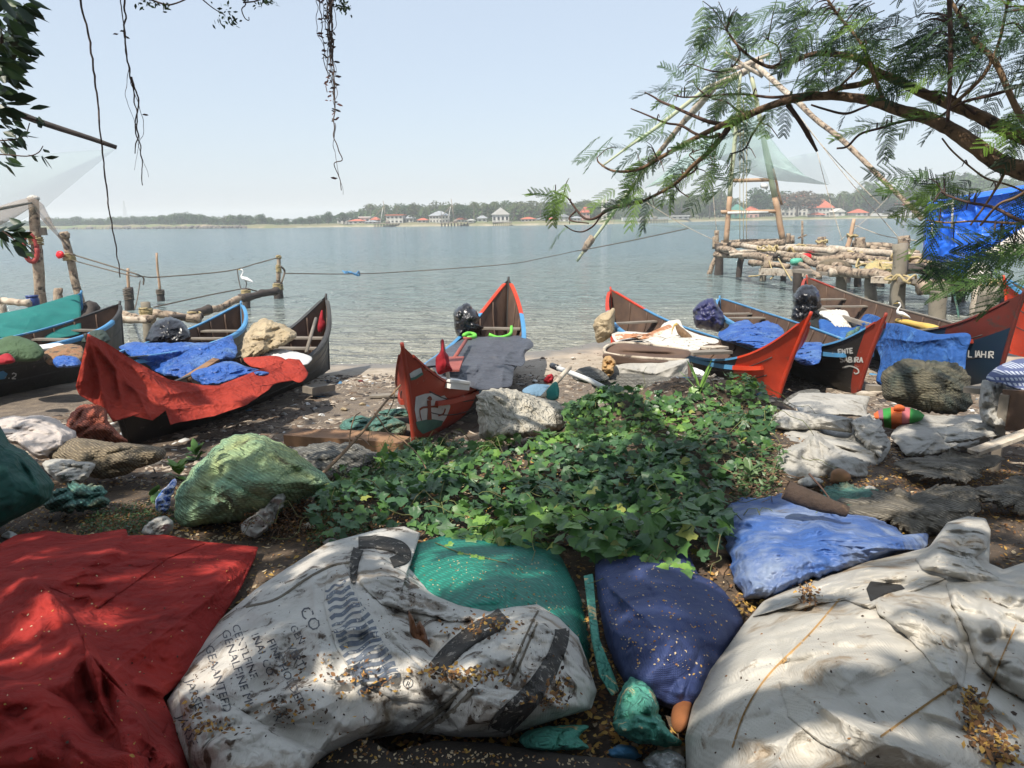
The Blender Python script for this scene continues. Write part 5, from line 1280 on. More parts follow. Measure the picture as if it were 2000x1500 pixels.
blob('white_sheet', [(1600, 612), (1612, 606), (1650, 606), (1662, 622), (1668, 638), (1640, 642), (1620, 628)], f7((14.4, 15.2)), .15, m_whitecloth, wr=('crumple', .05, 4), seed=21, nu=60, nv=16, label='white sheet and folded canvas inside the maroon-prowed boat', cat='sheet')
blob('blue_cloth', [(1600, 624), (1640, 634), (1665, 640), (1676, 632), (1690, 614), (1715, 618), (1730, 630), (1760, 634), (1830, 652), (1893, 652), (1888, 690), (1880, 742), (1850, 748), (1800, 752), (1740, 755), (1712, 745), (1720, 700), (1700, 672), (1650, 668), (1612, 664)],
     f7([(1600, 625, 14.8), (1695, 615, 14.2), (1760, 634, 12.4), (1893, 652, 11.2), (1880, 745, 11.0), (1800, 752, 11.3), (1720, 745, 12.0), (1715, 690, 12.9), (1612, 664, 14.2), (1800, 680, 11.7)]), .06, m_bluecloth, nu=220, nv=44, wr=('cloth', .05, 2.0), fine=('cloth', .015, 6), seed=22, thin=True, over=bvh_of(b7['hull']), off=.05,
     folds=[([(1605, 640), (1690, 655), (1790, 668), (1890, 655)], 6, .07), ([(1740, 680), (1745, 740)], 8, .06), ([(1860, 670), (1858, 740)], 7, .05)], label='large dark blue cloth hanging over the side of the maroon-prowed boat', cat='cloth')
mk('yellow_float_line', *tube_g(smooth_path([V(1752, 626, f7(13.5)), V(1800, 636, f7(13.0)), V(1850, 650, f7(12.4)), V(1885, 648, f7(12.2))], 16), [.05, .07, .05], 7, .3, 3), M('orange_yellow_tube', (.62, .42, .08), (.5, .33, .1), 4, .7, .4, 30), label='yellow net line lying inside the maroon-prowed boat', cat='rope')
blob('net_heap', [(1880, 648), (1900, 636), (1918, 634), (1910, 646), (1895, 654)], f7((12.0, 12.2)), .1, m_fishnet_teal, wr=('net', .02, 6), nu=50, nv=12, label='pale green net bunched by the maroon prow', cat='fishing net')
mk('net_bundle', *tube_g(log_pts(V(1655, 662, f7(12.1)), V(1678, 640, f7(12.6)), 8, .1, 2), [.05, .06, .02], 7, .4, 5), m_fishnet_teal, label='twisted green cord standing in the ENTE SABIRA boat', cat='cord')

# left boats: loads
blob('shade_net', [(0, 612), (60, 600), (100, 588), (150, 575), (157, 590), (159, 640), (158, 652), (120, 660), (70, 668), (0, 660), (-60, 655), (-60, 625)], [(-60, 640, 13.6), (0, 612, 14.0), (157, 580, 15.2), (158, 652, 13.8), (60, 665, 13.4), (60, 630, 13.8)], .05, m_netteal, nu=120, nv=20, thin=True, wr=('cloth', .05, 1.5), seed=23, label='teal shade net hung along the boat at the far left', cat='net')
blob('net_bundle', [(-10, 668), (20, 656), (50, 660), (74, 672), (86, 690), (70, 705), (40, 706), (0, 700), (-20, 690)], (10.6, 11.0), .25, M('olive_green_net', (.07, .12, .06), (.05, .085, .045), 3, .9, .9, 110, bdist=.008), wr=('net', .05, 4), seed=24, nu=90, nv=22, label='olive green net bundle piled in the black boat at the left edge', cat='fishing net')
blob('net_bundle', [(85, 690), (110, 676), (135, 672), (160, 678), (160, 705), (130, 712), (95, 712)], (10.8, 11.5), .2, M('tangled_rope_net', (.28, .13, .07), (.2, .16, .09), 9, .95, .9, 90, c3=(.05, .04, .04), s3=8, t3=.56, w3=.04, bdist=.01), wr=('net', .05, 7), seed=25, nu=80, nv=18, label='tangle of brown ropes and red net in the black boat at the left edge', cat='fishing net')
blob('blue_cloth', [(105, 700), (125, 694), (150, 698), (158, 714), (130, 718), (108, 716)], (10.3, 10.6), .12, m_bluetarp, wr=('crumple', .05, 5), seed=26, nu=60, nv=14, label='small blue cloth on the ropes in the black boat at the left edge', cat='cloth')
blob('red_cloth', [(-10, 700), (15, 690), (30, 704), (20, 710), (-10, 712)], (9.8, 9.9), .08, m_redflag, wr=('cloth', .04, 6), seed=27, nu=50, nv=12, label='small red rag on the rail of the black boat at the left edge', cat='rag')
t = T('lid', 'pale grey tray lying on the nets at the left edge', 'tray', V(98, 678, 11.4))
mk('tray', *beam_g(V(72, 680, 11.6), V(124, 674, 11.9), .5, .03), m_white, t, smooth=False)
blob('net_bundle', [(158, 668), (178, 648), (200, 644), (212, 655), (214, 668), (190, 672)], (12.6, 13), .2, M('blackish_green_cover', (.03, .05, .035), (.02, .03, .025), 3, .7, .5, 40), wr=('crumple', .05, 4), seed=28, nu=60, nv=14, label='blackish green cover inside the prow of the boat at the left edge', cat='cover')

# ------------------------------------------------------------------ painted marks on the prows
def decal_poly(pts, bvh, mat, parent, name, n=1, off=.006):
    """small flat painted shape, given as quads/triangles in photo pixels"""
    P = project(pts, bvh, off)
    return P
def decal_region(outline, bvh, mat, parent, name, step=5, off=.006, label=None):
    """painted patch: fine triangulated fill of an outline laid on a surface"""
    B = closed_spline(outline, 48, True); C = B.mean(0); nr = 7
    pts = [C] + [C + (k / nr) * (b - C) for k in range(1, nr + 1) for b in B]
    P = project(pts, bvh, off)
    ok = [p is not None for p in P]
    P = [p if p is not None else np.zeros(3) for p in P]
    F = []
    for j in range(48):
        j2 = (j + 1) % 48
        F.append((0, 1 + j, 1 + j2))
        for k in range(nr - 1):
            a = 1 + k * 48
            F.append((a + j, a + 48 + j, a + 48 + j2, a + j2))
    F = [f for f in F if all(ok[i] for i in f)]
    if not F: print('decal missed', name, outline[0]); return None
    used = sorted({i for f in F for i in f}); mp = {u: i for i, u in enumerate(used)}
    return mk(name, [P[u] for u in used], [tuple(mp[i] for i in f) for f in F], mat, parent)
def decal_stroke(path, w, bvh, mat, parent, name='painted_stroke', off=.009):
    p = smooth_path([(a, b, 0) for a, b in path], max(6, 4 * len(path)))[:, :2]
    w_ = np.broadcast_to(w, (len(p),)) if np.isscalar(w) else np.interp(np.linspace(0, 1, len(p)), np.linspace(0, 1, len(w)), w)
    t = np.gradient(p, axis=0); t /= np.linalg.norm(t, axis=1)[:, None] + 1e-9; nrm = np.stack([-t[:, 1], t[:, 0]], -1)
    q = np.concatenate([p - nrm * w_[:, None] / 2, p + nrm * w_[:, None] / 2])
    P = project(q, bvh, off); n = len(p)
    F = [(i, i + 1, n + i + 1, n + i) for i in range(n - 1) if all(P[k] is not None for k in (i, i + 1, n + i, n + i + 1))]
    if not F: print('stroke missed', name, path[0]); return None
    P = [x if x is not None else P[F[0][0]] for x in P]
    return mk(name, P, F, mat, parent)
m_pw = M('worn_white_paint', (.50, .52, .52), (.4, .42, .43), 9, .8, .2, 40, c3=(.3, .12, .08), s3=18, t3=.66, w3=.03)
m_pgreen = M('worn_green_paint', (.07, .17, .13), (.05, .12, .1), 9, .8, .2, 40)
m_pbrown = M('worn_brown_paint', (.22, .06, .035), None, 9, .8, .2, 40)
m_lett = M('white_letter_paint', (.70, .70, .66), (.5, .5, .48), 30, .7, .2, 40)
b4v = bvh_of(b4['hull'])
T4 = b4['t']
EMB = [(812, 775), (830, 769), (846, 768), (858, 775), (868, 772), (876, 782), (880, 795), (872, 815), (862, 830), (845, 838), (828, 846), (815, 828), (810, 800)]
decal_region(EMB, b4v, m_pw, T4, 'painted_emblem')
decal_region([(812, 824), (840, 818), (866, 822), (862, 832), (845, 840), (826, 848), (816, 838)], b4v, m_pgreen, T4, 'painted_sea', off=.010)
for pth, w in (([(820, 800), (826, 796), (836, 795), (848, 794), (856, 795)], 4), ([(838, 782), (839, 800), (839, 820)], [8, 6, 9]), ([(820, 800), (821, 812), (824, 822)], 1.6), ([(856, 812), (866, 808), (870, 798)], 3), ([(836, 780), (840, 776), (842, 782)], 5)):
    decal_stroke(pth, w, b4v, m_pbrown, T4, 'painted_figure', .014)
decal_region([(800, 730), (808, 724), (822, 718), (826, 730), (812, 738), (803, 742)], b4v, m_pw, T4, 'painted_flag')
decal_stroke([(802, 741), (812, 738), (826, 729)], 5, b4v, m_pgreen, T4, 'painted_flag_stripe', .012)
decal_stroke([(825, 718), (829, 745)], 1.2, b4v, m_pbrown, T4, 'painted_flagpole', .012)
# lettering
def letters(txt, x, y, w, h, ang, bvh, mat, parent, gap=.25, stroke=3):
    G_ = {'E': [[(1, 0), (0, 0), (0, 1), (1, 1)], [(0, .5), (.8, .5)]], 'N': [[(0, 1), (0, 0), (1, 1), (1, 0)]], 'T': [[(0, 0), (1, 0)], [(.5, 0), (.5, 1)]],
          'S': [[(1, .1), (.5, 0), (0, .2), (.2, .45), (.8, .55), (1, .8), (.5, 1), (0, .9)]], 'A': [[(0, 1), (.5, 0), (1, 1)], [(.2, .62), (.8, .62)]],
          'B': [[(0, 0), (0, 1)], [(0, 0), (.8, .1), (.8, .4), (0, .5)], [(0, .5), (1, .6), (1, .9), (0, 1)]], 'I': [[(.5, 0), (.5, 1)]],
          'R': [[(0, 1), (0, 0)], [(0, 0), (.9, .05), (.9, .42), (0, .52)], [(.3, .52), (1, 1)]], 'L': [[(0, 0), (0, 1), (.9, 1)]], 'H': [[(0, 0), (0, 1)], [(1, 0), (1, 1)], [(0, .5), (1, .5)]],
          '2': [[(0, .2), (.4, 0), (1, .15), (.9, .5), (0, 1)], [(0, 1), (1, 1)]], '.': [[(.4, .9), (.6, 1)]]}
    ca, sa = math.cos(ang), math.sin(ang); cx = 0
    for ch in txt:
        if ch == ' ': cx += w * .7; continue
        for st in G_[ch]:
            pts = []
            for (u, v_) in st: pts.append((x + (cx + u * w) * ca - v_ * h * sa, y + (cx + u * w) * sa + v_ * h * ca))
            if len(pts) == 2: pts = [pts[0], ((pts[0][0] + pts[1][0]) / 2, (pts[0][1] + pts[1][1]) / 2), pts[1]]
            dense = []
            for i in range(len(pts) - 1):
                for k in range(4): dense.append((pts[i][0] + (pts[i + 1][0] - pts[i][0]) * k / 4, pts[i][1] + (pts[i + 1][1] - pts[i][1]) * k / 4))
            dense.append(pts[-1])
            decal_stroke(dense, stroke, bvh, mat, parent, 'painted_letter', .012)
        cx += w * (1 + gap) * (.55 if ch == 'I' else 1)
b6v = bvh_of(b6['hull'])
letters('ENTE', 1637, 683, 5.6, 9, -.10, b6v, m_lett, b6['t'], .35, 2.6)
letters('SABIRA', 1641, 697, 6.4, 10, .03, b6v, m_lett, b6['t'], .3, 2.6)
decal_stroke([(1645, 718), (1660, 715), (1674, 720), (1677, 727), (1671, 730), (1668, 727)], 2.6, b6v, m_lett, b6['t'], 'painted_flourish', .012)
b7v = bvh_of(b7['hull'])
letters('LIAHIR', 1892, 684, 8, 13, .06, b7v, m_lett, b7['t'], .25, 2.4)
b1v = bvh_of(b1['hull'])
letters('.2', 14, 728, 8, 11, .05, b1v, m_lett, b1['t'], .2, 2.2)
decal_region([(-6, 728), (6, 724), (15, 730), (10, 740), (-4, 742)], b1v, m_hblue, b1['t'], 'painted_badge')
# ------------------------------------------------------------------ sacks, bundles and sheets on the bank
def gY(px, py, dz=0.0):
    """depth of the ground (raised by dz) under a pixel"""
    r = ray(float(px), float(py)); t = np.linspace(1, 30, 2500)
    p = np.array([0, 0, CAM_Z]) + r[None] * t[:, None]
    k = int(np.argmax(p[:, 2] < H(p[:, 0], p[:, 1]) + dz)); return float(p[k, 1])
def zc(pts):
    """(px, py, height above sea) -> (px, py, depth)"""
    return [(a, b, float(PZ(float(a), float(b), z)[1])) for a, b, z in pts]

# red cloth, lower left
RC = blob('red_cloth', [(-120, 1090), (0, 1062), (30, 1045), (90, 1036), (160, 1046), (246, 1032), (250, 1046), (320, 1044), (400, 1058), (505, 1068), (498, 1090), (470, 1150), (420, 1230), (385, 1310), (318, 1362), (345, 1420), (378, 1520), (360, 1640), (120, 1700), (-150, 1680), (-180, 1300)],
     zc([(-150, 1100, 1.28), (250, 1040, 1.15), (500, 1070, 1.12), (320, 1360, 1.28), (370, 1520, 1.32), (100, 1680, 1.38), (-150, 1400, 1.4), (150, 1250, 1.36), (60, 1450, 1.4), (300, 1180, 1.26)]), .10, m_red, nu=420, nv=170, sharp=True, pw=6, cen=(140, 1330),
     wr=('cloth', .035, 3.0), fine=('crumple', .016, 7), seed=51, back=.6, pleats=16,
     folds=[([(-20, 1110), (80, 1140), (150, 1215), (180, 1280), (240, 1345), (280, 1420), (300, 1470)], 20, 0.112), ([(170, 1235), (185, 1330), (205, 1400), (245, 1440)], 30, 0.075), ([(215, 1290), (320, 1360), (345, 1420)], 15, 0.060),
            ([(195, 1300), (220, 1390), (235, 1425)], 14, -0.135), ([(160, 1300), (185, 1380), (205, 1450)], 21, -0.105), ([(120, 1350), (170, 1410), (190, 1450)], 24, -0.075),
            ([(250, 1046), (180, 1100), (120, 1140)], 16, 0.068), ([(130, 1145), (190, 1150), (150, 1200)], 21, -0.075), ([(90, 1040), (120, 1080), (60, 1110)], 30, 0.045), ([(320, 1060), (220, 1140), (160, 1200)], 39, 0.038),
            ([(500, 1075), (300, 1110), (220, 1180)], 18, 0.030), ([(450, 1120), (330, 1160), (240, 1230)], 15, 0.027), ([(400, 1230), (300, 1250), (210, 1290)], 18, 0.030), ([(-50, 1380), (60, 1350), (150, 1330)], 45, 0.075), ([(-50, 1480), (80, 1440), (200, 1480), (300, 1480)], 45, 0.068), ([(20, 1400), (120, 1450), (210, 1520)], 21, -0.045)],
     label='rumpled red cloth spread in the near left corner', cat='cloth')
def patch(parent, outline, th, mat, on, name='cloth_fold', off=.004, **k):
    """a fold or doubled layer of the same cloth, swelling up from the surface it lies on"""
    k.setdefault('nu', 200); k.setdefault('nv', 44); k.setdefault('wr', ('crumple', .02, 6)); k.setdefault('pw', 3)
    return blob(name, outline, (60.0, 60.0), th, mat, parent, over=on, off=off, thin=True, sharp=True, pleats=k.pop('pleats', 6), **k)
RCb = bvh_of(RC)
RF1 = patch(RC, [(-150, 1108), (10, 1110), (50, 1120), (100, 1152), (140, 1200), (160, 1245), (190, 1300), (235, 1348), (285, 1398), (325, 1440), (368, 1520), (300, 1570), (180, 1520), (80, 1500), (-150, 1500)], .075, m_red, RCb, seed=301, jag=.01, pw=7, cen=(90, 1330), wr=('cloth', .03, 3))
RF2 = patch(RC, [(-150, 1318), (-20, 1310), (70, 1335), (140, 1372), (185, 1425), (225, 1462), (290, 1480), (300, 1560), (120, 1600), (-150, 1600)], .085, m_red, bvh_of(RC, RF1), seed=302, jag=.01, pw=5, cen=(60, 1450), wr=('cloth', .03, 3.5))
RF3 = patch(RC, [(162, 1232), (182, 1255), (205, 1300), (250, 1345), (283, 1372), (292, 1410), (290, 1450), (270, 1478), (238, 1470), (228, 1425), (205, 1390), (182, 1350), (168, 1300)], .075, m_red, bvh_of(RC, RF1), seed=303, jag=.01, cen=(228, 1372), wr=('cloth', .02, 5))
RF4 = patch(RC, [(95, 1148), (150, 1170), (175, 1165), (190, 1190), (330, 1090), (400, 1062), (300, 1048), (250, 1052), (180, 1080), (120, 1110)], .03, m_red, RCb, seed=304, jag=.01, pw=4, wr=('cloth', .02, 4))
# big printed white sack
WS = blob('jumbo_sack', [(745, 1032), (790, 1028), (822, 1042), (800, 1062), (770, 1085), (810, 1120), (850, 1160), (905, 1180), (955, 1190), (1005, 1184), (1050, 1180), (1090, 1205), (1130, 1245), (1150, 1300), (1166, 1350), (1155, 1385), (1110, 1398), (1040, 1420), (985, 1440), (900, 1440), (800, 1430), (700, 1450), (620, 1490), (560, 1560), (400, 1560), (370, 1500), (340, 1420), (325, 1370), (345, 1340), (380, 1280), (430, 1210), (500, 1150), (560, 1110), (640, 1060)],
     zc([(760, 1035, 1.22), (440, 1180, 1.22), (345, 1380, 1.3), (450, 1540, 1.38), (620, 1480, 1.36), (800, 1425, 1.36), (1000, 1430, 1.35), (1160, 1350, 1.33), (1050, 1190, 1.38), (850, 1150, 1.30), (600, 1280, 1.42), (750, 1250, 1.42), (950, 1300, 1.44), (700, 1120, 1.36)]), .17, m_sack, nu=460, nv=150, sharp=True, pw=3.2, cen=(740, 1290),
     wr=('crumple', .045, 3.6), fine=('crumple', .009, 12), seed=52, back=.7, pleats=26,
     folds=[([(690, 1090), (720, 1170), (790, 1270), (870, 1330), (900, 1345)], 22, 0.095), ([(770, 1100), (840, 1170), (920, 1200)], 12, 0.068), ([(700, 1075), (690, 1120), (760, 1190), (830, 1230)], 18, -0.068), ([(640, 1100), (690, 1180), (760, 1280)], 20, 0.054),
            ([(800, 1200), (830, 1240), (850, 1290)], 15, -0.108), ([(1000, 1190), (1040, 1210), (1000, 1300), (980, 1340)], 12, 0.041), ([(950, 1230), (900, 1270), (860, 1300)], 28, -0.068), ([(1090, 1230), (1070, 1300), (1000, 1370)], 25, 0.041), ([(1150, 1340), (1060, 1350), (960, 1400), (850, 1440)], 18, 0.061),
            ([(900, 1345), (850, 1380), (780, 1430)], 8, 0.027), ([(430, 1220), (520, 1290), (650, 1400), (700, 1440)], 25, 0.041), ([(380, 1400), (480, 1380), (600, 1440)], 22, -0.041), ([(480, 1160), (560, 1140), (640, 1100)], 9, 0.041), ([(500, 1260), (620, 1330), (760, 1380)], 20, -0.034)],
     label='big dirty white woven sack with blue print and black webbing straps', cat='sack')
WSb = bvh_of(WS)
WF1 = patch(WS, [(880, 1238), (940, 1200), (1000, 1182), (1050, 1182), (1092, 1206), (1132, 1247), (1150, 1300), (1164, 1350), (1152, 1386), (1105, 1400), (1040, 1416), (985, 1436), (900, 1430), (868, 1395), (900, 1345), (850, 1312), (858, 1270)], .11, m_sack, WSb, seed=311, jag=.01, pw=3.5, cen=(1010, 1310), wr=('crumple', .045, 5), pleats=12)
WF2 = patch(WS, [(676, 1095), (690, 1062), (730, 1070), (790, 1118), (845, 1160), (905, 1186), (955, 1194), (930, 1212), (880, 1215), (830, 1200), (790, 1195), (745, 1180), (712, 1150)], .06, m_sack, WSb, seed=312, jag=.01, cen=(790, 1160), wr=('crumple', .03, 6))
WF3 = patch(WS, [(640, 1110), (672, 1100), (705, 1180), (760, 1250), (830, 1310), (880, 1340), (840, 1375), (770, 1370), (700, 1330), (655, 1260), (632, 1180)], .045, m_sack, WSb, seed=313, jag=.01, cen=(730, 1260), wr=('crumple', .02, 6), pw=4)
WF4 = patch(WS, [(345, 1345), (400, 1350), (470, 1385), (560, 1440), (640, 1470), (590, 1540), (420, 1550), (372, 1490)], .05, m_sack, WSb, seed=314, jag=.01, wr=('crumple', .03, 6))
WSP = [WS, WF1, WF2, WF3, WF4]
WSv = bvh_of(*WSP)
# print on the sack: striped globe, registered mark and rows of words
for k in range(17):
    u = k / 16; cx = 655 + 85 * u + 0 * u; cy = 1145 + 190 * u
    hw = 34 + 12 * u if k > 5 else 22 + 3 * k
    w_ = (5 + 4 * abs(math.sin(k * 1.9))) * (1.15 if k > 8 else .9)
    a = -.42 + .1 * math.sin(k)
    pth = [(cx - hw * math.cos(a) + 2 * math.sin(q * 1.1 + k) * .6 + 0, cy - hw * math.sin(a) + 0) if q == 0 else (cx + (q / 4 - 1) * hw * math.cos(a), cy + (q / 4 - 1) * hw * math.sin(a) + 3 * math.sin(q * 1.3 + k)) for q in range(9)]
    decal_stroke(pth, w_, WSv, m_inkb, WS, 'printed_stripe', .003)
decal_stroke([(797 + 9.5 * math.cos(q), 1334 + 9.5 * math.sin(q)) for q in np.linspace(0, 6.3, 13)], 1.6, WSv, m_ink, WS, 'printed_ring', .003)
def typed(txt, x, y, ang, size, bvh, mat, parent, off=.003, shear=0.0):
    """printed words: a font outline laid on the surface. ANG in degrees, SIZE in photo pixels"""
    cu = bpy.data.curves.new('t', 'FONT'); cu.body = txt; cu.resolution_u = 2
    ob = bpy.data.objects.new('t', cu); COL.objects.link(ob)
    dg = bpy.context.evaluated_depsgraph_get(); me = ob.evaluated_get(dg).to_mesh()
    vs = [(v.co.x, v.co.y) for v in me.vertices]; fs = [tuple(p.vertices) for p in me.polygons]
    ob.evaluated_get(dg).to_mesh_clear(); bpy.data.objects.remove(ob); bpy.data.curves.remove(cu)
    ca, sa = math.cos(R(ang)), math.sin(R(ang))
    q = [(x + (u * ca + v * sa) * size, y + (u * sa - v * ca) * size) for u, v in vs]
    P = project(q, bvh, off); fs = [f for f in fs if all(P[i] is not None for i in f)]
    if not fs: return
    P = [p if p is not None else P[fs[0][0]] for p in P]
    return mk('printed_word', P, fs, mat, parent, smooth=False)
typed('R', 791, 1340, 20, 16, WSv, m_ink, WS)
for txt, x, y, a, sz in (('GEAANTEED', 400, 1262, 74, 24), ('GENALFINE MI', 432, 1232, 72, 24), ('CENTLFINE', 452, 1222, 70, 22), ('INAL CO', 490, 1240, 68, 22), ('FINE HOLDER', 520, 1252, 64, 23), ('JARSE', 362, 1330, 70, 24), ('JARSE', 345, 1400, 66, 26), ('VERTI', 560, 1262, 62, 22), ('R', 532, 1398, 60, 24), ('QUA', 330, 1430, 66, 22), ('GEN', 565, 1225, 60, 20), ('CO', 583, 1192, 58, 34)):
    typed(txt, x, y, a, sz, WSv, m_ink, WS)
# webbing straps and seams
m_web = M('black_white_webbing', (.05, .045, .042), (.075, .068, .06), 20, .85, .9, 60, c3=(.42, .38, .33), s3=26, t3=.60, w3=.03, weave=70, bdist=.006)
m_seam = M('seam_thread', (.20, .17, .13), None, 30, .9, .5, 60)
def strap(path, w, label=None, bvh=WSv, mat=m_web, parent=WS, name='webbing_strap', lift=.010):
    p = smooth_path([(a, b, 0) for a, b in path], 10 * len(path))[:, :2]
    w_ = np.interp(np.linspace(0, 1, len(p)), np.linspace(0, 1, len(np.atleast_1d(w))), np.atleast_1d(w))
    t = np.gradient(p, axis=0); t /= np.linalg.norm(t, axis=1)[:, None] + 1e-9; n_ = np.stack([-t[:, 1], t[:, 0]], -1)
    rows = [p + n_ * (w_ * k)[:, None] for k in (-.5, -.25, 0, .25, .5)]
    P = [project(r, bvh, lift) for r in rows]; D_ = len(p)
    ok = [all(P[r][i] is not None for r in range(5)) for i in range(D_)]
    vs, F = [], []; ids = {}
    for i in range(D_):
        if ok[i]:
            ids[i] = len(vs)
            for r in range(5): vs.append(P[r][i] + np.array([0, 0, .004 * (1 if r in (0, 4) else 0)]))
            for r in (0, 4): vs.append(P[r][i] - np.array([0, 0, .012]))
    for i in range(D_ - 1):
        if i in ids and i + 1 in ids:
            a, b = ids[i], ids[i + 1]
            for r in range(4): F.append((a + r, b + r, b + r + 1, a + r + 1))
            F.append((a, a + 5, b + 5, b)); F.append((a + 4, b + 4, b + 6, a + 6))
    if F: return mk(name, vs, F, mat, parent)
strap([(850, 1310), (885, 1270), (930, 1235), (968, 1215), (1000, 1190), (1045, 1186), (1085, 1208), (1098, 1235), (1085, 1280), (1060, 1325), (1030, 1365), (985, 1410), (972, 1434)], [34, 34, 36, 32, 28, 28, 30, 36, 42, 46])
strap([(700, 1060), (740, 1060), (780, 1070), (790, 1088), (765, 1100)], [22, 26, 26, 20]); strap([(700, 1072), (692, 1100), (690, 1140)], [20, 18, 8])
for pth in ([(985, 1335), (1010, 1280), (1040, 1215), (1052, 1192)], [(998, 1338), (1022, 1282), (1050, 1216)], [(905, 1345), (860, 1385), (790, 1438)], [(925, 1345), (880, 1390), (812, 1438)], [(480, 1186), (540, 1170), (600, 1130), (650, 1105), (690, 1098)]):
    strap(pth, 3, mat=m_seam, name='seam', lift=.004)
# teal mesh sack, navy sack
TS = blob('mesh_sack', [(776, 1105), (800, 1068), (845, 1052), (895, 1040), (950, 1040), (1010, 1046), (1060, 1064), (1095, 1088), (1118, 1130), (1138, 1180), (1148, 1240), (1150, 1310), (1100, 1330), (950, 1290), (850, 1230), (790, 1150)],
     zc([(780, 1100, 1.22), (950, 1045, 1.12), (1110, 1110, 1.15), (1145, 1300, 1.2), (950, 1280, 1.25), (950, 1150, 1.25)]), .26, m_teal, nu=220, nv=60, wr=('soft', .03, 2.5), fine=('crumple', .016, 6), pleats=6, seed=53,
     folds=[([(900, 1050), (930, 1120), (980, 1200)], 40, .04), ([(1020, 1060), (1110, 1180), (1140, 1290)], 20, .03)], label='bright teal mesh sack bulging behind the printed white sack', cat='sack')
NS = blob('navy_sack', [(1162, 1110), (1175, 1060), (1210, 1048), (1260, 1052), (1300, 1075), (1340, 1080), (1365, 1120), (1400, 1140), (1440, 1190), (1452, 1220), (1425, 1270), (1395, 1330), (1370, 1380), (1320, 1385), (1270, 1370), (1225, 1340), (1190, 1270), (1170, 1190)],
     zc([(1165, 1110, 1.18), (1260, 1055, 1.12), (1440, 1190, 1.2), (1370, 1380, 1.25), (1200, 1300, 1.22), (1300, 1200, 1.28)]), .30, m_navy, nu=220, nv=60, wr=('soft', .035, 2.2), fine=('crumple', .02, 7), pleats=8, seed=54,
     folds=[([(1240, 1070), (1290, 1180), (1240, 1300)], 50, .03), ([(1300, 1370), (1320, 1330), (1360, 1310)], 22, -.05), ([(1230, 1340), (1290, 1300), (1330, 1220)], 25, .03)], label='tight navy blue sack sprinkled with petals between the teal and cream sacks', cat='sack')
# printed teal cloth strip and scraps
blob('cloth_strip', [(1140, 1125), (1158, 1120), (1165, 1200), (1175, 1270), (1200, 1320), (1210, 1350), (1195, 1360), (1170, 1320), (1155, 1250), (1148, 1190)], zc([(1150, 1120, 1.26), (1160, 1250, 1.34), (1200, 1350, 1.3), (1175, 1180, 1.3)]), .03, m_tealcloth, sharp=True, wr=('cloth', .02, 6), seed=55, nu=120, nv=24, label='narrow printed teal cloth strip running between the teal and navy sacks', cat='cloth')
blob('printed_cloth', [(1195, 1400), (1215, 1350), (1235, 1320), (1252, 1316), (1272, 1345), (1290, 1390), (1310, 1430), (1332, 1450), (1300, 1458), (1240, 1450), (1205, 1430)], zc([(1200, 1400, 1.3), (1250, 1320, 1.34), (1330, 1450, 1.3), (1240, 1450, 1.34)]), .10, m_tealcloth, wr=('crumple', 0.085, 6.5), thin=True, pleats=14, seed=56, nu=140, nv=36, folds=[([(1235, 1325), (1265, 1380), (1290, 1440)], 9, .05)], label='twisted teal printed cloth at the foot of the navy sack', cat='cloth')
blob('printed_cloth', [(1014, 1450), (1022, 1432), (1060, 1420), (1110, 1416), (1150, 1418), (1130, 1440), (1150, 1462), (1100, 1466), (1040, 1465)], zc([(1020, 1450, 1.36), (1150, 1420, 1.34), (1100, 1465, 1.36)]), .06, m_tealcloth, wr=('crumple', .03, 5), thin=True, pleats=14, seed=57, nu=110, nv=26, label='flat piece of teal printed cloth at the bottom edge beside the grey mound', cat='cloth')
blob('plastic_bag', [(1255, 1490), (1275, 1468), (1310, 1465), (1335, 1480), (1340, 1510), (1300, 1530), (1260, 1515)], zc([(1260, 1490, 1.36), (1335, 1480, 1.34), (1300, 1530, 1.36)]), .07, M('clear_plastic', (.6, .62, .62), None, 3, .2, .3, 20, alpha=.6, spec=.6), wr=('crumple', 0.102, 9.1), seed=58, nu=90, nv=22, label='crumpled clear plastic bag at the bottom beside the cream sack', cat='plastic bag')
blob('coconut_husk', [(1313, 1420), (1312, 1390), (1325, 1362), (1345, 1345), (1358, 1350), (1352, 1380), (1340, 1420), (1325, 1432)], zc([(1313, 1420, 1.34), (1358, 1350, 1.3), (1335, 1430, 1.36)]), .06, M('orange_husk', (.30, .11, .035), (.2, .07, .03), 6, .8, .4, 50), wr=('soft', .01, 6), seed=59, nu=70, nv=20, label='orange brown husk wedged between the navy and cream sacks', cat='husk')
# grey mound at the bottom edge
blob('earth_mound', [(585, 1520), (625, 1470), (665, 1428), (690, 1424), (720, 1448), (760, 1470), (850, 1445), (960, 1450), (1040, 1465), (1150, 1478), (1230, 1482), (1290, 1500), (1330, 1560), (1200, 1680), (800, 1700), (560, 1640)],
     zc([(600, 1520, 1.4), (690, 1430, 1.4), (900, 1450, 1.4), (1230, 1485, 1.38), (1200, 1650, 1.42), (700, 1680, 1.42)]), .10, M('dark_gritty_sheet', (.035, .028, .024), (.06, .048, .04), 5, .95, .8, 60, c3=(.15, .1, .06), s3=30, t3=.66, w3=.03, bdist=.01), nu=220, nv=60, sharp=True, wr=('soft', .03, 5), fine=('soft', .006, 40), seed=60, label='dark dirt-covered sheet along the bottom edge of the view', cat='sheet')
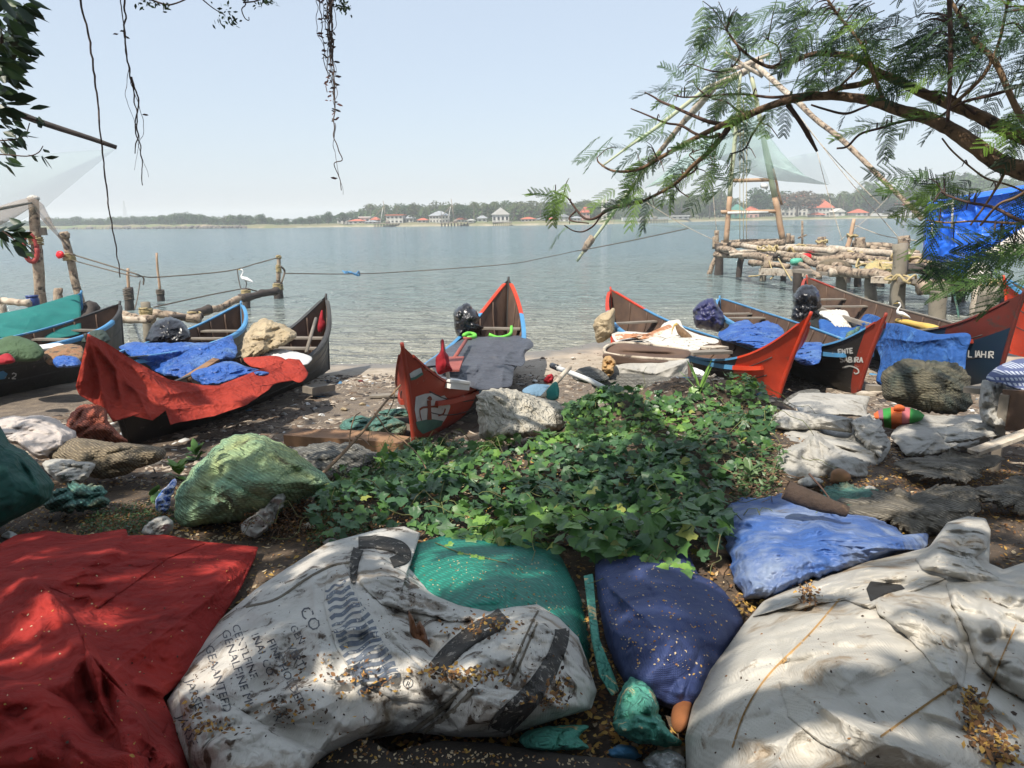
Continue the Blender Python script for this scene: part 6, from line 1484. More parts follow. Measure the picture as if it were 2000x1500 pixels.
# cream sack, right
CS = blob('jumbo_sack', [(1340, 1500), (1338, 1440), (1352, 1380), (1385, 1310), (1420, 1265), (1450, 1222), (1490, 1175), (1545, 1145), (1600, 1128), (1700, 1095), (1760, 1082), (1815, 1068), (1850, 1020), (1890, 1008), (1925, 1012), (1935, 1035), (1932, 1100), (1960, 1112), (2010, 1095), (2150, 1080), (2240, 1400), (2100, 1700), (1500, 1720), (1360, 1620)],
     zc([(1345, 1500, 1.38), (1440, 1230, 1.3), (1600, 1130, 1.26), (1890, 1015, 1.22), (2010, 1100, 1.3), (2200, 1400, 1.45), (1500, 1680, 1.45), (1700, 1250, 1.50), (1850, 1350, 1.52), (1550, 1350, 1.50), (2000, 1600, 1.5)]), .24, m_sackr, nu=460, nv=150, sharp=True, pw=2.8, cen=(1700, 1360),
     wr=('crumple', .045, 3.2), fine=('crumple', .006, 11), seed=61, back=.6, pleats=20,
     folds=[([(1690, 1130), (1700, 1180), (1650, 1230)], 31, 0.042), ([(1830, 1110), (1870, 1140), (1850, 1200), (1900, 1230)], 21, 0.084), ([(1935, 1130), (1920, 1180), (1950, 1250), (1900, 1330)], 18, 0.070), ([(1980, 1150), (1960, 1220), (1930, 1320)], 18, -0.056), ([(1740, 1180), (1800, 1220), (1860, 1290), (1870, 1380)], 18, 0.070),
            ([(1560, 1350), (1650, 1410), (1780, 1470), (1850, 1500)], 16, 0.056), ([(1540, 1320), (1640, 1360), (1760, 1440)], 13, -0.035), ([(1500, 1380), (1600, 1450), (1700, 1500)], 16, 0.042), ([(1700, 1145), (1760, 1140), (1740, 1165)], 16, -0.126), ([(1560, 1150), (1600, 1165), (1590, 1185)], 16, -0.056),
            ([(1840, 1060), (1830, 1100), (1900, 1120), (1960, 1130)], 12, 0.070), ([(1900, 1040), (1870, 1070), (1890, 1090)], 13, -0.084), ([(1780, 1100), (1850, 1110), (1940, 1125)], 10, 0.056), ([(1800, 1230), (1820, 1300), (1870, 1360)], 26, 0.028), ([(1900, 1440), (1860, 1380), (1880, 1300)], 16, -0.042)],
     label='huge cream woven sack filling the near right corner', cat='sack')
CSb = bvh_of(CS)
CF1 = patch(CS, [(1788, 1092), (1815, 1068), (1848, 1022), (1890, 1010), (1924, 1014), (1936, 1034), (1930, 1070), (1905, 1090), (1930, 1120), (1968, 1140), (1900, 1140), (1845, 1122), (1800, 1112)], .10, m_sackr, CSb, seed=321, jag=.01, cen=(1868, 1075), wr=('crumple', .05, 5))
CF2 = patch(CS, [(1470, 1205), (1500, 1172), (1560, 1146), (1620, 1128), (1700, 1102), (1790, 1112), (1850, 1130), (1800, 1150), (1740, 1170), (1700, 1190), (1650, 1172), (1600, 1180), (1560, 1192), (1520, 1188)], .055, m_sackr, CSb, seed=322, jag=.015, cen=(1660, 1150), wr=('crumple', .04, 5))
CF3 = patch(CS, [(1850, 1140), (1930, 1128), (1990, 1112), (2120, 1100), (2140, 1300), (2040, 1380), (1960, 1350), (1905, 1290), (1880, 1220), (1860, 1180)], .10, m_sackr, CSb, seed=323, jag=.01, cen=(1990, 1220), wr=('crumple', .06, 3.5), pleats=12)
CF4 = patch(CS, [(1700, 1160), (1760, 1150), (1830, 1165), (1865, 1210), (1890, 1280), (1880, 1345), (1840, 1330), (1800, 1270), (1750, 1225), (1715, 1200)], .05, m_sackr, CSb, seed=324, jag=.01, wr=('crumple', .03, 6))
CF5 = patch(CS, [(1520, 1330), (1580, 1350), (1680, 1400), (1790, 1450), (1860, 1490), (1800, 1530), (1700, 1500), (1600, 1450), (1540, 1400)], .045, m_sackr, CSb, seed=325, jag=.01, wr=('crumple', .02, 6))
m_hole_shade = M('painted_hole_shade', (.02, .018, .016), None, 4, .9, .4, 40)  # near-black colour laid on the sack as the shade inside a hole
patch(CS, [(1692, 1150), (1700, 1135), (1760, 1142), (1768, 1150), (1730, 1160), (1700, 1175)], .004, m_hole_shade, bvh_of(CS, CF2), seed=327, name='hole_shade_patch', off=.008, nu=60, nv=12, wr=('soft', .002, 5), pleats=0)
CSP = [CS, CF1, CF2, CF3, CF4, CF5]
CSv = bvh_of(*CSP)
for pth in ([(1640, 1170), (1580, 1240), (1500, 1320), (1455, 1390), (1430, 1460)], [(1870, 1335), (1790, 1390), (1720, 1440)], [(1985, 1220), (1950, 1300), (1920, 1380)]):
    strap(pth, 2.2, bvh=CSv, parent=CS, mat=M('rust_thread', (.45, .28, .12), None, 30, .9, .3, 60), name='stitching', lift=.003)
# blue plastic sack with log
BS = blob('blue_sack', [(1410, 1020), (1425, 985), (1448, 972), (1490, 970), (1530, 962), (1560, 958), (1620, 985), (1655, 1000), (1700, 1010), (1740, 1025), (1775, 1050), (1815, 1040), (1820, 1052), (1800, 1075), (1760, 1080), (1700, 1100), (1620, 1125), (1550, 1145), (1495, 1170), (1460, 1170), (1440, 1145), (1420, 1090)],
     zc([(1410, 1030, 1.15), (1540, 960, 1.1), (1815, 1045, 1.15), (1470, 1170, 1.2), (1640, 1115, 1.25), (1600, 1040, 1.22)]), .28, m_bluebag, nu=240, nv=70, sharp=True, wr=('crumple', 0.055, 2.6), fine=('crumple', 0.016, 9), seed=62, cen=(1570, 1060),
     folds=[([(1600, 1085), (1650, 1085), (1700, 1105)], 12, -.04), ([(1640, 1000), (1700, 1050), (1730, 1080)], 12, .03)], label='slumped bright blue plastic sack under the hollow log', cat='sack')
t = T('hollow_log', 'short hollow dark log lying across the top of the blue sack', 'log', V(1590, 985, gY(1590, 1000, .45)))
la, lb = V(1534, 956, 3.75), V(1655, 1000, 3.62)
mk('shell', *tube_g(log_pts(la, lb, 14, .02, 3), [.055, .052, .045, .03], 12, .12, 3, cap=False), m_dbark, t); mk('core', *tube_g([la + (lb - la) * .06, lb], [.042, .02], 10, .1), M('orange_heartwood', (.32, .13, .06), (.1, .05, .03), 8, .9, .4, 40), t)
mk('twig', *tube_g(log_pts(V(1580, 925, 3.9), V(1640, 1002, 3.7), 8, .03, 4), [.007, .004], 5), m_twig, label='thin black twig leaning over the hollow log', cat='twig')
t = T('coconut', 'brown coconut lying on the ground behind the hollow log', 'coconut', V(1638, 932, gY(1638, 945)))
blob('shell', [(1622, 940), (1624, 922), (1635, 915), (1650, 918), (1662, 930), (1655, 942), (1640, 948), (1628, 946)], (gY(1640, 948) - .02, gY(1640, 948) - .02), .07, M('coconut_shell', (.34, .18, .09), (.24, .12, .06), 5, .8, .4, 60), t, wr=('soft', .01, 6), seed=5, nu=50, nv=16)
blob('shell_fragment', [(1558, 940), (1575, 932), (1600, 934), (1608, 942), (1590, 950), (1565, 950)], (gY(1590, 955), gY(1590, 950)), .05, m_whitecloth, wr=('crumple', .02, 8), seed=5, nu=50, nv=14, label='broken pale coconut shell beside the brown coconut', cat='shell')
# rope-bound stump between vines and blue sack
blob('bark_bundle', [(1360, 1080), (1372, 1050), (1400, 1035), (1425, 1040), (1430, 1080), (1430, 1120), (1412, 1135), (1385, 1115)], zc([(1365, 1080, 1.05), (1425, 1040, 1.05), (1410, 1130, 1.1)]), .12, m_bark, wr=('soft', .02, 6), seed=64, nu=80, nv=20, label='rough brown bark bundle tucked behind the left side of the blue sack', cat='bundle')

# middle left
GN = blob('net_bundle', [(340, 1000), (348, 960), (370, 920), (400, 890), (440, 858), (480, 848), (505, 852), (540, 862), (570, 880), (600, 905), (630, 925), (645, 945), (600, 975), (560, 990), (520, 1005), (440, 1022), (380, 1028), (350, 1022)],
     (4.55, 5.1), .42, m_fishnet_green, nu=240, nv=70, wr=('crumple', 0.085, 3.4), fine=('net', .012, 12), pleats=10, seed=65, folds=[([(480, 850), (520, 900), (560, 960)], 25, .05), ([(560, 885), (610, 930), (640, 945)], 12, .04)], label='large rounded bundle of green and yellow net in front of the red-draped boat', cat='fishing net')
blob('net_bundle', [(545, 900), (580, 872), (640, 866), (690, 864), (720, 880), (738, 890), (720, 910), (690, 925), (660, 935), (600, 930), (560, 920)], (5.6, 6.3), .2, m_fishnet_grey, wr=('crumple', 0.07, 3), fine=('net', 0.014, 12), jag=.08, seed=66, nu=130, nv=36, label='flat grey net heap right of the green and yellow net bundle', cat='fishing net')
blob('net_bundle', [(664, 842), (668, 825), (685, 813), (715, 812), (735, 808), (765, 812), (790, 824), (798, 838), (785, 850), (750, 846), (700, 842)], (8.2, 8.8), .22, m_fishnet_teal, wr=('crumple', .14, 4), fine=('net', .014, 14), jag=.09, seed=67, nu=120, nv=30, label='low teal net bundle on the ground left of the centre boat', cat='fishing net')
blob('net_scrap', [(738, 806), (755, 800), (790, 798), (800, 812), (780, 814), (755, 812)], (9, 9.3), .06, m_fishnet_teal, wr=('crumple', 0.068, 7.8), seed=68, nu=60, nv=14, label='dark teal net scrap behind the low teal bundle', cat='fishing net')
t = T('timber', 'weathered squared timber lying left of the centre boat foot', 'timber', V(680, 865, gY(680, 868)))
mk('beam', *beam_g(V(566, 853, 7.5), V(792, 868, 7.15), .26, .12, .02, 4), m_plank, t, smooth=False)
mk('plank', *beam_g(V(622, 842, 7.55), V(776, 852, 7.35), .12, .035, .008, 6), m_plank, smooth=False, label='narrow brown plank resting on top of the squared timber', cat='plank')
mk('plank', *beam_g(V(600, 762, 10.8), V(645, 756, 11.2), .22, .1, .01, 6), m_greyplank, smooth=False, label='dark plank end under the far end of the long black boat', cat='plank')
mk('plank', *beam_g(V(724, 773, 10.9), V(800, 770, 10.8), .2, .03, .008, 7), m_greyplank, smooth=False, label='flat grey board on the sand behind the timber, left of the centre boat', cat='plank')
t = T('dead_branch', 'long bare dry branch leaning up over the timber towards the centre boat', 'branch', V(605, 955, 4.9))
mk('stem', *tube_g(smooth_path([V(604, 950, 4.9), V(640, 915, 5.2), (V(682, 872, 5.6)), V(715, 835, 5.9), V(745, 795, 6.2), V(782, 752, 6.5)], 20), [.016, .014, .011, .009], 7, .1, 2), m_drytwig, t)
for pth in ([(772, 760, 6.4), (768, 785, 6.3), (755, 812, 6.2)], [(682, 872, 5.6), (684, 845, 5.7), (692, 815, 5.8), (703, 806, 5.8)], [(695, 852, 5.7), (712, 860, 5.6), (722, 870, 5.5)], [(732, 807, 6.0), (745, 825, 5.9), (752, 838, 5.9), (765, 850, 5.8), (790, 862, 5.7), (818, 890, 5.4), (832, 915, 5.1)]):
    mk('side_twig', *tube_g(smooth_path([V(*p) for p in pth], 10), [.007, .004], 5), m_drytwig, t)
GT = blob('green_tarpaulin', [(-160, 820), (-60, 826), (0, 832), (18, 865), (50, 880), (72, 900), (92, 925), (106, 945), (98, 975), (75, 990), (20, 1018), (-10, 1036), (-160, 1060)], [(-160, 830, 4.8), (0, 835, 4.7), (105, 950, 4.5), (0, 1035, 4.15), (-160, 1050, 4.1)], .35, m_dkgreen, nu=220, nv=60, sharp=True, wr=('cloth', .035, 2.5), fine=('crumple', .02, 4), seed=69, cen=(-30, 940),
     folds=[([(10, 870), (60, 920), (80, 980)], 10, .05), ([(30, 885), (75, 960)], 7, -.05), ([(0, 900), (30, 950), (20, 1000)], 14, .03)], label='dark green tarpaulin bundle at the left edge', cat='tarpaulin')
blob('white_sack', [(-80, 830), (0, 816), (30, 812), (70, 810), (105, 816), (125, 830), (145, 845), (140, 865), (110, 885), (80, 898), (50, 880), (10, 860), (-80, 850)], [(-80, 835, 6.4), (60, 812, 6.6), (140, 850, 6.4), (80, 895, 5.9), (-80, 850, 6.2)], .25, m_pinksack, nu=150, nv=40, wr=('crumple', 0.06, 3), fine=('crumple', 0.02, 8), seed=70, folds=[([(-40, 830), (40, 838), (100, 850)], 5, -.07), ([(100, 820), (120, 850), (118, 880)], 5, .05)], label='crumpled pinkish white sack behind the dark green tarpaulin', cat='sack')
blob('net_sack', [(128, 825), (145, 800), (170, 788), (190, 790), (205, 800), (215, 825), (235, 850), (248, 862), (200, 868), (160, 858), (135, 845)], (7.0, 7.3), .28, m_fishnet_red, wr=('crumple', 0.119, 5.2), fine=('net', .01, 14), seed=71, nu=110, nv=28, label='orange red net sack under the near end of the red-draped boat', cat='net sack')
blob('net_sack', [(92, 885), (130, 862), (150, 855), (200, 862), (260, 866), (305, 872), (322, 880), (312, 900), (270, 915), (235, 930), (190, 935), (150, 925), (110, 905)], (5.7, 6.2), .28, m_fishnet_beige, wr=('crumple', .10, 3), fine=('net', .01, 14), seed=72, nu=160, nv=40, folds=[([(110, 890), (180, 870), (300, 880)], 7, .03)], label='long beige net sack lying in front of the orange red net sack', cat='net sack')
blob('white_sack', [(82, 905), (110, 895), (150, 900), (185, 905), (176, 925), (160, 940), (120, 945), (100, 930)], (5.2, 5.6), .16, m_greysack, wr=('crumple', 0.085, 5.2), seed=73, nu=110, nv=28, label='small grey white cloth bundle between the green tarpaulin and beige sack', cat='cloth')
blob('net_scrap', [(80, 985), (100, 960), (130, 945), (165, 942), (200, 950), (215, 975), (190, 995), (150, 1003), (100, 1002)], (4.7, 5.1), .08, m_fishnet_teal, wr=('crumple', .12, 5), fine=('net', .014, 14), jag=.14, seed=74, nu=110, nv=26, label='flat tangle of pale green net on the ground beside the green tarpaulin', cat='fishing net')
blob('blue_rag', [(303, 985), (310, 965), (325, 950), (340, 935), (345, 945), (335, 970), (332, 990), (322, 1005), (308, 998)], (4.8, 5.2), .04, M('blue_white_plastic', (.08, .2, .55), (.1, .16, .5), 12, .5, .4, 40, c3=(.6, .62, .66), s3=22, t3=.52, w3=.02), wr=('crumple', 0.085, 11.7), seed=75, nu=70, nv=20, label='torn blue and white plastic wrapper left of the green net bundle', cat='wrapper')
blob('white_rag', [(470, 1035), (480, 1015), (505, 1000), (530, 975), (552, 952), (560, 958), (555, 985), (540, 1005), (525, 1030), (500, 1048)], (4.15, 4.5), .05, m_greysack, wr=('crumple', 0.085, 7.8), thin=True, pleats=14, seed=76, nu=90, nv=24, label='torn pale rag standing up in front of the green net bundle', cat='rag')
blob('white_rag', [(275, 1040), (290, 1020), (315, 1008), (335, 1015), (340, 1030), (325, 1045), (300, 1050)], (4.15, 4.3), .05, m_greysack, wr=('crumple', 0.068, 7.8), thin=True, pleats=14, seed=77, nu=70, nv=20, label='small grey rag on the litter above the red cloth', cat='rag')

# centre: box cover, basin
blob('covered_crate', [(930, 772), (940, 762), (970, 757), (1000, 760), (1040, 770), (1085, 782), (1100, 800), (1102, 830), (1085, 845), (1040, 852), (985, 858), (948, 862), (936, 850), (932, 810)], [(932, 770, 6.6), (1000, 760, 7.2), (1100, 800, 7.2), (1000, 858, 6.5), (936, 855, 6.4)], .30, m_box, nu=180, nv=54, sharp=True, pw=5, wr=('crumple', 0.05, 3.2), fine=('crumple', 0.014, 8), seed=78,
     folds=[([(955, 765), (950, 850)], 5, .05), ([(1000, 762), (995, 855)], 6, .05), ([(1000, 790), (1060, 830), (1090, 845)], 8, -.04)], label='ragged cream sacking over a crate right of the centre boat', cat='crate')
t = T('boat_hook', 'white pole with a black grip and a green net bag, lying on the vines', 'pole', V(1100, 740, 7.6))
mk('shaft', *tube_g([V(1082, 716, 8.2), V(1150, 742, 7.5), V(1195, 765, 7.2)], [.03, .028], 8), m_white, t); mk('grip', *tube_g([V(1078, 714, 8.25), V(1090, 719, 8.1)], [.036], 8), m_black, t)
t = T('pole', 'bamboo pole leaning towards the crate from the vines', 'pole', V(1060, 775, 7.2)); mk('shaft', *tube_g([V(1060, 776, 7.2), V(1113, 717, 7.6)], [.026], 8), m_logpale, t)
blob('net_bag', [(1068, 762), (1085, 745), (1092, 760), (1090, 778), (1078, 782), (1066, 776)], (7.2, 7.3), .04, m_netteal, t, wr=('cloth', .02, 6), seed=79, nu=50, nv=12)
blob('net_heap', [(1118, 738), (1128, 722), (1150, 716), (1172, 722), (1190, 738), (1175, 748), (1140, 748)], (7.7, 8), .14, m_fishnet_grey, wr=('net', .03, 6), seed=80, nu=80, nv=20, label='round grey net heap behind the white pole', cat='fishing net')
BX = T('basin', 'rough brown oblong boat-shaped trough covered by grey sheet beside the orange-prowed boat', 'trough', V(1260, 720, 8.6))
blob('rim', [(1180, 682), (1188, 674), (1215, 670), (1270, 675), (1345, 685), (1338, 700), (1300, 702), (1250, 702), (1205, 700), (1185, 698)], (8.4, 8.9), .10, m_inner, BX, wr=('soft', .02, 4), seed=81, nu=110, nv=20, folds=[([(1200, 688), (1330, 693)], 6, -.16)])
mk('lip', *tube_g(smooth_path([V(1345, 704, 8.3), V(1300, 702, 8.3), (V(1240, 698, 8.3)), V(1192, 692, 8.35), V(1180, 686, 8.5), V(1186, 676, 8.7), V(1215, 670, 8.9), V(1280, 675, 8.9), V(1345, 686, 8.8)], 30), [.022], 6), m_logpale, BX)
blob('side', [(1178, 700), (1185, 690), (1240, 700), (1345, 708), (1346, 722), (1290, 712), (1200, 712)], (8.3, 8.3), .06, m_inner, BX, wr=('soft', .02, 4), seed=82, nu=90, nv=16)
blob('grey_sheet', [(1178, 728), (1200, 714), (1230, 708), (1280, 706), (1320, 704), (1345, 700), (1352, 725), (1350, 765), (1330, 800), (1250, 790), (1190, 770)], (8.0, 8.3), .08, m_greysack, sharp=True, nu=140, nv=34, wr=('cloth', .05, 2.5), fine=('crumple', .02, 5), seed=83, folds=[([(1200, 716), (1280, 730), (1345, 705)], 6, .06), ([(1345, 700), (1300, 740), (1270, 790)], 8, .05)], label='pale grey sheet hanging over the side of the trough', cat='sheet')
blob('brown_cloth', [(1176, 726), (1178, 702), (1190, 695), (1202, 706), (1200, 720), (1196, 732), (1184, 736)], (7.95, 8.2), .08, M('ochre_cloth', (.45, .28, .12), (.3, .18, .08), 5, .8, .4, 40), wr=('crumple', 0.085, 7.8), seed=84, nu=70, nv=18, label='ochre rag tied at the left corner of the trough', cat='rag')
blob('net_heap', [(1155, 752), (1180, 735), (1220, 728), (1270, 730), (1320, 735), (1360, 728), (1400, 750), (1420, 790), (1300, 800), (1200, 780)], (7.7, 8.2), .25, m_fishnet_grey, wr=('net', .06, 3), seed=85, nu=150, nv=36, label='broad grey net heap below the trough at the back of the vines', cat='fishing net')
t = T('stake', 'dark stake standing right of the grey net heap', 'stake', V(1352, 790, 7.7)); mk('stake', *tube_g(log_pts(V(1352, 800, 7.7), V(1346, 712, 8.0), 8, .02, 2), [.03, .02], 7, .2, 1), m_twig, t)
for k, (cx, cy, w, h) in enumerate(((1358, 725, 13, 7), (1368, 728, 10, 6))):
    blob('slipper', [(cx - w, cy), (cx - w * .6, cy - h), (cx + w * .3, cy - h * .8), (cx + w, cy + h * .3), (cx + w * .4, cy + h), (cx - w * .4, cy + h * .6)], (8.1, 8.2), .02, m_white, wr=('soft', .004, 6), seed=k, nu=40, nv=10, label=('white rubber slipper lying left on the grey nets', 'white rubber slipper lying right on the grey nets')[k], cat='slipper')
blob('blue_net', [(1020, 762), (1045, 750), (1080, 755), (1085, 772), (1050, 775), (1030, 772)], (7.9, 8.1), .08, M('pale_blue_net', (.14, .24, .34), None, 5, .9, .8, 90), wr=('net', .03, 6), seed=86, nu=60, nv=14, label='pale blue net lying behind the ragged crate', cat='fishing net')
blob('red_rag', [(1062, 742), (1070, 732), (1080, 732), (1080, 746), (1068, 750)], (8.6, 8.6), .05, m_redflag, wr=('crumple', .03, 8), seed=87, nu=40, nv=10, label='small red rag on the ground right of the centre boat', cat='rag')

# middle right
blob('grey_sheeting', [(1512, 800), (1530, 790), (1560, 768), (1600, 766), (1660, 770), (1700, 774), (1692, 800), (1695, 815), (1640, 812), (1580, 810), (1530, 812)], (7.3, 8.2), .14, m_greysack, sharp=True, nu=150, nv=36, pw=5, wr=('crumple', 0.035, 2.2), fine=('crumple', 0.012, 7), seed=88, label='flat grey board-stiff sheet on top of the heap by the red prow', cat='sheet')
blob('grey_sack', [(1508, 818), (1515, 802), (1560, 806), (1620, 812), (1665, 818), (1700, 806), (1722, 830), (1738, 860), (1732, 885), (1720, 905), (1680, 925), (1620, 935), (1560, 935), (1520, 925), (1500, 900), (1515, 870), (1512, 845)],
     [(1510, 805, 6.9), (1700, 810, 7.2), (1735, 870, 6.2), (1620, 935, 5.2), (1500, 905, 5.4)], .26, m_greysack, sharp=True, nu=220, nv=64, wr=('crumple', 0.075, 2.0), fine=('crumple', 0.02, 6), seed=89, cen=(1620, 868),
     folds=[([(1512, 806), (1600, 814), (1668, 818)], 6, .12), ([(1670, 818), (1668, 860)], 7, .10), ([(1560, 880), (1590, 845), (1610, 838)], 6, .08), ([(1600, 830), (1640, 838), (1660, 850)], 10, -.12), ([(1530, 830), (1600, 838), (1650, 845)], 14, -.06), ([(1700, 810), (1735, 860)], 5, .05)], label='large crumpled grey sack heap under the stiff sheet', cat='sack')
blob('grey_sheeting', [(1742, 850), (1765, 828), (1800, 812), (1830, 808), (1870, 812), (1900, 808), (1940, 815), (1955, 835), (1930, 860), (1890, 878), (1850, 884), (1800, 890), (1770, 890), (1755, 870)], (6.2, 7.4), .14, m_greysack, nu=190, nv=50, wr=('crumple', 0.06, 2.4), fine=('crumple', 0.016, 7), seed=90, folds=[([(1820, 850), (1850, 838), (1940, 835)], 9, .07), ([(1780, 860), (1830, 850), (1900, 870)], 12, -.04)], label='crumpled pale grey sheet right of the striped sack', cat='sheet')
blob('net_sack', [(1720, 760), (1726, 730), (1745, 710), (1775, 700), (1810, 704), (1840, 706), (1870, 712), (1893, 735), (1897, 765), (1895, 795), (1870, 808), (1830, 808), (1790, 800), (1745, 785), (1725, 775)], (7.6, 8.2), .45, m_fishnet_dark, nu=190, nv=50, wr=('crumple', 0.05, 2.2), fine=('net', 0.012, 12), seed=91, folds=[([(1780, 705), (1810, 725), (1890, 760)], 7, .06), ([(1815, 715), (1850, 730), (1893, 750)], 5, -.05), ([(1810, 710), (1790, 725), (1740, 735)], 7, .05)],
     label='big round olive net sack in front of the dark blue cloth', cat='net sack')
# striped sack: each coloured panel a part
ST = T('striped_sack', 'small sack with orange, green and pink stripes under the olive net sack', 'sack', V(1755, 840, 7.2))
m_or = M('orange_stripe', (.62, .13, .03), None, 5, .7, .3, 40); m_gr = M('green_stripe', (.03, .25, .04), None, 5, .7, .3, 40); m_pk = M('pink_stripe', (.46, .13, .14), None, 5, .7, .3, 40); m_mv = M('mauve_stripe', (.26, .1, .15), None, 5, .7, .3, 40)
CX = [1706, 1715, 1724, 1740, 1762, 1778, 1796, 1806]
for k, mt in enumerate((m_or, m_mv, m_gr, m_or, m_pk, m_gr, m_gr)):
    def edge(x):
        u = (x - 1755) / 52; hh = 24 * math.sqrt(max(0, 1 - u * u)); return (x, 815 - hh * .85), (x + (1755 - x) * .1, 815 + hh)
    (ax_, ay), (bx_, by) = edge(CX[k]); (cx_, cy_), (dx, dy) = edge(CX[k + 1])
    n_ = 10; vs = []
    for j in range(n_ + 1):
        s_ = math.sin(math.pi * j / n_)
        for q in range(5):
            w_ = q / 4; x0 = ax_ + (bx_ - ax_) * j / n_; x1 = cx_ + (dx - cx_) * j / n_; y0 = ay + (by - ay) * j / n_; y1 = cy_ + (dy - cy_) * j / n_
            x = x0 + (x1 - x0) * w_; y = y0 + (y1 - y0) * w_; u = (x - 1755) / 54
            vs.append(V(x, y, 7.15 - .22 * s_ * math.sqrt(max(0, 1 - u * u)) + .006 * math.sin(j + q * 2)))
    mk('stripe', vs, [(j * 5 + q, (j + 1) * 5 + q, (j + 1) * 5 + q + 1, j * 5 + q + 1) for j in range(n_) for q in range(4)], mt, ST)
blob('knot', [(1745, 800), (1748, 792), (1758, 790), (1768, 796), (1764, 803), (1752, 804)], (7.05, 7.05), .05, m_or, ST, nu=30, nv=8, wr=('soft', .01, 9))
t = T('wooden_board', 'small board and block lying left of the olive net sack', 'board', V(1697, 768, 8.3)); mk('board', *beam_g(V(1676, 768, 8.4), V(1720, 769, 8.2), .2, .03), m_logpale, t, smooth=False); mk('block', *beam_g(V(1694, 757, 8.4), V(1718, 758, 8.4), .1, .07), m_greyplank, t, smooth=False)
blob('net_scrap', [(1520, 795), (1540, 775), (1565, 762), (1595, 760), (1600, 768), (1560, 778), (1540, 795)], (8.2, 8.7), .08, m_fishnet_grey, wr=('net', .03, 8), seed=93, nu=70, nv=18, label='wispy grey net at the foot of the orange prow', cat='fishing net')
# table at the right edge
TB = T('table', 'rickety wooden table under a checked cloth at the right edge', 'table', V(1975, 870, 5.9))
zt_ = V(1950, 755, 6.2)[2]
mk('table_top', *beam_g(V(1925, 752, 6.6), V(2090, 770, 6.0), .75, .05, .005), m_greyplank, TB, smooth=False)
for (px, Y, pb) in ((1936, 6.4, 850), (2060, 5.8, 880), (2080, 6.5, 850), (1964, 5.9, 868)):
    a = V(px, 770, Y); b = a.copy(); b[2] = float(H(a[0], a[1])) - .05; mk('leg', *beam_g(a, b + .001, .07, .07, .003), m_greyplank, TB, smooth=False)
mk('side_board', *beam_g(V(1958, 800, 5.9), V(2080, 808, 5.6), .03, .35, .005), m_inner, TB, smooth=False)
m_check = M('checked_cloth', (.42, .45, .52), (.36, .4, .47), 3, .85, .3, 40)
def checkmat():
    m = m_check; nt = m.node_tree; N = nt.nodes; L = nt.links; bs = N['Principled BSDF']; tc = [n for n in N if n.type == 'TEX_COORD'][0]
    src = bs.inputs['Base Color'].links[0].from_socket; last = src
    for d in ('X', 'Z'):
        w = N.new('ShaderNodeTexWave'); w.bands_direction = d; w.inputs['Scale'].default_value = 9; w.inputs['Distortion'].default_value = .3; L.new(tc.outputs['Object'], w.inputs['Vector'])
        r = N.new('ShaderNodeMapRange'); r.inputs['From Min'].default_value = .55; r.inputs['From Max'].default_value = .65; L.new(w.outputs['Fac'], r.inputs['Value'])
        x = N.new('ShaderNodeMix'); x.data_type = 'RGBA'; x.blend_type = 'MIX'; L.new(r.outputs[0], x.inputs['Factor']); i = [q for q in x.inputs if q.type == 'RGBA']; L.new(last, i[0]); i[1].default_value = (.08, .1, .2, 1)
        last = [q for q in x.outputs if q.type == 'RGBA'][0]
    L.new(last, bs.inputs['Base Color'])
checkmat()
blob('checked_cloth', [(1926, 738), (1940, 722), (1965, 708), (2000, 700), (2080, 700), (2100, 760), (2020, 765), (1985, 760), (1960, 752), (1940, 748)], (5.9, 6.5), .12, m_check, nu=130, nv=36, wr=('cloth', .04, 4), seed=94, label='blue and white checked cloth thrown over the table at the right edge', cat='cloth')
blob('grey_sack', [(1912, 800), (1914, 765), (1922, 742), (1945, 748), (1962, 752), (1970, 790), (1962, 830), (1975, 842), (1950, 838), (1925, 830)], (6.1, 6.3), .12, m_greysack, nu=110, nv=30, wr=('crumple', 0.119, 4.5), seed=95, folds=[([(1935, 755), (1945, 800), (1965, 838)], 5, .07)], label='limp grey sack hanging at the left side of the table', cat='sack')
mk('plank', *beam_g(V(1900, 884, 5.4), V(2080, 820, 5.6), .10, .03, .004), m_logpale, smooth=False, label='pale plank slanting up to the right edge below the table', cat='plank')
mk('driftwood', *tube_g(log_pts(V(1858, 842, 6.1), V(1945, 830, 6.3), 8, .03, 4), [.05, .04, .045], 8, .25, 3), m_greyplank, label='short grey log lying on the crumpled sheet by the table', cat='log')
mk('driftwood', *tube_g(log_pts(V(1440, 862, 5.5), V(1545, 872, 5.3), 10, .02, 6), [.035, .03, .018, .008], 8, .3, 3), m_log, label='broken pale branch sticking out of the vines towards the grey sack', cat='branch')
mk('driftwood', *tube_g(log_pts(V(1480, 788, 7.2), V(1525, 780, 7.4), 8, .02, 6), [.03, .02], 8, .3, 3), m_logdark, label='short dark stick below the orange prow', cat='stick')
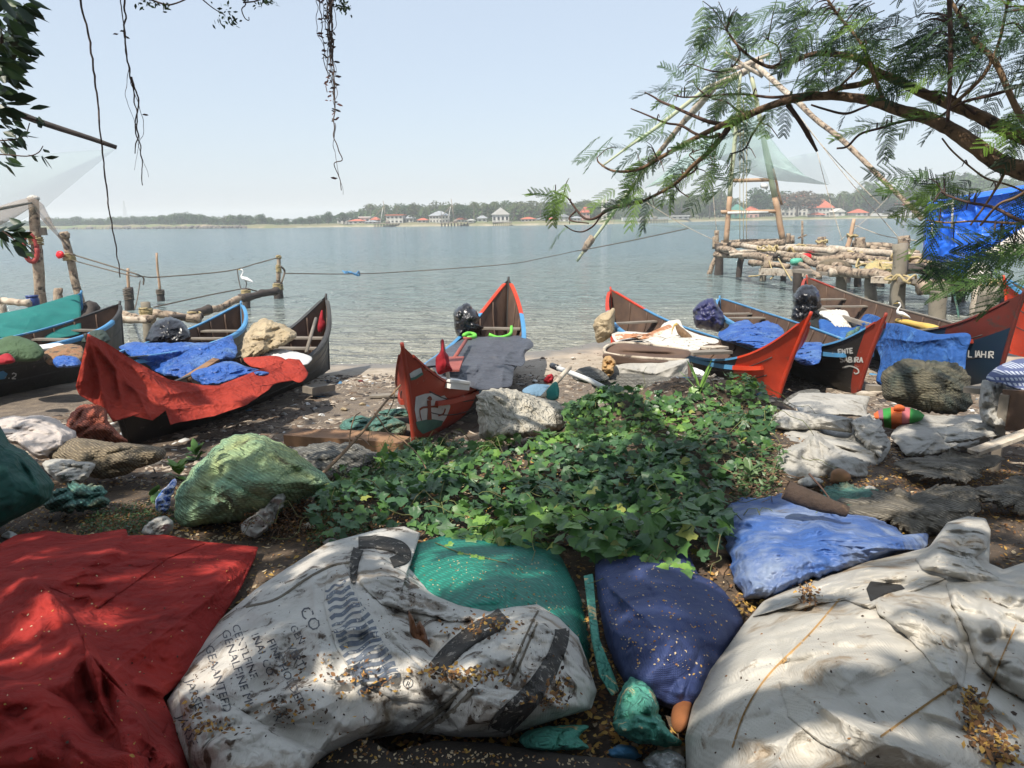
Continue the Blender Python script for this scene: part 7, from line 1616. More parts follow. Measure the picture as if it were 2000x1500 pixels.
# matted nets lying on the ground, right
for k, (o, d, th, lb) in enumerate((([(1755, 905), (1800, 892), (1850, 882), (1900, 886), (1945, 890), (1952, 900), (1920, 920), (1880, 938), (1830, 942), (1780, 925)], (5.0, 5.9), .08, 'matted grey net lying flat below the crumpled pale sheet'),
                                  ([(1600, 1000), (1640, 975), (1700, 960), (1780, 955), (1860, 950), (1900, 962), (1912, 1000), (1890, 1030), (1840, 1050), (1780, 1050), (1720, 1030), (1650, 1015)], (4.0, 4.7), .09, 'dark matted net covering the ground behind the blue sack'),
                                  ([(1900, 960), (1960, 940), (2060, 930), (2080, 990), (2000, 1000), (1940, 990)], (4.3, 4.9), .07, 'brownish matted net at the right edge behind the cream sack'),
                                  ([(1590, 975), (1615, 955), (1650, 945), (1690, 955), (1730, 965), (1700, 990), (1640, 1000), (1600, 1000)], (4.3, 4.8), .05, 'pale teal grey netting scrap right of the hollow log'))):
    blob('matted_net', o, d, th, m_slab if k < 3 else m_fishnet_teal, nu=200, nv=44, jag=.16, pleats=10, wr=('crumple', .05, 3), fine=('net', .014, 12), seed=96 + k, label=lb, cat='fishing net')
blob('grey_net_mound', [(1290, 880), (1330, 850), (1380, 840), (1440, 850), (1500, 870), (1530, 910), (1510, 960), (1450, 975), (1400, 960), (1340, 930)], (4.9, 6.0), .14, m_slab, nu=200, nv=44, jag=.1, wr=('crumple', 0.06, 3), fine=('net', 0.014, 12), seed=101, label='old grey net mound half covered by the vines beside the grey sack', cat='fishing net')

for k, (o, d, lb) in enumerate((([(1510, 812), (1530, 800), (1600, 806), (1666, 818), (1664, 846), (1600, 838), (1540, 842), (1512, 838)], (6.1, 6.3), 'raised flap of pale grey sheet along the top of the grey heap'),
                                ([(1660, 824), (1700, 812), (1722, 826), (1738, 862), (1722, 896), (1690, 872), (1672, 850)], (5.6, 6.3), 'grey sheet corner hanging at the right side of the grey heap'),
                                ([(1520, 880), (1560, 868), (1590, 845), (1640, 880), (1700, 905), (1690, 930), (1600, 946), (1530, 940), (1505, 915)], (4.95, 5.5), 'cream grey sack mouth sagging at the foot of the grey heap'),
                                ([(1830, 842), (1880, 824), (1950, 826), (1955, 850), (1900, 862), (1850, 866)], (5.7, 6.3), 'folded corner of pale sheet under the short grey log'))):
    blob('grey_sheeting', o, d, .09, m_greysack, sharp=True, nu=170, nv=40, jag=.05, pleats=12, wr=('crumple', .07, 3.2), seed=110 + k, label=lb, cat='sheet')
# ------------------------------------------------------------------ creepers, weeds and litter
def inpoly(x, y, poly):
    x = np.asarray(x, float); y = np.asarray(y, float); ins = np.zeros(x.shape, bool); n = len(poly)
    for i in range(n):
        x0, y0 = poly[i]; x1, y1 = poly[(i + 1) % n]
        c = ((y0 > y) != (y1 > y)) & (x < (x1 - x0) * (y - y0) / ((y1 - y0) + 1e-12) + x0)
        ins ^= c
    return ins
def to_px(p):
    q = (np.asarray(p, float) - np.array([0, 0, CAM_Z])) @ CMR
    return 1000 + 1400 * q[..., 0] / -q[..., 2], 750 - 1400 * q[..., 1] / -q[..., 2], -q[..., 2]

def ivy_mesh(seed):
    r = random.Random(seed)
    out = [(0, -.12), (.26, -.30), (.48, -.12), (.40, .10), (.58, .34), (.30, .36), (.16, .55), (0, .86), (-.16, .55), (-.30, .36), (-.58, .34), (-.40, .10), (-.48, -.12), (-.26, -.30)]
    out = [(x * r.uniform(.9, 1.12), y * r.uniform(.92, 1.1)) for x, y in out]
    fx = lambda x, y: .22 * abs(x) - .22 * (x * x + (y - .1) ** 2) + .03 * math.sin(9 * y + seed)
    v = [(0, .1, fx(0, .1))] + [(x * .5, .1 + (y - .1) * .5, fx(x * .5, y * .5)) for x, y in out] + [(x, y, fx(x, y)) for x, y in out]
    n = len(out); f = [(0, 1 + i, 1 + (i + 1) % n) for i in range(n)] + [(1 + i, 1 + n + i, 1 + n + (i + 1) % n, 1 + (i + 1) % n) for i in range(n)]
    return np.array(v), f
def leaf_var(name, cols, trans=.22, rough=.42):
    m = M(name, cols[0], cols[1], 3.5, rough, .25, 60, trans=trans, spec=.5)
    return m
m_ivy = [leaf_var('creeper_leaf', ((.095, .20, .045), (.065, .155, .04))), leaf_var('young_creeper_leaf', ((.19, .34, .06), (.14, .27, .05))), leaf_var('dark_creeper_leaf', ((.06, .14, .055), (.042, .10, .042))), leaf_var('yellowing_leaf', ((.34, .36, .09), (.24, .28, .06)))]
ivy = [ivy_mesh(k) for k in range(4)]
for k in (4, 5):      # rounder, hardly lobed leaves
    v, f = ivy_mesh(k); w = v.copy(); d_ = np.hypot(w[15:, 0], w[15:, 1] - .15); tgt = .52 + .12 * (w[15:, 1] > .5)
    for a_ in (0, 1): w[15:, a_] = (w[15:, a_] - (.15 if a_ else 0)) * (.35 + .65 * tgt / d_) + (.15 if a_ else 0)
    ivy.append((w, f))
VINE = [(600, 1010), (625, 950), (680, 905), (740, 885), (800, 868), (880, 868), (930, 862), (1010, 862), (1085, 852), (1118, 825), (1090, 775), (1097, 740), (1152, 742), (1180, 756), (1216, 764), (1267, 750), (1290, 760), (1354, 768), (1405, 750), (1442, 724), (1465, 721), (1488, 741), (1500, 780), (1505, 815), (1510, 850), (1500, 885), (1430, 905), (1410, 960), (1420, 1010), (1395, 1050), (1320, 1068), (1240, 1085), (1160, 1085), (1090, 1060), (950, 1044), (850, 1050), (780, 1035), (700, 1022), (650, 1040)]
def frames(nrm, spin, size):
    z = nrm / np.linalg.norm(nrm, axis=1)[:, None]
    a = np.stack([np.cos(spin), np.sin(spin), np.zeros_like(spin)], -1); x = np.cross(a, z); x /= np.linalg.norm(x, axis=1)[:, None]; y = np.cross(z, x)
    return np.stack([x, y, z], -1) * size[:, None, None]       # columns
def scatter(name, meshes, pos, fr, mats, mi, parent=None, named=0, pname='leaf', order=None, **kw):
    """lay leaves out: the NAMED largest in view as objects that share meshes, the rest joined as stuff"""
    n = len(pos); idx = np.arange(n) if order is None else np.argsort(order)
    me = {}
    base = root_loc(parent) if parent is not None else np.zeros(3)
    for i in idx[:named]:
        k = (i % len(meshes), int(mi[i]))
        if k not in me:
            o = mk(pname, *meshes[k[0]], mats[k[1]], origin=(0, 0, 0)); me[k] = o.data; bpy.data.objects.remove(o)
        o = bpy.data.objects.new(pname, me[k]); COL.objects.link(o); o.parent = parent
        m4 = np.eye(4); m4[:3, :3] = fr[i]; m4[:3, 3] = pos[i] - base
        o.matrix_basis = Matrix([list(map(float, r_)) for r_ in m4])
    V_, F_, M_ = [], [], []; off = 0
    for i in idx[named:]:
        v, f = meshes[i % len(meshes)]
        V_.append(v @ fr[i].T + pos[i]); F_ += [tuple(a + off for a in g) for g in f]; M_ += [int(mi[i])] * len(f); off += len(v)
    if V_: return mk(name, np.concatenate(V_), F_, list(mats), parent, midx=M_, kind='stuff', **kw)
VT = T('creeper', 'mass of green ivy-like creeper spread over the heap in the middle', 'creeper', (1.0, 5.5, float(H(1.0, 5.5))))
def vine_h(x, y): return .12 + .22 * fbm(P3(x * 1.6, y * 1.6), 3, 77) + .04
n = 14500
x = RNG.uniform(-2.2, 3.6, n); y = RNG.uniform(3.3, 9.0, n)
top = H(x, y) + np.maximum(vine_h(x, y), .02)
lay = RNG.beta(3.2, 1.2, n); z = H(x, y) + np.maximum(vine_h(x, y), .03) * lay + .02
px, py, dd = to_px(np.stack([x, y, top], -1))
k = inpoly(px + 8 * vn(P3(x * 6, y * 6), 3), py + 14 * vn(P3(x * 3, y * 3, 4), 3), VINE)
k &= (vn(P3(x * 2.3, y * 2.3, 8), 9) > -.62) | (RNG.random(n) < .35)
x, y, z, lay, px, py = x[k], y[k], z[k], lay[k], px[k], py[k]; n = len(x)
e = .12; gxn = (H(x - e, y) + vine_h(x - e, y) - H(x + e, y) - vine_h(x + e, y)) / (2 * e); gyn = (H(x, y - e) + vine_h(x, y - e) - H(x, y + e) - vine_h(x, y + e)) / (2 * e)
nrm = np.stack([gxn * .8, gyn * .8 - .12, np.ones(n)], -1) + RNG.normal(size=(n, 3)) * .5; nrm[:, 2] = np.abs(nrm[:, 2]) + .15
size = RNG.uniform(.042, .092, n) * (1 + .25 * vn(P3(x, y, 3), 2)) * np.where(px < 760, .8, 1) * np.interp(y, [3.4, 4.3, 6], [1.35, 1.1, 1.0])
spin = RNG.uniform(0, 6.28, n) * .35 - 1.57 + RNG.normal(size=n) * 1.0
fr = frames(nrm, spin, size)
tone = vn(P3(x * 1.5, y * 1.5, 5), 6) * .5 + RNG.random(n) * .7
mi = np.where(tone > .66, 1, np.where(tone < .18, 2, 0)); mi = np.where(RNG.random(n) < .02, 3, mi)
scatter('foliage', ivy, np.stack([x, y, z], -1), fr, m_ivy, mi, VT, 270, 'leaf', order=-(size / np.hypot(y, 3 - z)) * (lay > .75))
sb = MB()
for q in range(150):
    i = random.randrange(n); p = [np.array([x[i], y[i], z[i]])]; a = random.uniform(0, 6.28)
    for s in range(7):
        a += random.uniform(-.6, .6); c = p[-1] + np.array([math.cos(a), math.sin(a), 0]) * .09; c[2] = float(H(c[0], c[1]) + max(vine_h(c[0], c[1]), .02) * random.uniform(.4, 1.15)) + .02; p.append(c)
    sb.add(*tube_g(smooth_path(p, 14), [.0035, .002], 4))
sb.build('vine_stems', M('creeper_stem', (.16, .2, .06), (.12, .1, .05), 5, .8, .2, 30), VT, kind='stuff')
# creeper runners over the teal and navy sacks
SK = bvh_of(TS, NS, BS, *WSP, *CSP)
def runner(path, label, n_, s0=.06, seed=0, spread=14, colr=(0, 1)):
    q = random.Random(seed); P = [p for p in project([(a, b) for a, b in smooth_path([(a, b, 0) for a, b in path], 24)[:, :2]], SK, .02) if p is not None]
    P = [np.array(p) for p in P]
    if len(P) < 3: return
    t = T('creeper_runner', label, 'creeper', P[0]); mk('stem', *tube_g(smooth_path(P, 30), [.0035, .002], 5), MATS['creeper_stem'], t)
    pos, fr_, mi_ = [], [], []
    for k in range(n_):
        c = P[int(k / n_ * (len(P) - 1))]; cpx, cpy, _ = to_px(c)
        h = project([(cpx + q.uniform(-spread, spread), cpy + q.uniform(-spread, spread * .6))], SK, .03)[0]
        if h is None: continue
        nr = np.array([[q.uniform(-.35, .35), -.45 + q.uniform(-.3, .3), 1]]); s = s0 * q.uniform(.7, 1.25)
        fr_.append(frames(nr, np.array([q.uniform(-2.4, -.8)]), np.array([s]))[0]); pos.append(h); mi_.append(q.choice(colr))
    if pos: scatter('leaf', ivy, np.array(pos), np.array(fr_), m_ivy, np.array(mi_), t, len(pos), 'leaf')
runner([(1140, 1070), (1200, 1075), (1270, 1085), (1330, 1110), (1400, 1140), (1450, 1185)], 'leafy runner trailing over the navy sack to the cream sack', 26, .07, 1, 16)
runner([(1090, 1066), (1120, 1085), (1150, 1100)], 'short leafy runner between the teal and navy sacks', 10, .075, 2, 18)
runner([(900, 1052), (960, 1050), (1020, 1058), (1070, 1075)], 'leafy runner along the top of the teal sack', 15, .06, 3, 14)
runner([(850, 1060), (900, 1080), (930, 1085), (990, 1100)], 'thin runner lying across the face of the teal sack', 5, .045, 4, 10, (1,))
runner([(1230, 1065), (1262, 1075), (1300, 1082)], 'pale leafy runner at the top of the navy sack', 9, .09, 5, 16, (1, 0))
runner([(1440, 1170), (1448, 1190)], 'single large creeper leaf at the edge of the cream sack', 2, .10, 6, 4, (1,))
# weeds
def weeds(poly, nn, smin, smax, label, mats, seed, hmax=.12, cat='weeds', yr=(3.4, 9), xr=(-5, 4.5), kindm=None, up=.3):
    rg = np.random.default_rng(seed); m = nn * 5; q_ = np.array([V(a, b, gY(a, b)) for a, b in poly]); xr = (q_[:, 0].min(), q_[:, 0].max()); yr = (q_[:, 1].min(), q_[:, 1].max())
    x = rg.uniform(*xr, m); y = rg.uniform(*yr, m); zz = H(x, y); px, py, _ = to_px(np.stack([x, y, zz + .03], -1)); k = inpoly(px, py, poly); x, y, zz = x[k][:nn], y[k][:nn], zz[k][:nn]; n = len(x)
    if n == 0: print('no weeds', label); return
    h = rg.random(n) ** 1.2 * hmax * (1 + .6 * vn(P3(x * 4, y * 4), 3)); pos = np.stack([x, y, zz + h + .005], -1)
    nr = rg.normal(size=(n, 3)) * .6; nr[:, 2] = np.abs(nr[:, 2]) + up
    leafm = [(np.array([(0, 0, 0), (.22, .4, .06), (0, 1, -.05), (-.22, .4, .06), (0, .45, -.02)]), [(0, 1, 4), (1, 2, 4), (2, 3, 4), (3, 0, 4)])]
    return scatter('weeds', kindm or leafm, pos, frames(nr, rg.uniform(0, 6.28, n), rg.uniform(smin, smax, n)), mats, rg.integers(0, len(mats), n), None, 0, label=label, cat=cat)
m_weed = [leaf_var('weed_leaf', ((.06, .13, .04), (.04, .095, .03))), leaf_var('pale_weed_leaf', ((.14, .22, .09), (.1, .17, .06)))]
m_dry = [M('dry_brown_leaf', (.26, .13, .05), (.17, .085, .04), 5, .8, .2, 30, trans=.1), M('yellow_fallen_leaf', (.50, .32, .08), (.42, .22, .06), 5, .8, .2, 30, trans=.1), M('dark_rotting_leaf', (.07, .045, .03), (.045, .03, .022), 5, .85, .2, 30), M('pale_dry_petal', (.55, .45, .30), (.46, .34, .2), 5, .8, .2, 30, trans=.1)]
weeds([(620, 960), (660, 915), (740, 890), (820, 870), (880, 880), (860, 930), (780, 960), (700, 980), (640, 1000)], 3600, .014, .035, 'fine small-leaved weeds at the left side of the creeper', m_weed, 1, .12)
weeds([(600, 1010), (640, 980), (720, 1000), (760, 1040), (690, 1070), (600, 1060)], 1500, .015, .04, 'tangled low weeds above the printed sack', m_weed + [m_dry[0]], 2, .08)
weeds([(470, 1060), (500, 1010), (560, 960), (610, 990), (600, 1060)], 2200, .01, .03, 'dry rust brown weeds in front of the green net bundle', [m_dry[0], m_dry[2]], 3, .14, up=.0)
weeds([(150, 1045), (180, 1005), (250, 985), (330, 990), (345, 1035), (300, 1045)], 2200, .014, .035, 'low green weeds on the litter above the red cloth', m_weed + [m_dry[0]], 4, .06)
weeds([(1480, 880), (1530, 900), (1520, 960), (1470, 1000), (1430, 990), (1440, 920)], 500, .02, .06, 'thin grassy weeds right of the creeper beside the blue sack', m_weed, 5, .12)
def big_leaf_plant(px, py, n_, L_, w, label, mat, seed, name='plant', cat='plant', tilt=(.3, 1.1)):
    q = random.Random(seed); Y = gY(px, py); b = V(px, py, Y); t = T(name, label, cat, b)
    for k in range(n_):
        a = q.uniform(0, 6.28); el = q.uniform(*tilt); d = np.array([math.cos(a) * math.cos(el), math.sin(a) * math.cos(el), math.sin(el)]); s = np.cross(d, [0, 0, 1]); s /= np.linalg.norm(s); h = q.uniform(.0, .12) if n_ > 3 else 0
        vs = []; 
        for i in range(9):
            u = i / 8; c = b + np.array([0, 0, h]) + d * L_ * u - np.array([0, 0, .35 * L_ * u * u * math.cos(el)]); ww = w * math.sin(math.pi * min(1, (u * .94 + .04)) ** .8) 
            vs += [c - s * ww, c - np.cross(s, d) * ww * -.18, c + s * ww]
        f = []
        for i in range(8): f += [(i * 3, i * 3 + 3, i * 3 + 4, i * 3 + 1), (i * 3 + 1, i * 3 + 4, i * 3 + 5, i * 3 + 2)]
        mk('leaf', vs, f, mat, t)
    return t
pl = big_leaf_plant(752, 935, 1, .34, .075, 'single upright pale green broad leaf standing in the weeds', m_ivy[1], 1, 'broad_leaf', 'leaf', (1.45, 1.5))
big_leaf_plant(385, 900, 16, .16, .035, 'bushy green seedling left of the green net bundle top', m_ivy[0], 2)
big_leaf_plant(350, 935, 14, .15, .034, 'leafy green seedling beside the lower left of the green net bundle', m_ivy[1], 3)
big_leaf_plant(300, 990, 6, .15, .045, 'low broad-leaved seedling left of the blue wrapper', m_ivy[0], 4)
big_leaf_plant(1462, 950, 15, .15, .022, 'slender-leaved pale plant between the creeper and the blue sack', m_weed[1], 5)
big_leaf_plant(1400, 1000, 9, .13, .022, 'dark slender-leaved seedling at the right foot of the creeper', m_ivy[2], 6)
big_leaf_plant(1365, 770, 5, .35, .018, 'tall spiky blades at the foot of the black and blue hull', m_ivy[1], 7, tilt=(.9, 1.4))
tw = MB()
for k in range(60):
    px = random.uniform(1400, 1530); py = random.uniform(880, 1010); p = V(px, py, gY(px, py)) + np.array([0, 0, random.uniform(0, .06)]); d = np.array([random.uniform(-.25, .25), random.uniform(-.2, .2), random.uniform(-.03, .14)])
    tw.add(*tube_g(log_pts(p - d, p + d, 6, .12, k), [.005, .002], 4))
for k in range(70):
    px = random.uniform(480, 640); py = random.uniform(960, 1060); p = V(px, py, gY(px, py)); d = np.array([random.uniform(-.12, .12), random.uniform(-.1, .1), random.uniform(.0, .16)])
    tw.add(*tube_g(log_pts(p - d * .2, p + d, 6, .12, k), [.0035, .0015], 4))
tw.build('dry_stalks', m_drytwig, kind='stuff', label='tangle of dry stalks and twigs around the edges of the creeper', cat='twigs')
# leaf litter on the ground
leafq = [(np.array([(0, -.5, 0), (.3, -.1, .10), (.22, .3, .05), (0, .6, -.05), (-.24, .25, .12), (-.3, -.1, .02)]), [(0, 1, 2, 5), (5, 2, 3, 4)]), (np.array([(0, -.5, .05), (.22, 0, 0), (0, .55, .12), (-.22, 0, 0)]), [(0, 1, 2, 3)])]
def litter(name, nn, xr, yr, smin, smax, mats, label, seed, keep=None, lift=.012):
    rg = np.random.default_rng(seed); x = rg.uniform(*xr, nn); y = rg.uniform(*yr, nn)
    if keep is not None:
        kk = keep(x, y, rg); x, y = x[kk], y[kk]
    n = len(x); nr = rg.normal(size=(n, 3)) * .28; nr[:, 2] = 1
    scatter(name, leafq, np.stack([x, y, H(x, y) + rg.random(n) * lift + .004], -1), frames(nr, rg.uniform(0, 6.28, n), rg.uniform(smin, smax, n)), mats, rg.choice(len(mats), n), None, 0, label=label, cat='leaf litter')
dens = lambda s, t: (lambda x, y, rg: (fbm(P3(x * 1.3, y * 1.3), 3, s) + rg.normal(size=len(x)) * .25) > t)
litter('leaf_litter', 30000, (-4.8, 5.2), (1.9, 6.2), .014, .042, m_dry, 'layer of brown and yellow fallen leaves over the near ground', 1, dens(3, -.1))
litter('leaf_litter', 5000, (-3.6, .2), (3.2, 5.2), .012, .03, [m_dry[0], m_dry[2], m_dry[3], m_dry[1]], 'loose dry leaves on the ground between the red cloth and the net bundle', 12, dens(5, -.3))
litter('leaf_litter', 4500, (-.4, 1.2), (1.9, 3.1), .014, .036, [m_dry[0], m_dry[1], m_dry[1], m_dry[2]], 'orange and brown leaves heaped in the gaps between the near sacks', 13, dens(5, -.6), .05)
litter('leaf_litter', 9000, (2.0, 5.0), (2.8, 6.5), .014, .034, [m_dry[1], m_dry[0], m_dry[0]], 'orange brown drift of small leaves on the ground at the right', 2, dens(8, -.25))
m_deb = [M('bleached_chip', (.40, .34, .27), (.3, .25, .2), 5, .9, .3, 30), M('brown_chip', (.16, .11, .075), (.1, .07, .05), 5, .9, .3, 30), M('dark_chip', (.06, .05, .045), None, 5, .9, .3, 30), M('white_scrap', (.62, .62, .6), None, 5, .7, .2, 30), M('blue_scrap', (.1, .25, .42), None, 5, .7, .2, 30)]
def debris(nn, xr, yr, smin, smax, label, seed, t=-.2, wts=(.4, .35, .2, .045, .005)):
    rg = np.random.default_rng(seed); x = rg.uniform(*xr, nn); y = rg.uniform(*yr, nn); kk = (fbm(P3(x * .9, y * .9), 3, seed) + rg.normal(size=nn) * .22 > t) & (H(x, y) > .05); x, y = x[kk], y[kk]; n = len(x)
    ch = [(np.array([(-.5, -.2, 0), (.45, -.3, 0), (.5, .2, 0), (-.4, .3, 0), (-.45, -.15, .12), (.4, -.22, .1), (.42, .15, .14), (-.35, .22, .1)]), [(4, 5, 6, 7), (0, 1, 5, 4), (1, 2, 6, 5), (2, 3, 7, 6), (3, 0, 4, 7)]),
          (np.array([(-.7, -.08, 0), (.7, -.06, 0), (.7, .07, 0), (-.7, .08, 0), (-.7, 0, .1), (.7, 0, .1)]), [(0, 1, 5, 4), (2, 3, 4, 5), (0, 4, 3), (1, 2, 5)])]
    nr = rg.normal(size=(n, 3)) * .2; nr[:, 2] = 1
    scatter('beach_debris', ch, np.stack([x, y, H(x, y) - .002], -1), frames(nr, rg.uniform(0, 6.28, n), rg.uniform(smin, smax, n) * rg.choice([1, 1, 1, 1.8], n)), m_deb, rg.choice(5, n, p=wts), None, 0, label=label, cat='debris')
debris(21000, (-6.5, 7), (6, 13.5), .025, .085, 'chips, shells and scraps of rubbish strewn over the beach', 4)
debris(2500, (-3.5, 3.5), (13, 17.3), .02, .06, 'sparse flotsam along the wet sand', 5, .1)
rg_ = random.Random(8)
SCR = [(600, 790, 'white'), (628, 812, 'white'), (690, 780, 'pale'), (708, 790, 'cream'), (805, 735, 'white'), (780, 800, 'white'), (555, 810, 'grey'), (672, 800, 'beige'), (1045, 745, 'white'), (1120, 700, 'pale'), (1060, 700, 'brown'), (640, 745, 'dark'), (705, 745, 'dark red'), (800, 792, 'blue'), (600, 1030, 'pale'), (648, 1062, 'grey'), (1310, 1470, 'cream'), (1660, 962, 'white'), (1700, 958, 'grey'), (1490, 800, 'beige'), (20, 1048, 'white'), (1220, 1475, 'blue')]
cols_ = dict(white=m_white, pale=m_whitecloth, cream=m_beige, grey=m_greysack, beige=m_beige, brown=m_inner, dark=m_black, blue=m_hblue); cols_['dark red'] = m_dkred
where = ['under the far end of the long black boat', 'on the beach beside the long black boat', 'on the sand above the timber', 'in the rubbish above the timber', 'in the near end of the centre boat shade', 'behind the teal net bundle', 'in the shade of the long black boat', 'between the timber and the long boat', 'on the ground right of the centre boat', 'on the pale sand right of the centre boat', 'at the waterline right of the centre boat', 'on the wet sand by the long black boat', 'on the wet sand left of the centre boat', 'beside the foot of the centre boat', 'in the weeds above the printed sack', 'at the top edge of the printed sack', 'beside the crumpled plastic bag at the bottom', 'right of the hollow log', 'on the matted net behind the hollow log', 'at the foot of the orange prow', 'on the litter above the left end of the red cloth', 'between the plastic bag and the teal cloth']
for k, (px, py, c) in enumerate(SCR):
    Y = gY(px, py); s = 9 * 8 / Y; blob('scrap', [(px - s, py), (px - s * .4, py - s * .6), (px + s * .5, py - s * .5), (px + s, py + s * .1), (px + s * .2, py + s * .4)], (Y - .02, Y), .05, cols_[c], nu=30, nv=8, wr=('crumple', .04, 9), seed=200 + k, label=c + ' scrap lying ' + where[k], cat='litter')
# fallen leaves lying on the sacks
def on_sack(objs, poly, nn, smin, smax, mats, label, seed, clumps=None, name='fallen_leaves'):
    rg = np.random.default_rng(seed); bv = bvh_of(*objs)
    if clumps: pts = [(c[0] + rg.normal() * c[2], c[1] + rg.normal() * c[3]) for c in clumps for _ in range(int(c[4]))]
    else:
        xs = [p[0] for p in poly]; ys = [p[1] for p in poly]; q = np.stack([rg.uniform(min(xs), max(xs), nn * 3), rg.uniform(min(ys), max(ys), nn * 3)], -1); q = q[inpoly(q[:, 0], q[:, 1], poly)][:nn]; pts = [tuple(p) for p in q]
    P = [p for p in project(pts, bv, .004) if p is not None]; n = len(P)
    if not n: return
    nr = rg.normal(size=(n, 3)) * .3 + np.array([0, -.5, 1]); sc = rg.uniform(smin, smax, n)
    pos = np.array(P); 
    if clumps: pos = pos + rg.random(n)[:, None] * np.array([0, -.004, .018])
    scatter(name, leafq, pos, frames(nr, rg.uniform(0, 6.28, n), sc), mats, rg.choice(len(mats), n), None, 0, label=label, cat='fallen leaves')
pet = [m_dry[3], m_dry[3], m_dry[1], m_dry[0]]
on_sack([NS], [(1170, 1090), (1380, 1100), (1445, 1200), (1370, 1330), (1240, 1310), (1180, 1200)], 330, .004, .013, pet, 'pale petals and small leaves sprinkled on the navy sack', 1)
on_sack([TS], [(790, 1090), (1080, 1070), (1140, 1280), (1000, 1190), (850, 1150)], 230, .005, .013, pet, 'pale petals sprinkled on the teal mesh sack', 2)
on_sack([RC, RF1, RF2, RF3, RF4], [(0, 1100), (480, 1080), (340, 1350), (330, 1490), (0, 1490)], 130, .005, .014, [m_dry[3], m_dry[2], m_dry[1]], 'specks of leaf and petal on the red cloth', 3)
on_sack(WSP, None, 0, .008, .021, [m_dry[0], m_dry[2], m_dry[0], m_dry[1]], 'drifts of small yellow and brown leaves in the folds of the printed sack', 4, [(965, 1222, 26, 12, 90), (900, 1232, 30, 8, 40), (920, 1325, 40, 9, 130), (860, 1315, 25, 6, 60), (1070, 1372, 26, 10, 80), (1095, 1345, 14, 16, 40), (420, 1425, 28, 8, 60), (690, 1330, 40, 14, 40), (730, 1340, 20, 10, 25), (560, 1390, 40, 12, 60), (610, 1310, 60, 25, 50), (380, 1390, 20, 20, 40)])
on_sack(WSP, [(380, 1200), (640, 1080), (780, 1100), (1140, 1250), (1100, 1390), (620, 1440), (370, 1440)], 500, .003, .011, [m_dry[2], m_dry[2], m_dry[0]], 'dark crumbs of bark and soil over the printed sack', 5)
on_sack(CSP, None, 0, .010, .024, [m_dry[0], m_dry[2], m_dry[0], m_dry[1]], 'clumps of brown and orange leaves on the cream sack', 6, [(1572, 1150, 10, 16, 70), (1580, 1165, 8, 12, 40), (1905, 1400, 14, 25, 110), (1930, 1450, 22, 20, 120), (1890, 1370, 8, 14, 40), (1960, 1480, 18, 10, 60)])
on_sack(CSP, [(1400, 1300), (1600, 1140), (1800, 1090), (2000, 1120), (2000, 1490), (1360, 1490)], 120, .003, .012, [m_dry[2], m_dry[0]], 'scattered dark crumbs on the cream sack', 7)
EM = bvh_of  # noqa
on_sack([bpy.data.objects['earth_mound']], [(600, 1490), (690, 1440), (860, 1460), (1300, 1500)], 260, .005, .016, pet, 'pale leaf flecks on the dark sheet at the bottom edge', 8)
t = T('dead_leaf', 'large curled brown dead leaf standing in a fold of the printed sack', 'leaf', project([(820, 1240)], WSv, .01)[0])
blob('blade', [(797, 1190), (806, 1205), (812, 1222), (820, 1210), (828, 1225), (838, 1255), (848, 1275), (838, 1290), (822, 1285), (808, 1262), (800, 1235)], (t.location.y - .05, t.location.y - .01), .015, M('curled_dead_leaf', (.20, .085, .035), (.12, .05, .025), 14, .7, .4, 30), t, thin=True, sharp=True, nu=60, nv=14, wr=('crumple', .03, 12), seed=5)
# ------------------------------------------------------------------ overhanging tree on the right
m_fr = [M('feathery_leaf', (.07, .14, .03), (.05, .105, .028), 2, .5, .1, 20, trans=.35, spec=.4), M('feathery_leaf_sun_tint', (.16, .28, .035), (.12, .21, .03), 2, .5, .1, 20, trans=.4, spec=.4), M('dark_feathery_leaf', (.03, .065, .03), (.02, .045, .022), 2, .5, .1, 20, trans=.3, spec=.4)]  # the brightest tone paints the backlit look of some fronds into their colour
def frond_mesh(seed, npin=9, nl=8):
    """twice-pinnate leaf, 1 unit long, along +Y, drooping at the tip"""
    r = random.Random(seed); V_, F_ = [], []
    def ax(u): return np.array([.05 * math.sin(u * 3 + seed), u, -.28 * u * u])
    def quad(a, b, w, s):
        n = len(V_); V_.extend([a - s * w, a + s * w, b + s * w * .6, b - s * w * .6]); F_.append((n, n + 1, n + 2, n + 3))
    for i in range(8): quad(ax(i / 8), ax((i + 1) / 8), .006, np.array([1, 0, 0.0]))
    for i in range(npin):
        u = .16 + .84 * i / (npin - 1); L_ = .34 * (1 - .55 * abs(u - .5) ** 1.3 * 1.6) * r.uniform(.85, 1.1)
        for side in (-1, 1):
            if r.random() < .05: continue
            an = math.radians(62 - 25 * u + r.uniform(-6, 6)); d = np.array([side * math.sin(an), math.cos(an), r.uniform(-.25, .02)]); d /= np.linalg.norm(d); c0 = ax(u); s = np.cross(d, [0, 0, 1]); s /= np.linalg.norm(s)
            quad(c0, c0 + d * L_, .0025, s)
            for j in range(nl):
                v = .12 + .88 * j / (nl - 1); c = c0 + d * L_ * v - np.array([0, 0, .10 * L_ * v * v]); ll = .046 * (1 - .5 * v ** 3)
                for sd in (-1, 1):
                    e = s * sd * .92 + d * .38; tip = c + e * ll - np.array([0, 0, .008]); wv = d * .022
                    n = len(V_); V_.extend([c - wv * .6, c + e * ll * .5 - wv, tip, c + e * ll * .5 + wv]); F_.append((n, n + 1, n + 2, n + 3))
    return np.array(V_), F_
fr_mesh = [frond_mesh(k) for k in range(5)]
TR = T('overhanging_tree', 'tree on the right with feathery leaves, its boughs hanging over the jetty view', 'tree', (5.4, 3.2, float(H(5.4, 3.2))))
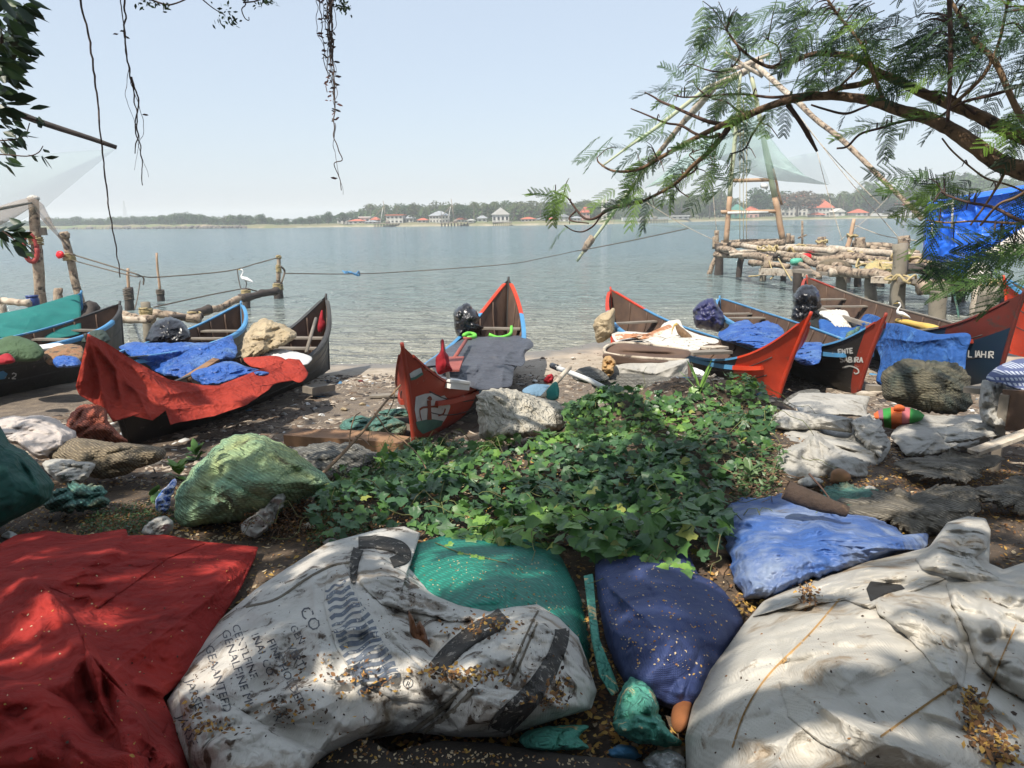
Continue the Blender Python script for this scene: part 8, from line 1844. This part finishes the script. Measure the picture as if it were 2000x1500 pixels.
def YT(px): return float(np.interp(px, [1050, 1250, 1500, 1750, 2000, 2200], [6.4, 6.0, 5.2, 4.5, 3.9, 3.5]))
LIMBS = [([(2150, 395), (2050, 350), (1995, 332), (1952, 318), (1905, 285), (1857, 252), (1810, 230), (1753, 214), (1705, 197), (1660, 190), (1620, 187), (1563, 191), (1515, 203), (1468, 222), (1430, 242), (1411, 266), (1382, 299), (1354, 323), (1316, 361), (1254, 394)], (22, 18, 15, 12, 10, 8, 7, 6.4, 5.5, 4, 2.6), m_bark, 0),
         ([(2120, 320), (2000, 268), (1952, 247), (1905, 223), (1857, 204), (1810, 185), (1753, 157), (1715, 141), (1687, 119), (1644, 107), (1587, 106), (1549, 120), (1506, 131), (1468, 114), (1440, 88), (1420, 60)], (16, 13, 10, 8, 6, 4.5, 3, 2), m_bark, .15),
         ([(1729, 146), (1682, 164), (1640, 172), (1600, 188), (1560, 192)], (5, 6, 4, 3), m_bark, .1), ([(1620, 187), (1590, 182), (1548, 187), (1505, 190), (1450, 184), (1400, 186), (1340, 190), (1316, 186)], (4, 3, 2, 1.2), m_twig, .1),
         ([(1468, 222), (1425, 238), (1382, 258), (1335, 282), (1290, 308), (1254, 328), (1220, 335), (1192, 332), (1170, 318), (1166, 308)], (7, 5, 4, 3, 2, 1.2), m_bark, -.1), ([(1430, 242), (1410, 242), (1382, 237), (1345, 222), (1316, 209), (1290, 198), (1278, 190), (1259, 180)], (5, 3.5, 2.5, 1.4), m_twig, .1),
         ([(1405, 262), (1388, 268), (1360, 262), (1330, 245), (1300, 240), (1262, 224), (1232, 212)], (3.5, 2.6, 1.2), m_twig, -.1), ([(1254, 394), (1222, 400), (1192, 408), (1160, 427), (1140, 425), (1121, 403), (1107, 385), (1085, 376)], (4, 3, 2, 1.2), m_twig, 0),
         ([(1192, 408), (1175, 420), (1160, 440), (1140, 452), (1121, 451), (1102, 440)], (2.2, 1.6, 1), m_twig, 0), ([(1125, 412), (1112, 425), (1118, 432), (1150, 436)], (2, 1.2), m_twig, 0), ([(1330, 350), (1360, 330), (1355, 312), (1348, 300), (1390, 285)], (2, 1.5, 1), m_twig, .1),
         ([(1853, -20), (1855, 30), (1857, 95), (1855, 170), (1851, 238)], (3.5, 4, 3), m_twig, -.35), ([(1724, 192), (1705, 142), (1690, 100), (1672, 71), (1640, 34), (1610, -10)], (4, 3.6, 3, 2.2), m_drytwig, -.1),
         ([(2050, 300), (1995, 228), (1967, 171), (1943, 119), (1905, 80), (1880, 40), (1850, -10)], (6, 5.5, 4.5, 3), m_drytwig, -.2), ([(1860, 205), (1900, 170), (1929, 135), (1952, 80), (1965, 20), (1975, -20)], (3.4, 3, 2), m_drytwig, -.1),
         ([(2060, 145), (1990, 168), (1940, 185), (1880, 200), (1835, 228)], (4, 3, 2), m_twig, -.2), ([(1905, 223), (1870, 195), (1840, 180), (1800, 178), (1770, 165)], (3, 2), m_twig, .1), ([(1857, 204), (1880, 160), (1895, 130), (1870, 110)], (2.6, 1.8), m_drytwig, .1),
         ([(1539, 205), (1556, 228), (1572, 252), (1582, 270), (1596, 296)], (5, 4.4, 5, 2.5), m_twig, 0), ([(1634, 290), (1655, 286), (1680, 262), (1720, 250), (1765, 236), (1810, 232)], (1.8, 2.4, 3), m_twig, -.1), ([(1585, 205), (1610, 213), (1650, 222), (1682, 212), (1710, 200)], (2, 2.6, 2), m_twig, .1),
         ([(1840, 270), (1860, 295), (1900, 330), (1930, 350), (1980, 365), (2050, 400)], (1.6, 2, 2.4), m_drytwig, .2), ([(1845, 380), (1890, 395), (1940, 405), (1990, 430), (2050, 450)], (2, 3, 4), m_twig, -.3), ([(1965, 330), (1950, 360), (1925, 400), (1895, 440)], (3.2, 2.4, 1.8), m_drytwig, -.2),
         ([(2040, 350), (1985, 385), (1950, 400), (1915, 440)], (2.6, 2), m_drytwig, -.4), ([(1810, 430), (1850, 435), (1900, 432), (1960, 435), (2040, 440)], (1.4, 2, 2.6), m_drytwig, -.3), ([(1440, 88), (1445, 110), (1425, 135), (1400, 140), (1375, 135)], (2, 1.4), m_twig, 0), ([(1506, 131), (1525, 120), (1518, 90), (1500, 80)], (1.8, 1.2), m_twig, 0),
         ([(1620, 188), (1650, 160), (1680, 130), (1690, 110)], (2.4, 1.8), m_drytwig, .05), ([(1468, 222), (1440, 215), (1420, 200), (1385, 190), (1362, 172)], (2.6, 1.6), m_twig, .1), ([(1316, 361), (1330, 375), (1345, 385)], (1.6, 1), m_twig, 0), ([(1430, 300), (1455, 290), (1470, 262), (1495, 225)], (1.4, 2, 2.4), m_twig, .1)]
LP = []
for k, (pts, rad, mt, dy) in enumerate(LIMBS):
    P = smooth_path([V(a, b, YT(a) + dy + .05 * math.sin(k * 3 + i)) for i, (a, b) in enumerate(pts)], max(8, len(pts) * 4))
    px = to_px(P)[0]; r_ = np.interp(np.linspace(0, 1, len(P)), np.linspace(0, 1, len(rad)), rad) * np.array([YT(q) for q in px]) / 1430
    mk('branch', *tube_g(P, r_, 9 if rad[0] > 5 else 6, .10 if rad[0] > 5 else .05, k), mt, TR); LP += [(q) for q in P]
LP = np.array(LP); LPX = np.stack(to_px(LP)[:2], -1)
mk('trunk', *tube_g(smooth_path([(5.4, 3.2, .4), (5.2, 3.2, 1.6), (4.7, 3.4, 2.7), V(2150, 395, YT(2150))], 20), [.30, .24, .2, .075], 14, .1, 3), m_bark, TR)
mk('branch', *tube_g(smooth_path([(4.95, 3.3, 2.2), (4.6, 3.5, 3.2), V(2120, 320, YT(2120) + .15)], 12), [.14, .1, .045], 10, .1, 3), m_bark, TR)
CL = [(1560, -70, 90, 40, 12, -.4), (1720, -80, 90, 40, 14, -.4), (1880, -80, 90, 40, 14, -.4), (2060, 40, 60, 90, 14, -.4), (2060, 220, 50, 60, 8, -.4), (1405, 60, 35, 22, 7, -.6), (1370, 80, 30, 25, 6, -.9), (1440, 95, 30, 18, 5, -.3), (1455, 55, 20, 15, 3, .6), (1375, 40, 20, 12, 3, -.8), (1560, 25, 70, 25, 16, -.5), (1520, 60, 50, 30, 12, -.8), (1590, 80, 60, 30, 16, -.6), (1650, 40, 70, 35, 20, -.5), (1700, 80, 60, 40, 16, -.6), (1620, 120, 40, 25, 8, -.9), (1740, 30, 60, 30, 16, -.3), (1790, 70, 60, 45, 20, -.5),
      (1760, 120, 50, 30, 12, -.7), (1850, 40, 60, 40, 18, -.4), (1840, 110, 60, 35, 15, -.6), (1910, 60, 50, 50, 16, -.5), (1960, 40, 50, 40, 14, -.4), (1975, 110, 30, 35, 8, -.3), (1900, 140, 30, 20, 5, -.7), (1990, 190, 20, 30, 4, -.5), (1960, 215, 45, 40, 5, -.65), (1985, 260, 20, 30, 4, -.8),
      (1430, 155, 45, 15, 8, -.7), (1450, 185, 40, 18, 8, -.9), (1410, 190, 35, 15, 5, -.6), (1480, 210, 30, 15, 4, -1.0), (1555, 160, 35, 10, 4, -.4), (1600, 165, 25, 8, 4, -.2), (1545, 215, 15, 15, 2, -1.3), (1660, 205, 15, 10, 2, -1.2), (1470, 240, 25, 12, 3, -.8), (1445, 262, 20, 8, 3, -1.0),
      (1290, 170, 28, 12, 4, .1), (1312, 148, 20, 12, 3, -.3), (1300, 205, 18, 25, 3, -.7), (1275, 245, 15, 10, 2, -1.0), (1165, 285, 22, 14, 5, -.4), (1225, 275, 20, 10, 3, -.6), (1320, 262, 30, 12, 4, -.5), (1340, 285, 30, 10, 5, -.2), (1255, 305, 35, 12, 5, -.6), (1300, 320, 35, 12, 6, -.2), (1240, 340, 15, 15, 3, -1.2),
      (1355, 325, 45, 18, 9, -.5), (1375, 350, 35, 20, 8, -1.0), (1310, 350, 30, 12, 4, -.9), (1320, 375, 12, 12, 2, -1.4), (1215, 375, 45, 10, 6, -.3), (1230, 395, 35, 12, 6, -.3), (1240, 412, 20, 12, 3, -1.3), (1200, 400, 25, 12, 4, -.8), (1080, 372, 22, 8, 3, .1), (1070, 392, 18, 12, 3, -.7), (1100, 388, 15, 8, 2, -1.2), (1080, 452, 14, 6, 2, -.3),
      (1430, 330, 20, 12, 3, -.6), (1405, 322, 25, 10, 4, .2), (1690, 243, 40, 8, 6, -.2), (1735, 250, 18, 12, 3, -1.4), (1790, 212, 25, 8, 3, .0), (1820, 225, 20, 8, 2, -.2), (1800, 345, 35, 12, 5, -.1), (1830, 365, 45, 14, 8, -.1), (1860, 378, 35, 10, 6, .0), (1790, 385, 30, 12, 3, -.5),
      (1850, 455, 45, 18, 8, -.3), (1870, 480, 55, 18, 10, -.3), (1900, 500, 55, 20, 12, -.2), (1940, 475, 50, 25, 12, -.3), (1960, 510, 45, 20, 10, -.2), (1920, 535, 55, 16, 12, -.2), (1985, 440, 25, 25, 5, -.4), (1975, 545, 30, 12, 6, -.3), (1800, 440, 30, 10, 4, -.3), (1815, 470, 25, 8, 3, -.4), (1980, 400, 25, 20, 4, -.6)]
rgF = np.random.default_rng(21); fpos, ffr, fmi, tws = [], [], [], MB()
by_low = lambda cy, cx: cy > 420 and cx > 1780
for (cx, cy, rx, ry, cnt, ang) in CL:
    for k in range(int(round(cnt * (.17 if by_low(cy, cx) else .50) + .3))):
        bx, by = cx + rgF.uniform(-1, 1) * rx, cy + rgF.uniform(-1, 1) * ry
        Y = YT(bx) + rgF.uniform(-.45, .45) - (.5 if by > 430 and bx > 1780 else 0)
        a = ang + rgF.normal() * .45; L_ = rgF.uniform(.21, .35) * (1.15 if by > 430 and bx > 1780 else 1)
        # leaf runs to the left and down from its base: direction in world space
        d = np.array([-math.cos(a), rgF.uniform(-.6, .6), math.sin(a) * 1.0 + .1]); d /= np.linalg.norm(d)
        base = V(bx, by, Y) - d * L_ * .5
        up = np.array([rgF.normal() * .35, -.45 + rgF.normal() * .35, 1.0]); xx = np.cross(d, up); xx /= np.linalg.norm(xx); zz = np.cross(xx, d)
        fr_ = np.stack([xx, d, zz], -1) * L_
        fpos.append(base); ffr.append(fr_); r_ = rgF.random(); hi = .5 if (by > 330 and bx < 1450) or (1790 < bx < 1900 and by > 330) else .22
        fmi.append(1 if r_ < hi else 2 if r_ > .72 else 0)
        if rgF.random() < .8:
            bp = np.stack(to_px(base)[:2], -1); j = int(np.argmin(((LPX - bp) ** 2).sum(1)));
            if ((LPX[j] - bp) ** 2).sum() < 120 ** 2:
                e = LP[j]; m_ = (e + base) / 2 + np.array([0, 0, .03]) ; tws.add(*tube_g(smooth_path([e, m_, base], 6), [.005, .0025], 4))
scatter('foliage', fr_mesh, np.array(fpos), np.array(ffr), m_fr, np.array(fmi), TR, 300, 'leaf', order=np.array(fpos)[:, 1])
tws.build('twig_sprays', m_twig, TR, kind='stuff')

# ------------------------------------------------------------------ shade tree over the camera, left leaves, aerial roots
ST_ = T('shade_tree', 'big shade tree whose dark leaves and aerial roots hang into the top left', 'tree', (-4.6, -2.0, float(H(-4.6, -2.0))))
mk('trunk', *tube_g(smooth_path([(-4.6, -2, 1), (-4.4, -1.8, 3), (-4.0, -1.4, 5), (-3.2, -.8, 6.6)], 20), [.5, .36, .3, .2], 14, .15, 3), m_bark, ST_)
for k, pts in enumerate(([(-4.0, -1.4, 5), (-4.5, 1, 6.0), (-4.4, 4, 6.3), (-3.6, 6.8, 6.2)], [(-3.2, -.8, 6.6), (-1, 1, 7.3), (1.2, 3, 7.4), (2.2, 5.5, 7.2)], [(-3.2, -.8, 6.6), (-1, -1.2, 7.4), (1.5, -1, 7.8), (4, 0, 7.9)], [(-4.0, -1.4, 5), (-6, 0, 6.2), (-7.5, 2, 6.8)], [(-1, 1, 7.3), (-1.2, 4, 6.9), (-1.6, 6.5, 6.6)])):
    mk('branch', *tube_g(smooth_path(pts, 18), [.17, .11, .05], 9, .1, k), m_bark, ST_)
m_oval = M('dark_oval_leaf', (.022, .05, .02), (.016, .034, .016), 3, .45, .1, 30, trans=.15, spec=.4)
m_ovalb = M('green_oval_leaf', (.06, .11, .03), (.04, .08, .025), 3, .45, .1, 30, trans=.25, spec=.4)
ov = [(np.array([(0, 0, 0), (.17, .25, .04), (.24, .55, .03), (.12, .85, 0), (0, 1.08, -.05), (-.12, .85, 0), (-.24, .55, .03), (-.17, .25, .04), (0, .55, -.03)]), [(0, 1, 8), (1, 2, 8), (2, 3, 8), (3, 4, 8), (4, 5, 8), (5, 6, 8), (6, 7, 8), (7, 0, 8)])]
op, of, om = [], [], []
for (cx, cy, rx, ry, cnt, sz) in ((20, 30, 22, 30, 22, .11), (10, 75, 22, 30, 30, .11), (32, 92, 22, 20, 18, .10), (0, 120, 25, 20, 22, .10), (8, 145, 20, 14, 10, .10), (-20, 60, 30, 90, 60, .12), (40, 12, 14, 14, 6, .10), (4, 195, 14, 12, 6, .1), (-10, 170, 14, 30, 12, .1), (55, 215, 4, 4, 1, .10), (70, 232, 10, 8, 5, .09), (8, 222, 12, 10, 6, .07), (15, 245, 22, 16, 14, .07), (10, 278, 20, 14, 14, .07), (35, 265, 14, 8, 6, .07), (6, 305, 10, 12, 5, .09), (58, 300, 4, 4, 2, .06), (82, 288, 4, 4, 1, .05), (85, 308, 10, 5, 3, .07), (12, 420, 6, 5, 1, .12), (12, 448, 18, 14, 10, .09), (32, 470, 14, 12, 10, .09), (38, 490, 12, 6, 5, .08), (0, 455, 10, 20, 5, .09)):
    for k in range(cnt):
        bx, by = cx + rgF.normal() * rx * .6, cy + rgF.normal() * ry * .6; Y = 4.0 + rgF.uniform(-.3, .4)
        a = rgF.uniform(-1.1, .2); d = np.array([math.cos(a) * .8, rgF.uniform(-.7, .7), math.sin(a)]); d /= np.linalg.norm(d); up = rgF.normal(size=3); xx = np.cross(d, up); xx /= np.linalg.norm(xx); zz = np.cross(xx, d)
        op.append(V(bx, by, Y)); of.append(np.stack([xx, d, zz], -1) * sz * rgF.uniform(.7, 1.2)); om.append(0 if rgF.random() < .85 else 1)
for (cx, cy, rx, ry, cnt) in ((290, 5, 18, 8, 34), (325, 10, 8, 8, 14), (440, 28, 10, 12, 30), (455, 42, 8, 5, 14), (430, 45, 8, 4, 8), (520, 5, 14, 8, 30), (490, -2, 30, 6, 20), (665, 8, 14, 10, 40), (680, 20, 6, 8, 12), (655, -4, 14, 8, 20)):
    for k in range(cnt):
        bx, by = cx + rgF.normal() * rx * .7, cy + rgF.normal() * ry * .7; Y = 4.6 + rgF.uniform(-.2, .2); d = rgF.normal(size=3); d /= np.linalg.norm(d); xx = np.cross(d, rgF.normal(size=3)); xx /= np.linalg.norm(xx)
        op.append(V(bx, by, Y)); of.append(np.stack([xx, d, np.cross(xx, d)], -1) * rgF.uniform(.018, .034)); om.append(0 if rgF.random() < .5 else 1)
scatter('foliage', ov, np.array(op), np.array(of), [m_oval, m_ovalb], np.array(om), ST_, 150, 'leaf', order=-np.array([f[0, 0] ** 2 + f[1, 1] ** 2 for f in of]))
for k, (pts, r, mt) in enumerate((([(-60, 208), (0, 208), (40, 225), (75, 236)], .006, m_twig), ([(-20, 300), (20, 303), (55, 305), (75, 298), (84, 285)], .004, m_twig), ([(0, 275), (30, 272), (50, 262), (58, 240)], .004, m_twig), ([(-20, 440), (10, 455), (30, 470)], .005, m_twig), ([(-30, -20), (0, 60), (10, 150)], .012, m_twig), ([(270, -10), (320, 8), (345, 6), (385, -12)], .006, m_twig), ([(385, -10), (415, 15), (440, 30)], .004, m_twig), ([(470, -10), (480, 8), (472, 18), (478, 35), (486, 40), (486, 33)], .004, m_twig), ([(475, 5), (500, 2), (520, -8)], .005, m_twig))):
    Y = 4.0 if pts[0][0] < 200 else 4.6
    mk('branch', *tube_g(smooth_path([V(a, b, Y) for a, b in pts], 16), [r, r * .6], 5), mt, ST_)
m_root = M('dry_aerial_root', (.13, .095, .08), (.08, .055, .05), 5, .9, .3, 30)
def root(pts, r, Y, n=60, wob=1.6, seed=0, mat=None, name='aerial_root'):
    p = smooth_path([(a, b, 0) for a, b in pts], n); w = np.stack([vn(P3(p[:, 1] * .06, seed * 7.1), 3), 0 * p[:, 0], 0 * p[:, 0]], -1) * wob
    q = p + w; return mk(name, *tube_g(V(q[:, 0], q[:, 1], Y + .04 * vn(P3(q[:, 1] * .02, seed), 5)), [r, r * .5], 5, .2, seed), mat or m_root, ST_)
root([(155, -215), (155, -20), (172, 60), (188, 180), (200, 300), (212, 400), (224, 470), (235, 542)], .0065, 4.4, 80, 1.5, 1)
root([(243, -215), (243, -20), (245, 60), (252, 130), (262, 190), (268, 250), (266, 300)], .006, 4.5, 60, 3, 2); root([(236, -215), (236, -20), (240, 50), (250, 140), (262, 175)], .004, 4.52, 60, 3, 3); root([(258, 150), (265, 180), (270, 200), (264, 250), (275, 290), (278, 362)], .0055, 4.5, 60, 2, 4)
root([(262, 180), (275, 220), (282, 260), (272, 280), (262, 332)], .002, 4.5, 50, 3, 5); root([(266, 240), (275, 300), (290, 346)], .002, 4.5, 50, 3, 6); root([(250, 130), (246, 190), (262, 240)], .002, 4.5, 50, 3, 7)
for k in range(16):
    x0 = 628 + random.uniform(-6, 22); L_ = random.choice([110, 150, 180, 210, 130, 90]); root([(x0, -215), (x0, -20), (x0 + random.uniform(-4, 6), L_ * .4), (640 + random.uniform(-8, 14) + L_ * .03, L_)], random.uniform(.002, .005), 4.4 + random.uniform(-.08, .08), 60, 6, 20 + k)
root([(648, -215), (648, -20), (650, 100), (654, 200), (653, 260), (660, 290), (668, 312), (652, 320), (664, 350), (668, 372)], .0045, 4.4, 90, 2.5, 40); root([(655, 240), (652, 280), (658, 330), (672, 380)], .002, 4.4, 60, 2, 41)
wl_ = [(np.array([(0, 0, 0), (.3, -.5, .1), (.15, -1.2, .2), (0, -1.5, 0), (-.25, -.9, .1)]), [(0, 1, 2, 3, 4)])]
n = 95; pos = []; 
for k in range(n):
    v_ = random.random() ** 1.5; pos.append(V(636 + v_ * 14 + random.gauss(0, 7) * (1 - v_ * .6), v_ * 255 - 10, 4.4))
for (a, b) in ((232, 66), (254, 76), (652, 200), (655, 235), (660, 348), (277, 224), (245, 60)): pos.append(V(a, b, 4.45))
n = len(pos); scatter('withered_leaves', wl_, np.array(pos), frames(rgF.normal(size=(n, 3)) * .5 + [0, -1, .2], rgF.uniform(0, 6.28, n), rgF.uniform(.012, .03, n)), [m_dry[2], M('reddish_withered_leaf', (.12, .05, .045), None, 5, .8, .2, 30)], rgF.integers(0, 2, n), ST_, 0)

mk('branch', *tube_g(smooth_path([(-4.45, 3, 6.2), (-3.6, 4.2, 5.3), (-2.4, 4.5, 4.95), (-.7, 4.6, 5.0)], 18), [.09, .06, .03], 8, .1, 9), m_bark, ST_)
# crown over the camera: its shade falls on the near bank, with gaps where the sun comes through
LIT = [(1500, 1230, 110, 90), (1480, 1330, 110, 90), (1560, 1150, 80, 40), (1900, 1300, 70, 80), (1880, 1210, 60, 40), (1060, 1390, 80, 34), (450, 1400, 75, 34), (900, 1095, 80, 40), (60, 1150, 50, 40), (250, 1225, 55, 34), (1300, 1150, 60, 50), (1240, 1260, 20, 60), (1550, 1040, 150, 60), (520, 900, 90, 40), (1300, 830, 120, 50), (1050, 920, 90, 30),
       (200, 895, 110, 26), (1860, 930, 90, 30), (1600, 900, 90, 40), (190, 730, 30, 60), (1480, 720, 80, 60), (1640, 790, 90, 20), (1800, 760, 60, 30), (40, 820, 60, 22), (700, 1190, 40, 30), (240, 1400, 30, 25), (1420, 1080, 40, 30), (1740, 1050, 60, 25), (1960, 1080, 40, 20), (1000, 800, 60, 30), (750, 780, 90, 30), (1300, 740, 120, 40), (850, 1300, 30, 20)]
rc = np.random.default_rng(5)
NF = 4200
gx_ = rc.uniform(-5.5, 6.0, NF); gy_ = rc.uniform(.2, 10.5, NF); gz_ = np.interp(gy_, [0, 2.8, 3.6, 8, 10.5], [1.7, 1.65, 1.3, .8, .6])
apx, apy, _ = to_px(np.stack([gx_, gy_, gz_], -1))
dn = np.interp(gy_, [1.5, 4.2, 5.2, 7.0, 9.0, 10.5], [.92, .85, .5, .45, .3, .08]) * np.where(apx > 1150, np.interp(gy_, [4.2, 6, 9], [1, .6, .25]), 1)
nz = vn(P3(gx_ * 1.7, gy_ * 1.7, 3), 8) * .5 + .5
keep = rc.random(NF) < dn * np.clip(.55 + nz * .9, 0, 1)
for (cx, cy, rx, ry) in LIT: keep &= ~((((apx - cx) / rx) ** 2 + ((apy - cy) / ry) ** 2) < 1.9)
gx_, gy_, gz_ = gx_[keep], gy_[keep], gz_[keep]; NF = len(gx_)
hgt = rc.uniform(4.8, 6.4, NF)
pc = np.stack([gx_, gy_, gz_], -1) + np.array(SUN_DIR)[None] * hgt[:, None]
cfx, cfy, cd = to_px(pc); vis = (cd > 0) & (cfx > -160) & (cfx < 2160) & (cfy > -160) & (cfy < 1660)
pc = pc[~vis]; NF = len(pc); print('canopy fronds', NF)
def simple_frond():
    v, f = [], []
    for i in range(8):
        u = .1 + .85 * i / 7
        for s in (-1, 1):
            c = np.array([0, u, -.2 * u * u]); e = np.array([s * .85, .5, -.1]); w = np.array([0, .055, 0]); n = len(v); v += [c - w, c + e * .17 - w * .9, c + e * .34, c + e * .17 + w * 1.1, c + w]; f.append((n, n + 1, n + 2, n + 3, n + 4))
    return np.array(v), f
sf = simple_frond()
up = rc.normal(size=(NF, 3)) * .35 + np.array(SUN_DIR) * 1.0
scatter('canopy_foliage', [sf], pc, frames(up, rc.uniform(0, 6.28, NF), rc.uniform(.30, .46, NF)), m_fr, rc.integers(0, 3, NF), ST_, 0)
if HAZE:
    zt = 24.0
    hv, hf = box_g((0, 20, (zt - 4.2) / 2), (3000, 3000, zt + 4.2))
    o = mk('haze', hv, hf, m_haze, smooth=False, kind='stuff')
